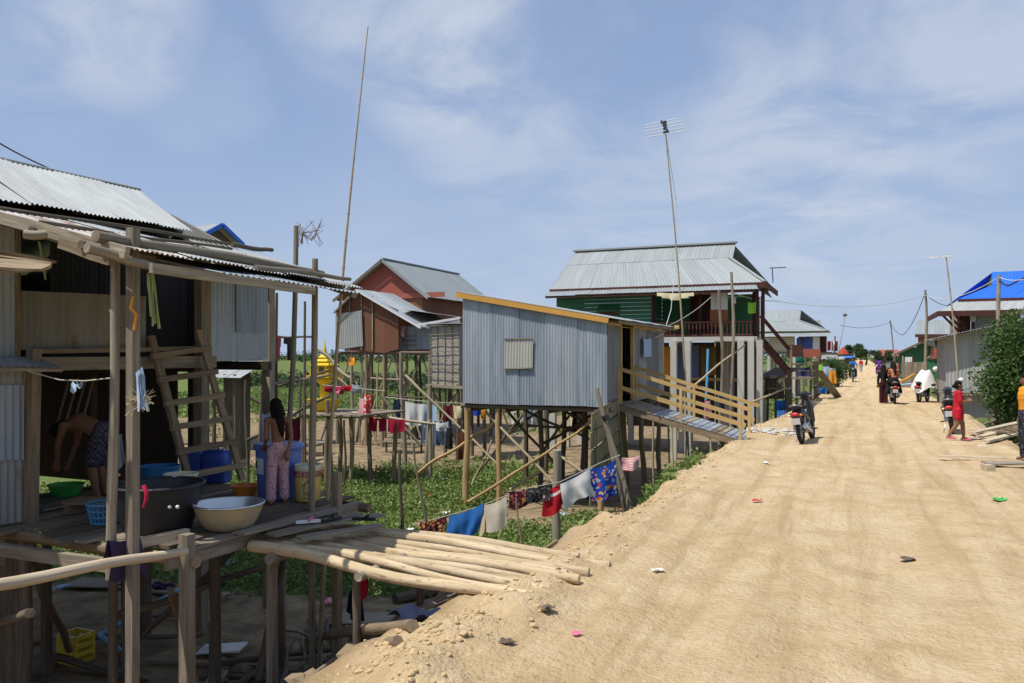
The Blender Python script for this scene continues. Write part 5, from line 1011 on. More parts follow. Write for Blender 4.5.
far('striped_frock', 'red and white frock hanging from a cord above the left crimson towel', (359, 398), (366, 397), 22.6, .58, F_RSTR, 'dress'); far('red_frock', 'red and white patterned frock beside the striped one', (364, 394), (371, 394), 22.5, .55, fabric('red_white_print', (.62, .06, .05), [(.75, .7, .65)], 'spots', .5), 'dress')
far('navy_coat', 'dark navy coat hanging left of the white sheet', (392, 400), (401, 398), 25.4, .60, F_NAVY, 'coat', skirt)
m = M(); m.tube([PD(385, 397, 25.6), PD(430, 402, 25), PD(480, 404, 25), PD(560, 402, 27), PD(625, 404, 28)], .012, 5); solo('far_line', m, ROPE, 'long cord with washing strung behind the grey shed stilts', 'clothesline')
for nm, lab, a, b, d, dr, mt, cat, sh in [('white_sheet', 'white sheet hanging left of the stout grey post', (405, 401), (424, 404), 25, .68, F_WHITE, 'sheet', None), ('pale_shirt', 'pale blue shirt partly behind the stout grey post', (424, 404), (437, 404), 25, .55, F_LBLUE, 'shirt', None), ('jeans', 'blue jeans hanging low left of the stout grey post', (421, 421), (428, 421), 24.6, .68, F_JEAN, 'jeans', trousers), ('jeans', 'blue jeans hanging low right of the stout grey post', (434, 421), (449, 421), 24.6, .70, F_JEAN, 'jeans', trousers), ('maroon_shirt', 'maroon shirt on the cord left of the thick log stilt', (443, 405), (453, 405), 25, .50, F_MAR, 'shirt', None), ('orange_print_shirt', 'orange and white shirt on the cord left of the thick log stilt', (453, 405), (462, 405), 25, .40, F_CREAM, 'shirt', None), ('black_trousers', 'black cloth slung low by the crossed braces', (445, 428), (453, 426), 23.5, .62, F_BLACK, 'trousers', skirt), ('brown_shirt', 'brown cloth slung low behind the thick log stilt', (457, 432), (465, 430), 22.5, .75, fabric('brown_cotton', (.13, .05, .03)), 'cloth', None), ('white_printed_cloth', 'white printed cloth hanging low before the jeans', (436, 422), (448, 422), 24.4, .26, fabric('white_blue_print', (.68, .68, .67), [(.2, .25, .4)], 'spots', .5), 'cloth', None),
    ('blue_shirt', 'strong blue shirt right of the thick log stilt', (473, 404), (482, 404), 26, .35, fabric('royal_blue', (.03, .06, .45)), 'shirt', None), ('orange_shorts', 'small orange cloth under the shed floor', (481, 406), (486, 406), 21, .32, F_ORA, 'cloth', None), ('grey_shirt', 'grey shirt hanging behind the middle stilts', (533, 405), (546, 405), 28, .7, F_GREY, 'shirt', None), ('pale_shirt', 'pale lilac shirt hanging behind the middle stilts', (522, 406), (531, 406), 28, .65, F_LBLUE, 'shirt', None), ('cream_cloth', 'cream cloth hanging behind the shed stilts', (562, 404), (573, 404), 28, .75, F_CREAM, 'cloth', None), ('maroon_cloth', 'maroon cloth hanging under the shed near its road corner', (571, 403), (586, 403), 23, .85, F_MAR, 'cloth', skirt), ('white_print_cloth', 'white patterned cloth beside the maroon one under the shed', (577, 413), (584, 413), 22.8, .55, F_RSTR if 0 else fabric('white_grey_print', (.6, .6, .6), [(.15, .15, .16)], 'spots', .6), 'cloth', None), ('white_shirt', 'white shirt hanging left behind the middle stilts', (508, 407), (516, 407), 28, .6, F_WHITE, 'shirt', shirt)]:
    far(nm, lab, a, b, d, dr, mt, cat, sh)
far('maroon_shirt', 'dark red shirt on the far rail between the near house and the tall post', (272, 335), (281, 336), 19, .5, F_MAR, 'shirt'); far('black_shirt', 'black shirt on the far rail beside the dark red one', (284, 337), (295, 337), 19, .55, F_BLACK, 'shirt', shirt); stick('far_rail', PD(262, 336, 19.1), PD(312, 337, 19.1), .03, .025, W_DARK, 'dark rail with two shirts behind the tall posts', 'pole')
hang('orange_cloth', 'orange cap-like cloth hung on the stilts of the red house', PD(348, 357, 27), PD(356, 357, 27), .26, F_ORA, 'cloth', skirt, .9, .04)
for (a, b, d, r, mt, lab) in [((314, 347), (350, 378), 22, .05, W_PALE, 'slanting pale pole above the shrine leaning toward the red house'), ((329, 368), (352, 392), 24, .05, W_PALE, 'short slanting pale pole right of the shrine'), ((405, 375), (460, 428), 23.4, .045, W_PALE, 'long slanting pole under the woven hut'), ((380, 395), (420, 445), 24.5, .05, W_GREY, 'slanting grey pole behind the crimson towels'), ((262, 392), (330, 370), 17, .03, W_DARK, 'crooked thin pole slanting behind the girl'), ((247, 440), (330, 396), 18, .04, W_DARK, 'dark crooked pole rising to the right behind the girl'), ((250, 398), (300, 432), 17.5, .035, W_DARK, 'dark crooked pole falling to the right behind the girl')]:
    stick('slanting_pole', PD(*a, d), PD(*b, d), r, r*.8, mt, lab, 'pole', None, 6, .05)
for i, (px, d, t_) in enumerate([(246, 18, 380), (262, 17, 385), (300, 19, 372), (330, 20, 420), (344, 22, 420)]):
    q = PD(px, t_, d); stick('thin_post', base(q), q, .04, .03, W_DARK, ['thin dark post at the left behind the ladder', 'thin dark post behind the blue barrel', 'thin dark post right of the girl in the distance', 'thin dark post just left of the shrine deck stilts', 'thin dark post among the shrine deck stilts'][i], 'post')
# benches of planks lying on trestles in the brown yard
for i, (px, py, w, lab) in enumerate([(400, 437, 40, 'row of planks on trestles behind the crimson towels'), (300, 440, 44, 'plank bench on the bare ground behind the yellow bucket')]):
    q = PG(px, py+14, -1.75); d = depth(q); q.z = zt(q.x, q.y); t = thing('plank_bench', lab, 'bench', q); ww = w*d/800
    for j in range(3): part('plank', M().beam(q+vec(-ww/2, j*.28, .45), q+vec(ww/2, j*.28+.1, .45), .22, .04, jit=.008, segs=2), W_GREY, t)
    for s1 in (-.4, .4): part('trestle', M().beam(q+vec(ww*s1, 0, .0), q+vec(ww*s1, .0, .42), .06, .06), W_DARK, t); part('trestle', M().beam(q+vec(ww*s1, .56, .0), q+vec(ww*s1, .56, .42), .06, .06), W_DARK, t)
# small hut with pale roof far left, and the far blue gable above the near roof
HB = PD(236, 378, 26); HU = thing('low_hut', 'low dark hut with pale sheet roof seen behind the ladder', 'hut', base(HB)); zb = zt(HB.x, HB.y)
ze = PD(236, 377, 26).z; zt2 = PD(236, 360, 26).z; xa, xb = PD(212, 377, 26).x, PD(260, 377, 26).x
sheets(HU, 'roof_sheet', (xa-.2, HB.y-.9, ze), (xb+.1, HB.y-.7, ze), (xb-.5, HB.y+1.6, zt2+.1), (xa-.5, HB.y+1.6, zt2+.1), 3, [Z_WHITE], pitch=.1, sp=4)
for x in (xa, (xa+xb)/2, xb-.3):
    for y in (HB.y-.5, HB.y+1.3): post(HU, 'post', base((x, y, 0)), (x, y, ze+.1), .06, W_DARK)
sheets(HU, 'wall_sheet', (xa, HB.y+.2, zb), (xb-.3, HB.y+.2, zb), (xb-.3, HB.y+.2, ze+.15), (xa, HB.y+.2, ze+.15), 3, [W_DARK], sp=3, pitch=.12)
BG = thing('blue_gable_house', 'house with blue edged gable showing above the near roof', 'house', base(PD(222, 400, 31))); pk3 = PD(222, 223.5, 31); BX = pk3.x; n3 = PX(199, 236, BX); hw = pk3.y-n3.y; n3 = vec(BX, pk3.y-hw, n3.z); f3 = vec(BX, pk3.y+hw, n3.z); iw = vec(-4.5, 0, 0)
sheets(BG, 'roof_sheet', n3+iw, n3, pk3, pk3+iw, 4, [Z_ROOF], pitch=.12, sp=3); sheets(BG, 'roof_sheet', f3, f3+iw, pk3+iw, pk3, 4, [Z_ROOF], pitch=.12, sp=3)
part('verge_board', M().beam(n3+vec(.03, 0, -.05), pk3+vec(.03, 0, -.05), .05, .16), P_BLUE, BG); part('verge_board', M().beam(pk3+vec(.03, 0, -.05), f3+vec(.03, 0, -.05), .05, .16), P_BLUE, BG)
m = M(); m.add([n3+vec(-.35, .2, 0), f3+vec(-.35, -.2, 0), pk3+vec(-.35, 0, -.1)], [(0, 1, 2)]); part('gable_board', m, W_DARK, BG)
zf = CH+.2; sheets(BG, 'wall_sheet', vec(BX-.35, n3.y+.2, zf), vec(BX-.35, f3.y-.2, zf), vec(BX-.35, f3.y-.2, f3.z), vec(BX-.35, n3.y+.2, n3.z), 5, [Z_OLD], sp=3, pitch=.12); sheets(BG, 'wall_sheet', vec(BX-4.2, n3.y+.2, zf), vec(BX-.35, n3.y+.2, zf), vec(BX-.35, n3.y+.2, n3.z), vec(BX-4.2, n3.y+.2, n3.z), 4, [Z_OLD], sp=3, pitch=.12)
for dx in (-.4, -4.2):
    for yy in (n3.y+.2, pk3.y, f3.y-.2): post(BG, 'stilt', base((BX+dx, yy, 0)), (BX+dx, yy, zf), .08, W_DARK)
# ------------------------------------------------------------------ green board house with verandah
GY = 28.8; GX1 = -3.4; GX0 = -10.75
GH = thing('green_house', 'long green board house on concrete posts with big grey roof and red verandah', 'house', (-7, 31, -1.8))
fz = PY(745, 339, GY).z; ez = PY(745, 290, GY-.6).z
# concrete stilts
for x, y in [(PY(674, 350, GY-.7).x, GY-.7), (PY(688, 350, GY-.66).x, GY-.66), (PY(741, 350, GY-.7).x, GY-.7), (PY(751, 350, GY-.6).x, GY-.6), (PY(759.5, 350, GY-.5).x, GY-.5)]+[(x, y) for x in (-10.8, -8.6, -6.2, -4.6) for y in (GY+1.6, GY+3.2)]+[(-10.8, GY), (-9, GY)]:
    part('concrete_post', M().beam(base((x, y, 0)), (x, y, fz-.05), .21, .21, jit=.006), CONC, GH)
part('floor_edge', M().beam((GX0, GY-.55, fz), (GX1+.1, GY-.55, fz), .14, .16), CONC, GH); part('floor_edge', M().beam((GX1+.1, GY-.45, fz), (GX1+.1, GY+3.5, fz), .14, .16), CONC, GH)
for i in range(11): part('floor_board', M().beam((GX0+.02, GY-.4+i*.34, fz+.03), (GX1, GY-.4+i*.34, fz+.03), .33, .04), W_RED, GH)
# green lap boards: closed room left, recessed wall behind the verandah
wl_, wr_ = GX0+.1, PY(653, 310, GY).x; hb = (ez-.05-fz)/11
for i in range(11):
    z = fz+.06+hb*(i+.5); part('wall_board', M().beam((wl_, GY-.02, z), (wr_, GY-.02, z), .03, hb*.96, up=(0, -.12, 1), jit=.002), P_GREEN, GH)
    part('wall_board', M().beam((wr_, GY+1.5, z), (GX1-.15, GY+1.5, z), .03, hb*1.04, up=(0, -.05, 1)), P_GREEN, GH); part('wall_board', M().beam((wr_-.02, GY, z), (wr_-.02, GY+1.5, z), .03, hb*.96, up=(.12, 0, 1)), P_GREEN, GH)
    part('wall_board', M().beam((wl_, GY, z), (wl_, GY+3.3, z), .03, hb*.96, up=(-.12, 0, 1)), P_GREEN, GH); part('wall_board', M().beam((GX1-.15, GY+1.5, z), (GX1-.15, GY+3.3, z), .03, hb*.96, up=(.12, 0, 1)), P_GREEN, GH)
# window flap on the green wall
wf = [PY(600, 306, GY), PY(620, 306, GY)]; wd_ = part('window', M().beam(vec(wf[0].x, GY-.05, wf[0].z-.35), vec(wf[1].x, GY-.05, wf[0].z-.35), .02, .7), W_DARK, GH); m = M(); m.add([wf[0]+vec(0, -.06, .02), wf[1]+vec(0, -.06, .02), wf[1]+vec(0, -.42, -.22), wf[0]+vec(0, -.42, -.22), wf[0]+vec(0, -.06, .05), wf[1]+vec(0, -.06, .05), wf[1]+vec(0, -.42, -.19), wf[0]+vec(0, -.42, -.19)], [(0, 3, 2, 1), (4, 5, 6, 7), (0, 1, 5, 4), (2, 3, 7, 6), (1, 2, 6, 5), (3, 0, 4, 7)]); part('window_flap', m, P_GREEN, wd_)
for px in (653.5, 700, 757, 763): q = PY(px, 310, GY-.05); part('verandah_post', M().beam((q.x, q.y, fz), (q.x, q.y, ez+.05), .11, .11), W_RED, GH)
for y in (GY+.75, GY+1.5, GY+3.3): part('verandah_post', M().beam((GX1-.05, y, fz), (GX1-.05, y, ez+.05), .11, .11), W_RED, GH)
# railing, every baluster
rx0, rx1 = PY(654, 330, GY-.5).x, GX1+.05; zt_r = PY(710, 322, GY-.5).z
part('top_rail', M().beam((rx0, GY-.5, zt_r), (rx1, GY-.5, zt_r), .07, .06), W_RED, GH); part('top_rail', M().beam((rx0, GY-.5, fz+.14), (rx1, GY-.5, fz+.14), .05, .05), W_RED, GH)
nb = 26
for i in range(nb): x = rx0+(rx1-rx0)*(i+.5)/nb; part('baluster', M().beam((x, GY-.5, fz+.1), (x, GY-.5, zt_r), .045, .04), W_RED, GH)
part('door', M().beam((PY(690, 310, GY+1.4).x, GY+1.45, fz+1.0), (PY(690, 310, GY+1.4).x+1.0, GY+1.45, fz+1.0), .03, 1.75), W_RED, GH)
# roofs: skirt over the verandah, big slope, small gable over the hip at the road end
sk = [vec(GX0-.12, GY-.95, ez), vec(GX1+.25, GY-.95, ez+.0), vec(GX1+.1, GY-.05, ez+.30), vec(GX0-.0, GY-.05, ez+.30)]
sheets(GH, 'skirt_roof_sheet', sk[0], sk[1], sk[2], sk[3], 9, [Z_ROOF], pitch=.12, sp=4, amp=.008)
sheets(GH, 'skirt_roof_sheet', sk[1], vec(GX1+.25, GY+4.0, ez), vec(GX1+.1, GY+3.7, ez+.3), sk[2], 8, [Z_ROOF], pitch=.12, sp=4, amp=.008)
e0z = PY(770, 282, GY-.3).z; rdg = GY+1.7; rl_, rr_ = PY(576, 250, rdg), PY(733, 245.5, rdg); rzz = (rl_.z+rr_.z)/2
b0, b1 = vec(GX0-.05, GY-.35, e0z), vec(GX1+.42, GY-.35, e0z); rA, rB = vec(rl_.x, rdg, rzz), vec(rr_.x, rdg, rzz); c0_, c1_ = vec(GX0-.05, rdg+2.05, e0z), vec(GX1+.42, rdg+2.05, e0z)
# hip corner a little below the ridge end
hp = vec(rB.x-.05, rdg, rzz-.75); hipz = rzz-.62
f_ = (hipz-e0z)/(rzz-e0z); q_f = b1.lerp(rB, f_); q_f = vec(rB.x-.02, GY-.35+(rdg-GY+.35)*f_, hipz); q_b = vec(rB.x-.02, rdg+2.05-(2.05)*f_, hipz)
sheets(GH, 'roof_sheet', b0, b1, vec(rB.x+.0, q_f.y, hipz), vec(b0.x+(rA.x-b0.x)*f_, q_f.y, hipz), 10, [Z_ROOF], pitch=.12, sp=4, amp=.008, lift=.004)
sheets(GH, 'roof_sheet', vec(b0.x+(rA.x-b0.x)*f_, q_f.y+.01, hipz+.01), vec(rB.x+.1, q_f.y+.01, hipz+.01), rB+vec(.1, 0, 0), rA, 9, [Z_ROOF], pitch=.12, sp=4, amp=.008, lift=.004)
sheets(GH, 'roof_sheet', c1_, c0_, rA, rB, 10, [Z_ROOF], pitch=.12, sp=3)
sheets(GH, 'roof_sheet', b1, c1_, q_b, q_f, 6, [Z_ROOF], pitch=.12, sp=4, amp=.008); sheets(GH, 'roof_sheet', c0_, b0, rA, rA, 6, [Z_ROOF], pitch=.12, sp=3)
m = M(); m.add([q_f+vec(.0, 0, 0), q_b, rB+vec(0, 0, -.02)], [(0, 1, 2)]); part('gable_board', m, W_DARK, GH)
part('ridge_cap', M().beam(rA+vec(-.1, 0, .04), rB+vec(.15, 0, .04), .22, .06), Z_WHITE, GH); part('hip_cap', M().beam(q_f+vec(0, -.02, .03), b1+vec(0, 0, .03), .12, .04), Z_WHITE, GH)
part('fascia', M().beam(b0+vec(0, -.03, -.10), b1+vec(.03, -.03, -.10), .04, .20), W_RED, GH); part('fascia', M().beam(b1+vec(.05, -.03, -.10), c1_+vec(.05, 0, -.10), .04, .20), W_RED, GH)
part('eave_rail', M().beam(sk[0]+vec(.1, .06, -.06), sk[1]+vec(-.1, .06, -.06), .06, .08), W_RED, GH)
# stairs down to the road side
s0, s1 = vec(GX1+.1, GY+1.2, fz), vec(GX1+1.05, GY+1.4, 1.25)
for e in (0, .85): part('stair_stringer', M().beam(s0+vec(0, e, 0), s1+vec(0, e, 0), .06, .2), W_RED, GH); part('stair_rail', M().beam(s0+vec(0, e, .85), s1+vec(0, e, .85), .06, .08), W_RED, GH)
for i in range(8): t = (i+.5)/8; p = s0.lerp(s1, t); part('stair_tread', M().beam(p+vec(0, 0, .03), p+vec(0, .85, .03), .22, .035), W_RED, GH)
for e in (0, .85): part('stair_newel', M().beam(base(s1+vec(0, e, 0)), s1+vec(0, e, .1), .08, .08), W_DARK, GH)
# lower storey things
part('lower_wall', M().beam((GX1-.2, GY+3.2, .2), (GX1-.2, GY+6, .2), .06, 2.2), PALEGREEN, GH); part('hearth_beam', M().beam(PY(690, 379, GY+.4), PY(742, 380, GY+.4), .10, .10), W_NEW, GH)
for i in range(4): part('lower_wall_board', M().beam((-10.6+i*1.8, GY+3.3, .7), (-8.85+i*1.8, GY+3.3, .7), .04, 3.4), W_DARK, GH)
hang('orange_curtain', 'orange curtain hanging under the green house', PY(663, 346, GY+.2), PY(672, 346, GY+.2), 1.3, F_ORA, 'curtain', None, .9); hang('blue_curtain', 'grey blue cloth hanging between the concrete posts', PY(676, 345, GY+.5), PY(699, 345, GY+.5), 1.35, fabric('slate_cloth', (.16, .19, .30)), 'curtain', None, .9); hang('tan_curtain', 'dull tan curtain hanging under the green house verandah', PY(701, 346, GY+.9), PY(716, 346, GY+.9), 1.1, fabric('dull_tan', (.26, .17, .06)), 'curtain', None, .9)
m = M(); m.cloth(PY(657, 292.5, GY-1.0), PY(694, 292.5, GY-1.0), .30, .0, 14, 5, .03, 5, lambda u, v: (u, v < 1-.9*abs(u-.5)*1.2)); solo('cream_awning', m, F_CREAM, 'cream cloth slung under the eave of the green house', 'awning')
hang('white_brown_cloth', 'white over brown cloth hanging on the verandah', PY(711, 292, GY-.25), PY(728, 292, GY-.25), .62, F_WHITE, 'cloth', None, .5); hang('brown_cloth', 'rust brown cloth hanging on the verandah below the white one', PY(710, 309, GY-.22), PY(728, 309, GY-.22), .58, fabric('rust_brown', (.35, .13, .06)), 'cloth', None, .5); hang('green_singlet', 'lime green top hanging near the verandah end', PY(748, 302, GY-.55), PY(756, 302, GY-.55), .38, F_GREEN, 'shirt', None, .8); hang('white_cap_cloth', 'small white cloth hanging at the verandah opening', PY(733, 297, GY-.5), PY(736, 297, GY-.5), .2, F_WHITE)
m = M(); m.tube([PY(708, 349, GY-.9), PY(707, 380, GY-.9), PY(706, 400, GY-.9)], .045, 7); solo('blue_pipe', m, pl('sky_blue_pipe', (.12, .42, .72)), 'upright sky blue pipe in front of the green house', 'pipe')
for px, t_, b_, d, lab in [(719, 290, 425, 26.3, 'tall crooked grey pole before the verandah, left of two'), (731, 272, 425, 26.2, 'tall crooked grey pole before the verandah, right of two')]:
    q = PD(px+2, b_, d); stick('tall_pole', base(q), PD(px, t_, d), .07, .045, W_GREY, lab, 'pole', None, 9, .08, 7, 2)
stick('slanting_bamboo', PD(690, 388, 25.5), PD(745, 345, 26.5), .03, .028, BAMBOO, 'bamboo slanting up before the concrete posts', 'pole'); stick('slanting_bamboo', PG(752, 402, .45), PD(792, 386, 31), .035, .03, BAMBOO, 'bamboo rail slanting from the concrete posts to the landing', 'pole')
vb = PD(770, 268, 30.5); m = M(); m.tube([PD(773, 283, 30.5), vb+vec(.08, 0, 0)], .02, 5); m.beam(vb, vb+vec(.55, .2, .02), .05, .03)
for i in range(4): c_ = vb.lerp(vb+vec(.55, .2, .02), i/3); m.tube([c_-vec(0, .25, .05), c_+vec(0, .25, .05)], .012, 4)
solo('roof_antenna', m, W_DARK, 'small dark antenna standing on the eave corner of the green house', 'antenna')
m = M(); m.box(PD(677, 327, 19.5), .10, .10, .09); solo('fuse_box', m, W_NEW, 'tiny tan box fixed at the shed eave end', 'box')
# bundle of netting and cloth beneath the ramp
for px, py, mt, lab in [(707, 408, F_PINK, 'pink cloth hanging behind the ramp'), (720, 400, fabric('dark_slate', (.05, .06, .09)), 'dark cloth bundle behind the ramp')]: hang('cloth_bundle', lab, PD(px-4, py-8, 22.5), PD(px+5, py-8, 22.5), .5, mt, 'cloth', skirt, .9, .05)
# ------------------------------------------------------------------ landing, shack and stuff between the green house and the tan house
LX = thing('roadside_landing', 'weathered plank landing with rails beside the road past the green house', 'landing', base((-2.9, 36, 0)))
l0, l1 = PD(794, 378, 33), PD(815, 379, 34.5); lz = l0.z
for i in range(8): y = l0.y-.6+i*.42; part('plank', M().beam((l0.x-1.6, y, lz), (l1.x, y, lz), .38, .05, jit=.01), W_GREY, LX)
for px, d, t_, b_ in ((791, 32.5, 346, 400), (816, 35, 358, 402), (803, 36, 362, 400), (797, 33, 364, 402), (811, 34, 364, 402)): q = PD(px, t_, d); post(LX, 'post', base(q), q, .12 if px == 816 else .06, W_GREY, px == 816)
for py in (364, 371): part('rail', M().log(PD(792, py, 32.6), PD(815, py, 34.5), .035, .03, 4, 6), W_GREY, LX)
part('gang_plank', M().beam(PD(819, 371, 35), PG(838, 397, .0), .35, .06, jit=.01, segs=2), W_GREY, LX)
part('red_chest', M().box(PD(811, 353, 34.5), .75, .6, .35), P_BRICK, LX); part('red_chest', M().box(PD(795, 351, 33.5), .6, .5, .5), W_RED, LX)
SK_ = thing('scrap_shack', 'low dark scrap shack between the green house and the landing', 'shack', base(PD(778, 400, 31)))
part('roof_plank', M().beam(PD(766, 379, 31), PD(787, 368, 31.5), 1.2, .05, jit=.01, segs=2), W_DARK, SK_); part('roof_plank', M().beam(PD(768, 377, 30.5), PD(784, 377, 31), .2, .12), W_GREY, SK_)
for px in (768, 776, 786): q = PD(px, 377, 31); post(SK_, 'post', base(q), q, .05, W_DARK)
for i in range(5): part('wall_plank', M().beam(PD(766+i*4, 399, 32.4), PD(767+i*4, 379, 32.4), .15, .03, up=(0, 1, 0), jit=.01), W_DARK, SK_)
part('shelf', M().beam(PD(765, 388, 31.2), PD(790, 389, 31.2), .5, .04, jit=.01), W_GREY, SK_)
for (px, py, d, w, drop, mt, lab) in [(780, 404, 29.5, 10, .35, F_BLUE, 'blue plastic sheet slumped by the shack'), (782, 414, 27, 9, .3, F_BLUE, 'blue plastic sheet lying near the concrete posts'), (804, 371, 34.5, 14, .45, fabric('indigo_cloth', (.05, .05, .14)), 'indigo cloth over the landing rail'), (810, 369, 35, 8, .3, F_GREEN, 'lime cloth over the landing rail'), (819, 368, 36, 7, .75, F_GREEN, 'long lime cloth on the landing post'), (825, 370, 37, 8, .7, F_LBLUE, 'pale blue cloth right of the lime one'), (832, 374, 38, 8, .6, F_ORA, 'pale orange cloth at the end of the landing'), (800, 357, 34, 7, .5, fabric('teal_cloth', (.02, .2, .14)), 'teal cloth behind the landing'), (822, 391, 36, 9, .25, F_BLUE, 'blue cloth at the foot of the gang plank')]:
    hang('hung_cloth', lab, PD(px-w/2, py-4, d), PD(px+w/2, py-4, d), drop, mt, 'cloth', None, .7, .05)
m = M(); rr = np.random.RandomState(8)
def bush(name, label, c, rx, ry, rz, n, ls, mat, seed, stems=8, cat='bush', hollow=.35):
    rr = np.random.RandomState(seed); c = Vector(c); t = thing(name, label, cat, base(c)); bz = zt(c.x, c.y); m = M(); P = []
    for i in range(stems):
        a = R(0, 6.28); e = c+vec(math.cos(a)*rx*R(.2, .8), math.sin(a)*ry*R(.2, .8), rz*R(-.2, .85)); s_ = vec(c.x+math.cos(a)*rx*.25, c.y+math.sin(a)*ry*.25, bz-.1); m.log(s_, e, .022, .008, 5, 5, .06)
        k_ = n//stems; q = rr.randn(k_, 3); q /= np.linalg.norm(q, axis=1)[:, None]; q *= (rr.rand(k_)**hollow)[:, None]*np.array([rx*.45, ry*.45, rz*.42]); P.append(q+np.array(e))
        k2 = k_//3; tt_ = rr.rand(k2)[:, None]; P.append(np.array(s_)*(1-tt_)+np.array(e)*tt_+rr.randn(k2, 3)*np.array([rx, ry, rz])*.12)
    part('stems', m, W_BROWN, t); P = np.concatenate(P); P[:, 2] = np.maximum(P[:, 2], bz+.05); v, f = leaf_mesh(P, ls, .6, rr); v -= np.array(ORI[t.name]); o = npmesh('foliage', v, f, mat, 'x'); del o['kind']; o.parent = t; return t
bush('roadside_shrub', 'green shrub beside the far cloths on the left of the road', PD(842, 376, 48)+vec(-.6, 0, 0), 1.0, 1.2, 1.0, 2200, .12, LEAF_BUSH, 3); bush('weedy_clump', 'green weeds sprouting under the landing gang plank', PD(824, 385, 39), .8, .8, .6, 1500, .1, LEAF_LOW, 4)
# ------------------------------------------------------------------ tan house with blue shutters, further on
TY = 70.; TH = thing('tan_house', 'tan board house with blue shutters and grey roof beyond the landing', 'house', (-5.5, 73, -1.8))
tx0, tx1 = -11.5, PY(826, 345, TY).x; tf = PY(800, 352, TY).z; te = PY(800, 336, TY).z; trz = PY(800, 310, TY+3.2).z
for i in range(7): z = tf+(te-tf)*(i+.5)/7; part('wall_board', M().beam((tx0, TY, z), (PY(795, 345, TY).x, TY, z), .04, (te-tf)/7*.95), P_TAN, TH)
part('wall_board', M().beam((PY(819, 345, TY).x, TY+.3, (tf+te)/2), (tx1, TY+.3, (tf+te)/2), .04, te-tf), W_RED, TH)
a_ = PY(795, 345, TY).x; b_ = PY(813, 345, TY).x
part('window', M().beam((a_+.25, TY+.02, (tf+te)/2), (b_-.3, TY+.02, (tf+te)/2), .05, te-tf-.1), W_DARK, TH)
part('shutter', M().beam((a_+.12, TY-.06, (tf+te)/2-.03), (a_+.48, TY-.06, (tf+te)/2-.03), .04, te-tf-.25), P_SHUT, TH); part('shutter', M().beam((b_-.72, TY-.06, (tf+te)/2-.03), (b_-.02, TY-.06, (tf+te)/2-.03), .04, te-tf-.1), P_SHUT, TH); part('door', M().beam((b_+.02, TY-.04, (tf+te)/2-.03), (b_+.52, TY-.04, (tf+te)/2-.03), .04, te-tf-.02), P_WHITE, TH)
part('floor_beam', M().beam((tx0, TY-.1, tf-.1), (tx1+.5, TY-.1, tf-.1), .12, .2), W_DARK, TH)
for x in (-11, -9, -7, -5, -3.4): 
    for y in (TY, TY+3, TY+6): post(TH, 'stilt', base((x, y, 0)), (x, y, tf), .12, CONC, True)
t0, t1 = vec(tx0-.3, TY-.7, te-.05), vec(tx1+.8, TY-.7, te-.05); k0, k1 = vec(tx0, TY+.1, te+.28), vec(tx1+.2, TY+.1, te+.28)
sheets(TH, 'skirt_roof_sheet', t0, t1, k1, k0, 6, [Z_ROOF], pitch=.16, sp=3); rgA, rgB = vec(tx0, TY+3.2, trz), vec(PY(801, 310, TY+3.2).x, TY+3.2, trz)
q1 = vec(rgB.x, TY+1.6, te+.3+(trz-te-.3)*.5)
sheets(TH, 'roof_sheet', k0+vec(0, -.15, .12), k1+vec(0, -.15, .12), q1, vec(tx0, TY+1.6, q1.z), 6, [Z_ROOF], pitch=.16, sp=3); sheets(TH, 'roof_sheet', vec(tx0, TY+1.61, q1.z+.01), q1+vec(0, .01, .01), rgB, rgA, 5, [Z_ROOF], pitch=.16, sp=3)
sheets(TH, 'roof_sheet', k1+vec(0, -.15, .12), vec(tx1+.2, TY+6.6, te+.4), vec(rgB.x, TY+4.8, q1.z), q1, 4, [Z_ROOF], pitch=.16, sp=3); sheets(TH, 'roof_sheet', vec(tx1+.2, TY+6.6, te+.4), vec(tx0, TY+6.6, te+.4), rgA, rgB, 4, [Z_ROOF], pitch=.16, sp=3)
m = M(); m.add([q1, vec(rgB.x, TY+4.8, q1.z), rgB], [(0, 1, 2)]); part('gable_board', m, W_DARK, TH); part('hip_cap', M().beam(q1+vec(0, 0, .04), k1+vec(0, -.15, .16), .16, .05), Z_WHITE, TH)
for px in (826, 835): q = PY(px, 345, TY+2); post(TH, 'porch_post', base(q), (q.x, q.y, te+.05), .08, W_GREY)
for i, (px, mt, lab) in enumerate([(821, F_RED, 'red cloth on the porch of the tan house'), (825, F_CREAM, 'cream cloth on the porch of the tan house'), (829, F_RED, 'second red cloth on the porch of the tan house, farther right'), (833, F_WHITE, 'white cloth on the porch of the tan house'), (836, F_MAR, 'maroon cloth at the right end of the tan house porch')]): hang('porch_cloth', lab, PY(px-1.5, 341, TY+1.6), PY(px+1.8, 341, TY+1.6), .8, mt, 'cloth', None, .7, .04)
gr2 = PD(815, 328, 95); G2 = thing('grey_roof_house', 'grey roofed house just behind the tan house', 'house', base(gr2)); q = PD(806, 334, 95); q2 = PD(822, 334, 95); qq, qq2 = PD(806, 320, 97), PD(821, 320, 97)
sheets(G2, 'roof_sheet', q, q2, qq2, qq, 3, [Z_ROOF], pitch=.2, sp=3); sheets(G2, 'wall_sheet', q-vec(0, -.3, 2), q2-vec(0, -.3, 2), q2+vec(0, .3, 0), q+vec(0, .3, 0), 3, [Z_OLD], pitch=.2, sp=3)
for a in (q, q2): post(G2, 'stilt', base(a), a-vec(0, 0, 1.9), .12, W_DARK)
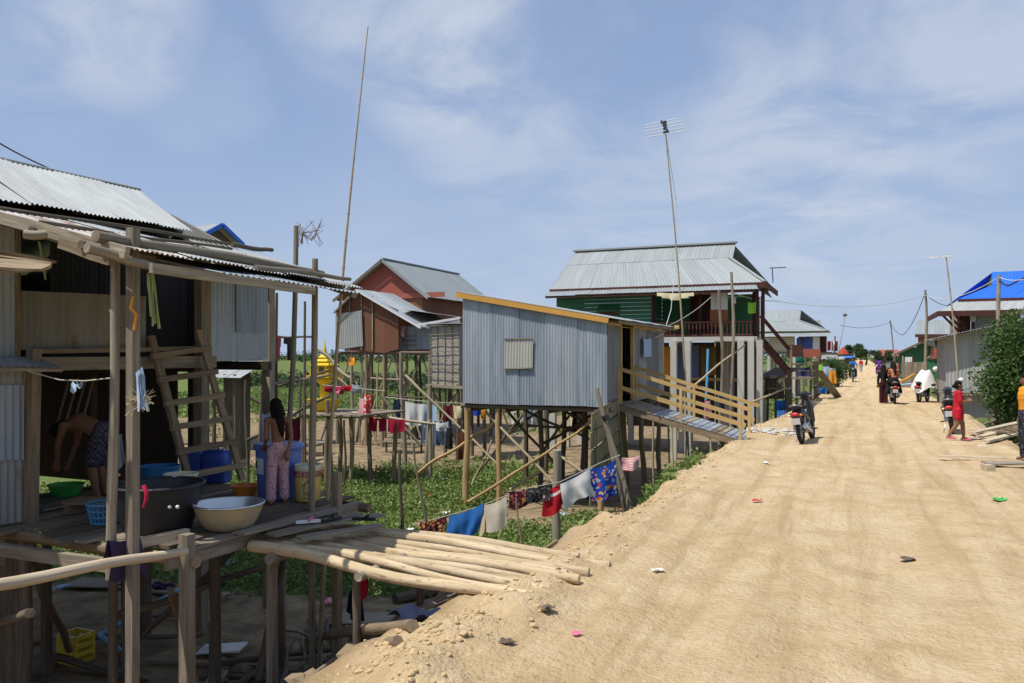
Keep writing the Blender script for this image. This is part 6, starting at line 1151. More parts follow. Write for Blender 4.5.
# shacks and stalls further along the left edge
for i, (px, pyt, pyb, d, w, mt, rm, lab) in enumerate([(829, 357, 375, 62, 12, W_BROWN, Z_OLD, 'small brown stall with sheet roof on the left edge far along the road'), (838, 358, 372, 80, 10, P_TAN, Z_WHITE, 'small pale stall on the left edge far along the road'), (848, 357, 368, 110, 9, W_DARK, P_BLUE, 'far small stall with blue roof on the left edge of the road')]):
    c_ = PD(px, pyb, d); c_.z = zt(c_.x, c_.y); h = PD(px, pyt, d).z-c_.z; ww = w*d/800; t = thing('road_stall', lab, 'stall', c_)
    for j in range(4): part('wall_plank', M().beam(c_+vec(-ww/2+ww*(j+.5)/4, 0, 0), c_+vec(-ww/2+ww*(j+.5)/4, 0, h*.85), ww/4*.95, .04, up=(0, 1, 0), jit=.01), mt, t)
    for s1 in (-.5, .5): post(t, 'post', c_+vec(ww*s1, -.8, -.1), c_+vec(ww*s1, -.8, h*.95), .05, W_GREY)
    sheets(t, 'roof_sheet', c_+vec(-ww*.6, -1.1, h*.92), c_+vec(ww*.6, -1.1, h*.92), c_+vec(ww*.6, 1.2, h*1.08), c_+vec(-ww*.6, 1.2, h*1.08), 2, [rm], pitch=.16, sp=3)
c_ = PD(843, 352, 75); t = thing('red_parasol', 'red sunshade on a pole at the left edge far along the road', 'parasol', base(c_)); m = M(); m.lathe([(.55, -.2), (.36, .1), (.1, .4), (0, .45)], c_, 8, False); part('canopy', m, fabric('faded_red', (.42, .07, .04)), t); part('pole', M().log(base(c_), c_+vec(0, 0, .5), .03, .03, 3, 6), W_GREY, t)
vb = PD(845, 315, 60); t = thing('dish_mast', 'slim leaning mast with round antenna head above the tan house', 'antenna', base(PD(836, 372, 60))); part('mast', M().log(base(PD(836, 372, 60)), vb, .035, .02, 6, 6, .08), W_GREY, t); m = M(); m.ball(vb, .16, .16, .12); part('head', m, W_DARK, t)
# far roofs at the road end
for i, (px, py, d, w, rm, wm, lab) in enumerate([(888, 352, 185, 26, P_BRICK, Z_OLD, 'far small house with reddish roof right of the road end'), (878, 354, 200, 12, Z_ROOF, W_GREY, 'far small grey roofed house above the purple rider')]):
    c_ = PD(px, 362, d); c_.z = zt(c_.x, c_.y); h = PD(px, py, d).z-c_.z; ww = w*d/800; t = thing('far_house', lab, 'house', c_); part('wall', M().box(c_+vec(0, 0, h*.35), ww*.85, 4, h*.7), wm, t)
    m = M(); m.add([c_+vec(-ww/2, -2.6, h*.7), c_+vec(ww/2, -2.6, h*.7), c_+vec(ww/2, 2.6, h*.7), c_+vec(-ww/2, 2.6, h*.7), c_+vec(-ww*.35, 0, h*1.15), c_+vec(ww*.35, 0, h*1.15)], [(0, 1, 5, 4), (1, 2, 5), (2, 3, 4, 5), (3, 0, 4), (3, 2, 1, 0)]); part('roof', m, rm, t); part('window', M().box(c_+vec(-ww*.15, -2.03, h*.4), ww*.15, .05, h*.25), W_DARK, t)
# ------------------------------------------------------------------ right side of the road
BY = 42.; BH = thing('blue_roof_house', 'house with bright blue tiered roof on the right', 'house', (7, 45, -1))
bx0 = PY(961, 330, BY).x; bx1 = 11.; bf = PY(980, 341, BY).z; be = PY(980, 309, BY).z
sheets(BH, 'wall_sheet', (PY(975, 330, BY).x, BY, bf), (bx1, BY, bf), (bx1, BY, be), (PY(975, 330, BY).x, BY, be), 5, [Z_WHITE], pitch=.12, sp=4)
for px in (961, 966, 973): q = PY(px, 320, BY-.05); part('door_post', M().beam((q.x, q.y, bf), (q.x, q.y, be), .14, .12), W_RED, BH)
part('wall_board', M().beam((bx0, BY+1.6, (bf+be)/2), (PY(975, 330, BY).x, BY+1.6, (bf+be)/2), .05, be-bf), W_RED, BH); part('floor', M().beam((bx0-.3, BY+2.2, bf-.08), (bx1, BY+2.2, bf-.08), 5.5, .14, up=(0, 0, 1)), W_DARK, BH)
part('switch_box', M().box(PY(973, 319, BY-.12), .22, .1, .25), P_WHITE, BH)
d0, d1 = vec(PY(938, 311, BY-1).x, BY-1, PY(938, 312, BY-1).z), vec(bx1+.5, BY-1, PY(938, 312, BY-1).z); d2, d3 = vec(bx1+.2, BY, be+.42), vec(PY(958, 300, BY).x, BY, be+.42)
sheets(BH, 'skirt_roof_sheet', d0, d1, d2, d3, 8, [Z_WHITE], pitch=.12, sp=4); part('fascia', M().beam(d0+vec(0, -.03, -.08), d1+vec(0, -.03, -.08), .05, .24), W_RED, BH); part('fascia', M().beam(d0+vec(0, -.03, -.08), d0+vec(0, 6, -.08), .05, .24), W_RED, BH)
for i in range(3): part('bracket', M().beam((d0.x+.15+i*.25, BY-.9, d0.z-.1), (bx0+.15+i*.2, BY-.1, d0.z-1.15), .06, .08), W_RED, BH)
u0, u1 = vec(PY(958, 299, BY-.1).x, BY-.1, be+.46), vec(bx1+.3, BY-.1, be+.46); rq = BY+2.6; ug = PY(993, 272, rq).z; u3, u2 = vec(PY(993, 272, rq).x, rq, ug), vec(bx1, rq, ug); um = vec(PY(993, 287, BY+1.3).x, BY+1.3, (u0.z+ug)/2)
sheets(BH, 'roof_sheet', u0, u1, vec(bx1, BY+1.3, um.z), um, 7, [P_BLUE], pitch=.12, sp=4); sheets(BH, 'roof_sheet', um+vec(-.05, .01, .01), vec(bx1, BY+1.31, um.z+.01), u2, u3+vec(-.05, 0, 0), 6, [P_BLUE], pitch=.12, sp=4)
sheets(BH, 'roof_sheet', vec(u0.x, BY+5.4, u0.z), u0, um, vec(um.x, BY+3.9, um.z), 5, [P_BLUE], pitch=.12, sp=4); sheets(BH, 'roof_sheet', vec(bx1, BY+5.4, u0.z), vec(u0.x, BY+5.4, u0.z), u3, u2, 5, [P_BLUE], pitch=.12, sp=3)
m = M(); m.add([um, vec(um.x, BY+3.9, um.z), u3], [(0, 1, 2)]); part('gable_board', m, W_DARK, BH); part('fascia', M().beam(u0+vec(0, -.03, -.06), u1+vec(0, -.03, -.06), .04, .14), W_RED, BH)
sheets(BH, 'wall_sheet', (bx0, BY+1.6, bf), (bx0, BY+5, bf), (bx0, BY+5, be), (bx0, BY+1.6, be), 4, [Z_OLD], pitch=.12, sp=3)
for x in (bx0, 7, 10): 
    for y in (BY, BY+4.5): post(BH, 'stilt', base((x, y, 0)), (x, y, bf-.1), .12, W_GREY, True)
# pale corrugated store in front of it
CY = 33.; CS = thing('pale_store', 'pale corrugated store shed behind the big bush on the right', 'shed', (5, 35, -1)); cx0, cx1 = PY(947, 350, CY).x, 8.; cz = lambda x: PY(945, 337, CY).z+(x-cx0)*.23
nn = 6
for i in range(nn):
    a, b = cx0+(cx1-cx0)*i/nn, cx0+(cx1-cx0)*(i+1)/nn; part('wall_sheet', M().sheet((a-.03, CY-.012*(i % 2), -.35), (b+.03, CY-.012*(i % 2), -.35), (b+.03, CY-.012*(i % 2), cz(b)), (a-.03, CY-.012*(i % 2), cz(a)), .11, .010, 2, 5), random.choice([Z_WHITE, Z_WHITE, Z_OLD]), CS)
sheets(CS, 'side_sheet', (cx0, CY, -.35), (cx0, CY+4, -.35), (cx0, CY+4, cz(cx0)), (cx0, CY, cz(cx0)), 5, [Z_OLD, Z_TAN], pitch=.11, sp=4); sheets(CS, 'roof_sheet', (cx0-.5, CY-.5, cz(cx0-.5)+.05), (cx1, CY-.5, cz(cx1)+.05), (cx1, CY+4.2, cz(cx1)+.05), (cx0-.5, CY+4.2, cz(cx0-.5)+.05), 7, [Z_WHITE], pitch=.11, sp=4)
part('ledge', M().beam((cx0-.1, CY-.25, .55), (cx0+2.2, CY-.25, .5), .4, .06, jit=.01), W_GREY, CS); part('eave_pole', M().log((cx0-.6, CY-.45, cz(cx0-.6)), (cx1, CY-.45, cz(cx1)), .035, .03, 5, 6), W_GREY, CS)
for x in (cx0, cx0+1.6, cx0+3.4): post(CS, 'stilt', base((x, CY+.1, 0)), (x, CY+.1, .5), .07, W_DARK)
q0_, q1_ = PD(1009, 343, 31), PD(1030, 290, 31); part('leaning_sheet', M().sheet(q0_, q0_+vec(.9, .2, .1), q1_+vec(.9, .2, .1), q1_, .1, .01, 2, 5), Z_BLUE, CS)
# green shack and the grey roof behind it
EY = 54.; ES = thing('green_shack', 'green gabled shack on the right side farther along the road', 'shack', (5, 56, -1)); el0, el1, ep = PY(899, 353, EY), PY(951, 351, EY), PY(921, 343, EY); ef = PY(920, 378, EY).z
for i in range(6): 
    x0, x1 = el0.x+(el1.x-el0.x)*i/6, el0.x+(el1.x-el0.x)*(i+1)/6; xm = (x0+x1)/2; zt_ = el0.z+(ep.z-el0.z)*(1-abs(xm-ep.x)/(ep.x-el0.x if xm < ep.x else el1.x-ep.x)); part('wall_board', M().beam((xm, EY, ef), (xm, EY, zt_), (x1-x0)*.97, .04, up=(0, 1, 0)), P_GREEN, ES)
sheets(ES, 'roof_sheet', back(el0, 4)+vec(-.3, -.4, -.1), el0+vec(-.3, -.4, -.1), ep+vec(0, -.4, .06), back(ep, 4)+vec(0, 0, .06), 3, [Z_OLD], pitch=.15, sp=3); sheets(ES, 'roof_sheet', el1+vec(.3, -.4, -.1), back(el1, 4)+vec(.3, 0, -.1), back(ep, 4)+vec(0, 0, .06), ep+vec(0, -.4, .06), 3, [Z_OLD], pitch=.15, sp=3)
part('verge_board', M().beam(el0+vec(-.3, -.42, -.12), ep+vec(0, -.42, .03), .05, .12), W_DARK, ES); part('verge_board', M().beam(ep+vec(0, -.42, .03), el1+vec(.3, -.42, -.12), .05, .12), W_DARK, ES)
for i in range(7): q = PY(903+i*3.2, 372, EY-1.6); part('fence_slat', M().beam(base(q), (q.x, q.y, PY(903, 362, EY-1.6).z), .18, .03, up=(0, 1, 0), jit=.01), W_GREY, ES)
for px in (903, 913, 925): q = PY(px, 356, EY-1.5); post(ES, 'porch_post', base(q), (q.x, q.y, q.z), .06, W_RED if px == 913 else W_GREY)
part('hanging_sheet', M().sheet(PY(905, 366, EY-1.5), PY(912, 366, EY-1.5), PY(912, 357, EY-1.5), PY(905, 357, EY-1.5), .15), P_WHITE, ES)
FY = 64.; FS = thing('grey_roof_house', 'grey roofed house with red eaves behind the green shack', 'house', (7, 66, -1)); g = [PY(915, 334, FY), PY(956, 334, FY), PY(953, 320, FY+3), PY(917, 320, FY+3)]; sheets(FS, 'roof_sheet', *g, 4, [Z_ROOF], pitch=.2, sp=3); part('fascia', M().beam(g[0]-vec(0, 0, .12), g[1]-vec(0, 0, .12), .06, .22), W_RED, FS)
sheets(FS, 'wall_sheet', PY(918, 352, FY+.5), PY(953, 352, FY+.5), PY(953, 335, FY+.5), PY(918, 335, FY+.5), 4, [P_BRICK, W_RED, Z_WHITE], pitch=.2, sp=3)
for px in (918, 935, 952): q = PY(px, 350, FY+.5); post(FS, 'stilt', base(q), q, .12, W_DARK)
for i, (a, b) in enumerate([((925, 360), (944, 350)), ((944, 372), (955, 355)), ((926, 359), (946, 357))]): stick('shack_pole', PD(*a, 47), PD(*b, 47), .06, .05, W_GREY, ['slanting pole before the green shack', 'short slanting pole near the store corner', 'level pole before the green shack'][i], 'pole', None, 4, .04)
for px, py, d, w, drop, mt, lab in [(935, 348, 46, 8, .6, P_BRICK, 'red cloth hanging before the green shack'), (941, 343, 47, 7, .8, F_WHITE, 'white cloth hanging under the grey roof'), (948, 375, 36, 8, .5, fabric('olive', (.1, .14, .08)), 'olive cloth hanging at the store side')]: hang('hung_cloth', lab, PD(px-w/2, py, d), PD(px+w/2, py, d), drop, mt, 'cloth', None, .6, .05)
# posts, masts and wires on the right
q = PD(960, 408, 23.5); tp = PD(946, 256, 23.5); t = thing('antenna_mast', 'tall thin bamboo mast with small antenna behind the girl in red', 'antenna', base(q)); pts = [base(q).lerp(tp, i/12)+vec(.05*math.sin(3.14*i/12), 0, 0) for i in range(13)]; m = M().tube(pts, [.034-.016*i/12 for i in range(13)], 6)
for i in range(1, 12): m.tube([pts[i]-vec(0, 0, .012), pts[i]+vec(0, 0, .012)], (.034-.016*i/12)*1.25, 6)
part('mast', m, BAMBOO, t); m = M(); m.beam(tp-rx*.42+vec(0, 0, -.05), tp+rx*.1+vec(0, 0, .05), .025, .025)
for i in range(5): c_ = (tp-rx*.42+vec(0, 0, -.05)).lerp(tp+rx*.1, i/4); m.tube([c_-ry*.3-rx*.03-vec(0, 0, .05), c_+ry*.3+rx*.03+vec(0, 0, .05)], .010, 4)
part('antenna', m, P_WHITE, t)
PB = PD(925, 290, 45); stick('wire_post', base(PD(928, 378, 45)), PB, .09, .06, W_GREY, 'crooked wooden wire post before the green shack', 'post', None, 8, .08, 7, 2); stick('wire_post', base(PD(994, 420, 26)), PD(999, 275, 26), .075, .06, W_GREY, 'grey wooden post rising behind the big bush', 'post', None, 7, .03, 8)
stick('wire_post', base(PD(897, 366, 75)), PD(890, 320, 75), .07, .05, W_GREY, 'thin far wire post right of the road end', 'post')
def wire(label, pts, r=.012, mat=WIRE):
    P = [Vector(p) for p in pts]; m = M(); 
    out_ = []
    for a, b in zip(P[:-1], P[1:]):
        n_ = 8; sag = (b-a).length*.02; out_ += [a.lerp(b, i/n_)-vec(0, 0, sag*4*(i/n_)*(1-i/n_)) for i in range(n_)]
    m.tube(out_+[P[-1]], r, 5); solo('wire', m, mat, label, 'wire')
PW = PD(999, 277, 26)
wire('pale wire from the verandah eave to the crooked post', [PY(733, 293, GY-.7), PD(775, 301, 30), PB-vec(0, 0, .3)], .016, P_WHITE); wire('pale wire from the crooked post to the grey post by the bush', [PB-vec(0, 0, .3), PW], .014, P_WHITE); wire('pale wire from the grey post out of the frame at the right', [PW, PD(1060, 262, 16)], .012, P_WHITE)
wire('black wire falling from the crooked post toward the far road', [PB-vec(0, 0, .2), PD(903, 335, 62), PD(890, 322, 75)], .022); wire('black wire from the far post across the road to the leaning mast', [PD(890, 322, 75), PD(840, 325, 60)], .018); wire('black wire from the crooked post to the blue roofed house', [PB-vec(0, 0, .2), PD(948, 306, 39)], .018)
wire('thick sagging black cable from the grey post to the right', [PW-vec(0, 0, .1), PD(1008, 286, 25), PD(1040, 268, 24)], .025); wire('pale cord slanting from the shed eave to the verandah', [PD(652, 332, 21), PD(711, 297, 27)], .010, ROPE); wire('black wire above the near roof at the upper left', [PD(-6, 140, 14), PD(64, 174, 16)], .014)
# the big bush, the planks over the ditch, boards on the sand
bush('big_bush', 'big leafy green bush at the right edge before the pale store', PD(1008, 384, 25.2)+vec(.15, 0, .0), 1.25, 1.2, 1.95, 9500, .135, leaf_mat('bush_leaves_bright', [(.3, (.035, .075, .018)), (.5, (.075, .14, .035)), (.7, (.15, .22, .065))], 2., .35), 12, 24, 'bush', .5)  # leaf colour brighter than on the other bushes
PB_ = thing('plank_bridge', 'small plank bridge over the ditch under the big bush', 'footbridge', (3.2, 20.6, -.2))
for i, (a, b) in enumerate([((978, 437), (1030, 424)), ((985, 441), (1034, 428)), ((972, 433), (1026, 420))]): p, q = PG(*a, .06), PG(*b, .14); q.z = .12; part('plank', M().beam(p, q, .17, .035, jit=.006, segs=2), W_PALE, PB_)
for i in range(5): p = PG(1004+i*6, 434-i*1.7, .1); part('cross_slat', M().beam(p+vec(-.1, .45, .04), p+vec(.1, -.35, .06), .09, .04, jit=.005), W_BROWN, PB_)
for a in ((1006, 452), (1022, 450)): p = PG(a[0], 438, .0); post(PB_, 'stilt', base(p), (p.x, p.y, .05), .045, W_BROWN)
q = PG(1008, 463, .0); solo('grey_board', M().beam(PG(985, 463, .07)+vec(0, 0, .0), PG(1046, 463, .09), .34, .03, jit=.004, segs=3), W_GREY, 'wide grey board lying on the sand at the right edge', 'board'); solo('long_plank', M().beam(PG(938, 456, .03), PG(1006, 458, .06), .11, .03, jit=.004, segs=3), W_PALE, 'thin pale plank lying on the sand left of the wide grey board', 'plank'); solo('wood_block', M().box(PG(988, 468, .05), .13, .2, .11, .4), W_PALE, 'squared wood block under the near corner of the grey board', 'block')
for i in range(9):
    p = PG(R(968, 1010), R(398, 432), -.1); p = vec(p.x+.4, p.y, 0); p.z = zt(p.x, p.y)+.06; a = R(0, 3.14); l = R(.5, 1.3); solo('ditch_stick', M().log(p-vec(math.cos(a)*l/2, math.sin(a)*l/2, 0), p+vec(math.cos(a)*l/2, math.sin(a)*l/2, R(.0, .25)), .03, .025, 4, 6, .03), random.choice([W_GREY, W_BROWN, W_PALE]), 'loose stick lying at the foot of the big bush', 'stick', 'loose sticks by the bush')
# ------------------------------------------------------------------ motorbikes (front toward local +y)
def motorbike(label, loc, rz, lean, body, accent, group='motorbikes on the road'):
    t = thing('motorbike', label, 'motorbike', (0, 0, 0), group)
    for y in (-.62, .62):
        c_ = vec(0, y, .28); m = M(); m.tube([c_+vec(0, math.cos(a)*.235, math.sin(a)*.235) for a in np.linspace(0, 6.2832, 25)], .045, 8, False); w = part('tyre', m, RUBBER, t)
        m = M(); m.tube([c_+vec(0, math.cos(a)*.19, math.sin(a)*.19) for a in np.linspace(0, 6.2832, 25)], .016, 6, False)
        for k_ in range(10): a = k_*.6283; m.tube([c_, c_+vec(0, math.cos(a)*.19, math.sin(a)*.19)], .006, 4)
        m.tube([c_-vec(.06, 0, 0), c_+vec(.06, 0, 0)], .045, 8); part('rim', m, CHROME, w)
    m = M(); m.tube([(0, -.95, .62), (0, -.8, .60), (0, -.62, .575), (0, -.42, .52), (0, -.33, .36)], [.05, .085, .095, .085, .04], 8); part('rear_mudguard', m, BLACKP, t)
    m = M(); m.tube([(0, .38, .42), (0, .5, .56), (0, .62, .58), (0, .8, .50)], [.05, .065, .065, .04], 8); part('front_mudguard', m, body, t)
    m = M()
    for s_ in (-1, 1): m.tube([(s_*.075, .62, .28), (s_*.075, .50, .58), (s_*.05, .40, .85)], .022, 7)
    part('fork', m, CHROME, t)
    m = M(); m.tube([(0, -.72, .70), (0, -.45, .68), (0, -.12, .56), (0, .12, .42), (0, .28, .50), (0, .42, .80), (0, .44, .95)], [.10, .13, .12, .11, .11, .10, .07], 10); part('body_shell', m, body, t)
    for s_ in (-1, 1):
        m = M(); m.add([(s_*.13, .20, .30), (s_*.17, .34, .44), (s_*.155, .39, .78), (s_*.08, .42, .88), (s_*.08, .30, .34)], [(0, 1, 2, 3, 4)], None, True); m.add([(s_*.12, .18, .30), (s_*.16, .32, .44), (s_*.145, .37, .78), (s_*.07, .40, .88), (s_*.07, .28, .34)], [(4, 3, 2, 1, 0)], None, True); part('leg_shield', m, body, t)
        m = M(); m.tube([(s_*.10, -.90, .66), (s_*.13, -.6, .64), (s_*.12, -.2, .50)], [.03, .055, .05], 8); part('side_cowl', m, accent, t)
    m = M(); m.tube([(0, -.85, .80), (0, -.6, .815), (0, -.3, .80), (0, -.02, .76), (0, .05, .70)], [.07, .12, .125, .11, .06], 10); st_ = part('seat', m, RUBBER, t)
    for v in st_.data.vertices: v.co.z = .77+(v.co.z-.77)*.55
    m = M(); m.tube([(0, .18, .36), (0, -.05, .34), (0, -.2, .34)], [.10, .13, .09], 8); m.tube([(.02, .2, .40), (.04, .36, .36)], .06, 8); part('engine', m, CHROME, t)
    m = M(); m.tube([(.10, .2, .28), (.13, -.1, .22), (.15, -.35, .27), (.16, -.85, .40)], [.022, .025, .05, .055], 8); part('exhaust', m, CHROME, t)
    for s_ in (-1, 1): m = M(); m.tube([(s_*.11, -.62, .30), (s_*.11, -.52, .66)], .028, 7); part('shock_absorber', m, CHROME, t)
    m = M(); m.tube([(-.33, .30, 1.0), (-.18, .37, 1.0), (0, .42, .97), (.18, .37, 1.0), (.33, .30, 1.0)], .014, 6); hb_ = part('handlebar', m, CHROME, t)
    for s_ in (-1, 1):
        m = M(); m.tube([(s_*.24, .33, 1.0), (s_*.36, .28, 1.0)], .021, 7); part('grip', m, RUBBER, hb_)
        m = M(); m.tube([(s_*.22, .36, 1.0), (s_*.26, .36, 1.14), (s_*.28, .35, 1.17)], .008, 5); m.ball((s_*.29, .34, 1.19), .06, .015, .038); part('mirror', m, BLACKP, hb_)
    m = M(); m.tube([(0, .34, .98), (0, .44, 1.0), (0, .54, .95)], [.08, .12, .07], 9); part('headlamp_cowl', m, body, t); m = M(); m.ball((0, .55, .94), .07, .03, .06); part('headlamp', m, WHT, t)
    m = M(); m.ball((0, -.95, .66), .085, .035, .045); part('tail_light', m, REDP, t)
    for s_ in (-1, 1): m = M(); m.ball((s_*.12, -.93, .64), .035, .03, .025); part('indicator', m, CREAM if s_ < 0 else ORA, t)
    part('number_plate', M().beam((-.095, -.965, .51), (.095, -.965, .51), .012, .13, up=(0, -.25, 1)), P_WHITE, t)
    m = M(); m.tube([(-.12, -.15, .24), (-.19, -.25, .03), (-.20, -.33, .012)], .012, 6); part('side_stand', m, CHROME, t)
    m = M(); m.tube([(-.24, .08, .27), (.24, .08, .27)], .018, 6); part('foot_pegs', m, RUBBER, t)
    m = M(); m.tube([(-.10, -.55, .80), (-.11, -.8, .83), (-.08, -.93, .86), (.08, -.93, .86), (.11, -.8, .83), (.10, -.55, .80)], .013, 6); part('grab_rail', m, CHROME, t)
    t.location = loc; t.rotation_euler = (0, lean, rz); return t
BB = plain('black_gloss_paint', (.012, .012, .014), .38, 0, .4, .12); DG = plain('dark_grey_paint', (.028, .03, .035), .4, 0, .4, .2); RB = plain('dark_red_gloss', (.16, .015, .02), .3, 0, .5, .15)
def ground(p, dz=0.): return vec(p.x, p.y, zt(p.x, p.y)+dz)
B1 = motorbike('black motorbike parked at the left side of the road before the landing', ground(PG(807.5, 440)), -.12, -.14, BB, DG)
def bike2(label, p, rz, lean, swap): return twin(B1, ground(p), rz, label, 'motorbikes on the road', swap)
def leaned(b, lean): b.rotation_euler.y = lean; return b
pr = PG(893, 403); leaned(bike2('dark motorbike with two riders seen from behind', pr, .05, 0, {}), 0)
pb = PG(853, 382); leaned(bike2('motorbike coming along the far left of the road with a rider in blue', pb, math.pi, 0, {'black_gloss_paint': DG}), 0)
pp_ = PG(879, 377.5); leaned(bike2('far motorbike under the rider in purple', pp_, .0, 0, {}), 0)
pk_ = PG(967, 434); leaned(bike2('motorbike parked behind the girl in red', pk_+vec(-.25, .55, 0), -.1, 0, {'black_gloss_paint': DG}), -.12)
pt_ = PG(921, 402); leaned(bike2('motorbike under the white cover on the right', pt_+vec(.1, .3, 0), -.3, 0, {}), 0)
# ------------------------------------------------------------------ people
def blobs(chains, rot, loc):
    m = M()
    for ch in chains:
        for (p, r), (q, s_) in zip(ch[:-1], ch[1:]): m.capsule(loc+rot @ Vector(p), loc+rot @ Vector(q), r, s_, 12)
    return m
def soft(o, vox, sm=6):
    r_ = o.modifiers.new('skin', 'REMESH'); r_.mode = 'VOXEL'; r_.voxel_size = vox; r_.use_smooth_shade = True
    s_ = o.modifiers.new('soften', 'SMOOTH'); s_.factor = .5; s_.iterations = sm; return o
def hand(w, d, side, h, up=(0, 0, 1), curl=.5):
    """palm and five bent fingers from wrist w along d"""
    d = Vector(d).normalized(); u = Vector(up); s_ = d.cross(u).normalized()*side; u = s_.cross(d).normalized()*side; k_ = h*.055; w = Vector(w); P = [[(w, k_*.36), (w+d*k_*.9, k_*.5)], [(w+d*k_*.3+s_*k_*.25, k_*.32), (w+d*k_*.9+s_*k_*.25, k_*.3)]]
    for i, ln in enumerate((.78, .92, .85, .65)):
        a = w+d*k_*.85+s_*k_*(.36-.24*i); b = a+d*k_*ln*.5-u*k_*.1*curl; c_ = b+d*k_*ln*(.5-.3*curl)-u*k_*.5*curl; P.append([(a, k_*.15), (b, k_*.14), (c_, k_*.11)])
    a = w+d*k_*.35+s_*k_*.35; P.append([(a, k_*.18), (a+d*k_*.35+s_*k_*.28, k_*.16), (a+d*k_*.7+s_*k_*.3-u*k_*.15, k_*.12)]); return P
DEF = dict(pel=(0, 0, .52), wst=(0, 0, .61), chs=(0, .005, .73), nck=(0, 0, .835), hd=(0, .012, .925), sL=(-.10, 0, .795), sR=(.10, 0, .795), eL=(-.125, -.012, .63), eR=(.125, -.012, .63), wL=(-.13, .02, .49), wR=(.13, .02, .49), hL=(-.048, 0, .5), hR=(.048, 0, .5), kL=(-.052, .012, .28), kR=(.052, .012, .28), aL=(-.055, -.012, .045), aR=(.055, -.012, .045))
def person(label, loc, rz, h, J=None, top=None, bottom=None, hair='long', vox=.012, slim=1., top_len=0., sleeves=.5, legs=1., group=None, face=True, feet=SKIN, skirt_=None, hood=None, hat=None):
    j = dict(DEF); j.update(J or {}); j = {k_: Vector(v)*h for k_, v in j.items()}; loc = Vector(loc); rot = Matrix.Rotation(rz, 3, 'Z'); s_ = h*slim
    t = thing('person', label, 'person', loc, group); P = []
    P.append([(j['pel'], .082*s_), (j['wst'], .070*s_), (j['chs'], .082*s_), ((j['chs']+j['nck'])*.5, .07*s_)])
    P.append([(j['sL'], .040*s_), (j['sR'], .040*s_)]); P.append([(j['nck'], .032*s_), (j['hd']-vec(0, .005, .03)*h, .032*s_)])
    up = (j['hd']-j['nck']).normalized(); f_ = Vector((0, 1, 0)); f_ = (f_-up*f_.dot(up)).normalized() if 'fw' not in j else j['fw'].normalized(); sd2 = f_.cross(up)
    hd = j['hd']; P.append([(hd+up*.018*h-f_*.008*h, .056*h), (hd-up*.02*h+f_*.010*h, .045*h), (hd-up*.045*h+f_*.018*h, .030*h)]); P.append([(hd+f_*.055*h-up*.004*h, .006*h), (hd+f_*.064*h-up*.018*h, .010*h)])
    for e in (-1, 1): P.append([(hd+sd2*e*.056*h-up*.005*h, .010*h), (hd+sd2*e*.058*h+up*.01*h, .012*h)])
    for S_ in 'LR':
        sg = -1 if S_ == 'L' else 1
        P.append([(j['s'+S_], .036*s_), (j['e'+S_], .027*s_), (j['w'+S_], .019*s_)]); P += hand(j['w'+S_], j['w'+S_]-j['e'+S_], sg, h)
        P.append([(j['h'+S_], .062*s_), (j['k'+S_], .043*s_), (j['k'+S_]*.55+j['a'+S_]*.45, .039*s_), (j['a'+S_], .025*s_)])
        a = j['a'+S_]; ft = j.get('f'+S_, a+vec(sg*.012, .085, -.024)*h); P.append([(a+vec(0, -.02, -.018)*h, .022*s_), (a*.4+ft*.6, .021*s_), (ft, .017*s_)])
    soft(part('body', blobs(P, rot, loc), SKIN, t), vox)
    if face:
        for e in (-1, 1): m = M(); m.ball(loc+rot @ (hd+f_*.052*h+sd2*e*.022*h+up*.008*h), .0085*h, .006*h, .0055*h); part('eye', m, EYE, t)
        m = M(); m.ball(loc+rot @ (hd+f_*.052*h-up*.036*h), .016*h, .008*h, .005*h); part('mouth', m, LIP, t)
    H_ = [[(hd+up*.026*h-f_*.016*h, .062*h), (hd-f_*.028*h-up*.01*h, .055*h)]]
    if hair == 'long': b = j['chs']; H_ += [[(hd-f_*.03*h-up*.02*h, .054*h), (j['nck']-f_*.05*h+vec(0, 0, .01)*h, .048*h), (b-f_*.088*h+vec(.012, 0, .03)*h, .042*h), (b-f_*.095*h+vec(.02, 0, -.05)*h, .030*h), (b-f_*.085*h+vec(.028, 0, -.10)*h, .014*h)], [(hd+sd2*.045*h, .022*h), (j['nck']+sd2*.05*h-f_*.02*h, .022*h)], [(hd-sd2*.045*h, .022*h), (j['nck']-sd2*.05*h-f_*.02*h, .022*h)]]
    if hair == 'tied': H_ += [[(hd-f_*.06*h+up*.0*h, .03*h), (hd-f_*.085*h-up*.03*h, .022*h)]]
    if hair != 'none': soft(part('hair', blobs(H_, rot, loc), HAIR, t), max(.008, vox), 3)
    if top:
        T_ = [[(j['pel']-vec(0, 0, top_len*h), (.088+.25*top_len)*s_), (j['wst'], .080*s_), (j['chs'], .091*s_), ((j['chs']+j['nck'])*.5, .075*s_)], [(j['sL'], .047*s_), (j['sR'], .047*s_)]]
        if top_len: T_[0] = [(j['pel']+(j['hL']+j['hR']-2*j['pel'])*.5-vec(0, 0, top_len*h), .098*s_)]+T_[0]
        for S_ in 'LR': T_.append([(j['s'+S_], .046*s_), (j['s'+S_].lerp(j['e'+S_], min(1, sleeves*2)), .042*s_)]+([(j['e'+S_].lerp(j['w'+S_], sleeves*2-1), .032*s_)] if sleeves > .5 else []))
        soft(part('top', blobs(T_, rot, loc), top, t), vox)
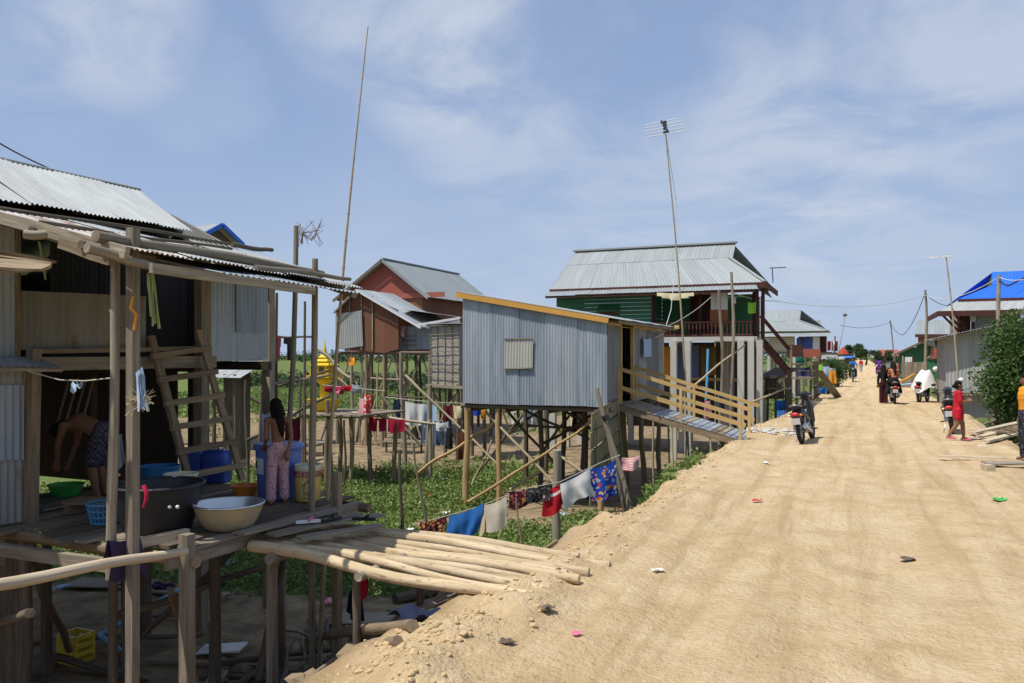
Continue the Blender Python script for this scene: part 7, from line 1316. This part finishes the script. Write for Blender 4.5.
    if bottom:
        B_ = [[(j['pel']+vec(0, 0, .03)*h, .086*s_), (j['pel'], .092*s_), ((j['hL']+j['hR'])*.5-vec(0, 0, .01)*h, .085*s_)]]
        for S_ in 'LR': B_.append([(j['h'+S_], .070*s_), (j['h'+S_].lerp(j['k'+S_], min(1, legs*2)), .062*s_ if legs > .5 else .068*s_)]+([(j['k'+S_].lerp(j['a'+S_], legs*2-1), .060*s_)] if legs > .5 else []))
        soft(part('trousers' if legs > .6 else 'shorts', blobs(B_, rot, loc), bottom, t), vox)
    if feet is not SKIN:
        for S_ in 'LR':
            sg = -1 if S_ == 'L' else 1; a = j['a'+S_]; ft = j.get('f'+S_, a+vec(sg*.012, .085, -.024)*h); soft(part('sandal', blobs([[(a+vec(0, -.03, -.032)*h, .020*h), (ft+vec(0, .01, -.008)*h, .022*h)]], rot, loc), feet, t), .01, 2)
    if hat: m = M(); c_ = loc+rot @ (hd+up*.045*h); m.lathe([(.13*h, -.01*h), (.075*h, .0), (.07*h, .05*h), (.0, .06*h)], c_, 14); part('hat', m, hat, t)
    return t
# girl on the deck, back turned, bare back and pink pyjama trousers
gp_ = on_deck(278, 8.82, .258); facing = lambda deg: YAW+math.radians(deg)   # 0 = looking away along the camera's view
person('long haired bare-backed girl in pink patterned trousers standing on the deck', gp_, facing(28), 1.165, dict(eL=(-.115, -.02, .63), wL=(-.10, .10, .55), eR=(.115, -.04, .63), wR=(.075, -.085, .50), aL=(-.075, -.03, .04), aR=(.07, .05, .04), kL=(-.06, -.0, .28), kR=(.06, .05, .28), hd=(-.012, .02, .915)), None, F_PJ, 'long', .009, .86, legs=.93)
# man bending over the basin in the shade
mp = on_deck(99, 9.15, .256); person('shirtless man in checked shorts bending over the green basin', mp, facing(85), 1.46, dict(pel=(0, -.03, .50), wst=(0, .05, .565), chs=(0, .16, .60), nck=(0, .255, .575), hd=(0, .33, .53), sL=(-.10, .225, .58), sR=(.10, .225, .58), eL=(-.12, .26, .43), eR=(.12, .26, .43), wL=(-.08, .29, .30), wR=(.08, .30, .28), fw=(0, .5, -.85), kL=(-.055, .03, .27), kR=(.055, .03, .27), aL=(-.07, -.03, .045), aR=(.07, -.0, .045), hL=(-.05, -.03, .49), hR=(.05, -.03, .49)), None, F_CHK, 'short', .014, .95, legs=.42, face=False)
# girl in red on the right
rg = ground(PG(958, 440)); person('girl in a long red shirt walking at the right side of the road', rg, facing(-112), 1.32, dict(eL=(-.12, .03, .65), wL=(-.06, .13, .68), eR=(.13, .02, .65), wR=(.07, .14, .67), kL=(-.04, .07, .28), aL=(-.045, .09, .045), kR=(.05, -.02, .28), aR=(.06, -.15, .075)), F_RED, F_RED, 'tied', .011, .95, .06, .42, legs=.25, feet=PNK)
# riders
SIT = dict(pel=(0, -.12, .535), wst=(0, -.10, .62), chs=(0, -.06, .745), nck=(0, -.04, .85), hd=(0, -.02, .94), sL=(-.10, -.05, .81), sR=(.10, -.05, .81), eL=(-.14, .06, .70), eR=(.14, .06, .70), wL=(-.16, .18, .665), wR=(.16, .18, .665), hL=(-.06, -.11, .52), hR=(.06, -.11, .52), kL=(-.11, .12, .47), kR=(.11, .12, .47), aL=(-.11, .06, .22), aR=(.11, .06, .22))
def sit_at(label, p, rz, h, back_, top, bottom, **k_):
    b = ground(p); b = b+Matrix.Rotation(rz, 3, 'Z') @ vec(0, -back_, 0); zoff = .80-(SIT['pel'][2]-.08)*h; return person(label, b+vec(0, 0, zoff), rz, h, k_.pop('J', SIT), top, bottom, **k_)
F_ORP = fabric('peach_print', (.50, .19, .10), [(.12, .05, .06)], 'spots', .5, 'Object')
J2 = dict(SIT); J2.update(eL=(-.12, -.02, .68), wL=(-.10, .07, .60), eR=(.12, -.02, .68), wR=(.10, .07, .60), kL=(-.13, .10, .46), aL=(-.17, .0, .20), aR=(.16, .0, .22))
sit_at('dark haired rider steering the motorbike in front of the peach passenger', pr, .05, 1.5, -.02, F_BLACK, F_BLACK, vox=.014, face=False); sit_at('long haired passenger in a peach patterned top seen from behind', pr, .05, 1.42, .36, F_ORP, F_BLACK, J=J2, vox=.014, face=False)
pw_ = ground(PG(883.5, 403)); person('dark clothed long haired woman standing left of the two riders', pw_, .1, 1.52, None, F_BLACK, fabric('wine_dark', (.05, .012, .018)), 'long', .014, .9, sleeves=.9, feet=PNK, face=False)
sit_at('rider in a blue shirt coming along the far left', pb, math.pi, 1.6, 0, F_BLUE, F_BLACK, vox=.02, hair='short', face=False); sit_at('far rider in purple clothes and hood', pp_, .0, 1.55, 0, fabric('purple_cotton', (.14, .04, .30)), fabric('purple_dark', (.08, .02, .16)), vox=.02, sleeves=1., hair='short', face=False)
person('far small figure in red walking left of the purple rider', ground(PG(861, 371.5)), 0, 1.45, None, F_RED, F_GREY, 'short', .025, face=False); person('far figure in a red top standing at the right roadside', ground(PG(899, 377)), 1.2, 1.4, None, F_RED, F_WHITE, 'short', .02, face=False)
for px, py, top, bot, lab in [(837, 386, F_BLACK, F_NAVY, 'dark clothed figure standing by the far left stalls'), (831, 393, F_GREY, F_BLACK, 'grey topped figure standing beside the landing gang plank')]: person(lab, ground(PG(px, py)), .5, 1.5, None, top, bot, 'short', .02, face=False)
# woman cut by the right edge
F_DOT = fabric('black_dotted', (.022, .022, .03), [(.12, .12, .15)], 'spots', 1.4, 'Object')
person('woman in dark dotted clothes with orange top at the right edge of the frame', ground(PG(1027, 461)), facing(80), 1.58, None, F_ORA, F_DOT, 'tied', .014, 1.05, .0, .8)
# ------------------------------------------------------------------ white cover over the parked bike, streamers
c_ = ground(pt_); m = M(); n_ = 22; vs = []
for j_ in range(11):
    v = j_/10
    for i in range(n_):
        a = 6.2832*i/n_; r_ = .16+.42*v+.06*math.sin(a*5+v*3)*v; lx = math.cos(a)*r_*.8; ly = math.sin(a)*r_*1.55; ht = 1.22-.72*v**1.5+.10*math.sin(a*2+1)*(1-v)-.12*v*math.sin(a*3+.5); vs.append(c_+Matrix.Rotation(-.3, 3, 'Z') @ vec(lx+.1, ly+.3, ht))
vs.append(c_+Matrix.Rotation(-.3, 3, 'Z') @ vec(.1, .3, 1.26)); m.add(vs, [(j_*n_+i, (j_+1)*n_+i, (j_+1)*n_+(i+1) % n_, j_*n_+(i+1) % n_) for j_ in range(10) for i in range(n_)]+[(len(vs)-1, i, (i+1) % n_) for i in range(n_)], None, True)
solo('white_cover', m, F_WHITE, 'rumpled white cloth cover thrown over a parked motorbike on the right', 'cover')
m = M(); m.tube([PD(899, 382, 33), PD(906, 379, 33), PD(914, 374, 33)], .035, 6); solo('orange_streamer', m, F_ORA, 'orange streamer left of the white cover', 'streamer'); m = M(); m.tube([PD(901, 385, 33), PD(910, 384, 33), PD(917, 386, 32.6)], .04, 6); solo('blue_streamer', m, F_LBLUE, 'pale blue streamer left of the white cover', 'streamer'); m = M(); m.ball(PD(961, 380, 21), .07, .07, .065); solo('white_balloon', m, WHT, 'small white ball hung on the bamboo mast behind the girl in red', 'ball')
m = M(); m.ball(PD(936, 369, 40), .16, .16, .13); solo('white_bag', m, WHT, 'white bag hanging before the green shack', 'bag')
for i, (px, py, r_, mt, lab) in enumerate([(757, 501, .05, REDP, 'small red scrap on the sand left of the road middle'), (1000, 498, .07, GRN, 'pale green plastic scrap on the sand at the right'), (908, 558, .05, W_DARK, 'dark brown scrap in the middle of the near sand'), (767, 463, .06, WHT, 'white scrap on the sand near the ramp foot'), (658, 571, .04, WHT, 'tiny white scrap on the sand beyond the bridge end'), (547, 617, .05, W_DARK, 'dark leaf scrap on the near sand, left'), (507, 645, .04, W_DARK, 'dark leaf scrap on the near sand, farther left'), (577, 637, .03, PNK, 'tiny pink scrap on the near sand'), (982, 448, .05, WHT, 'white scrap near the girl in red')]):
    p = ground(PG(px, py), .012); m = scrap(p, r_*1.3); solo('road_litter', m, mt, lab, 'litter')
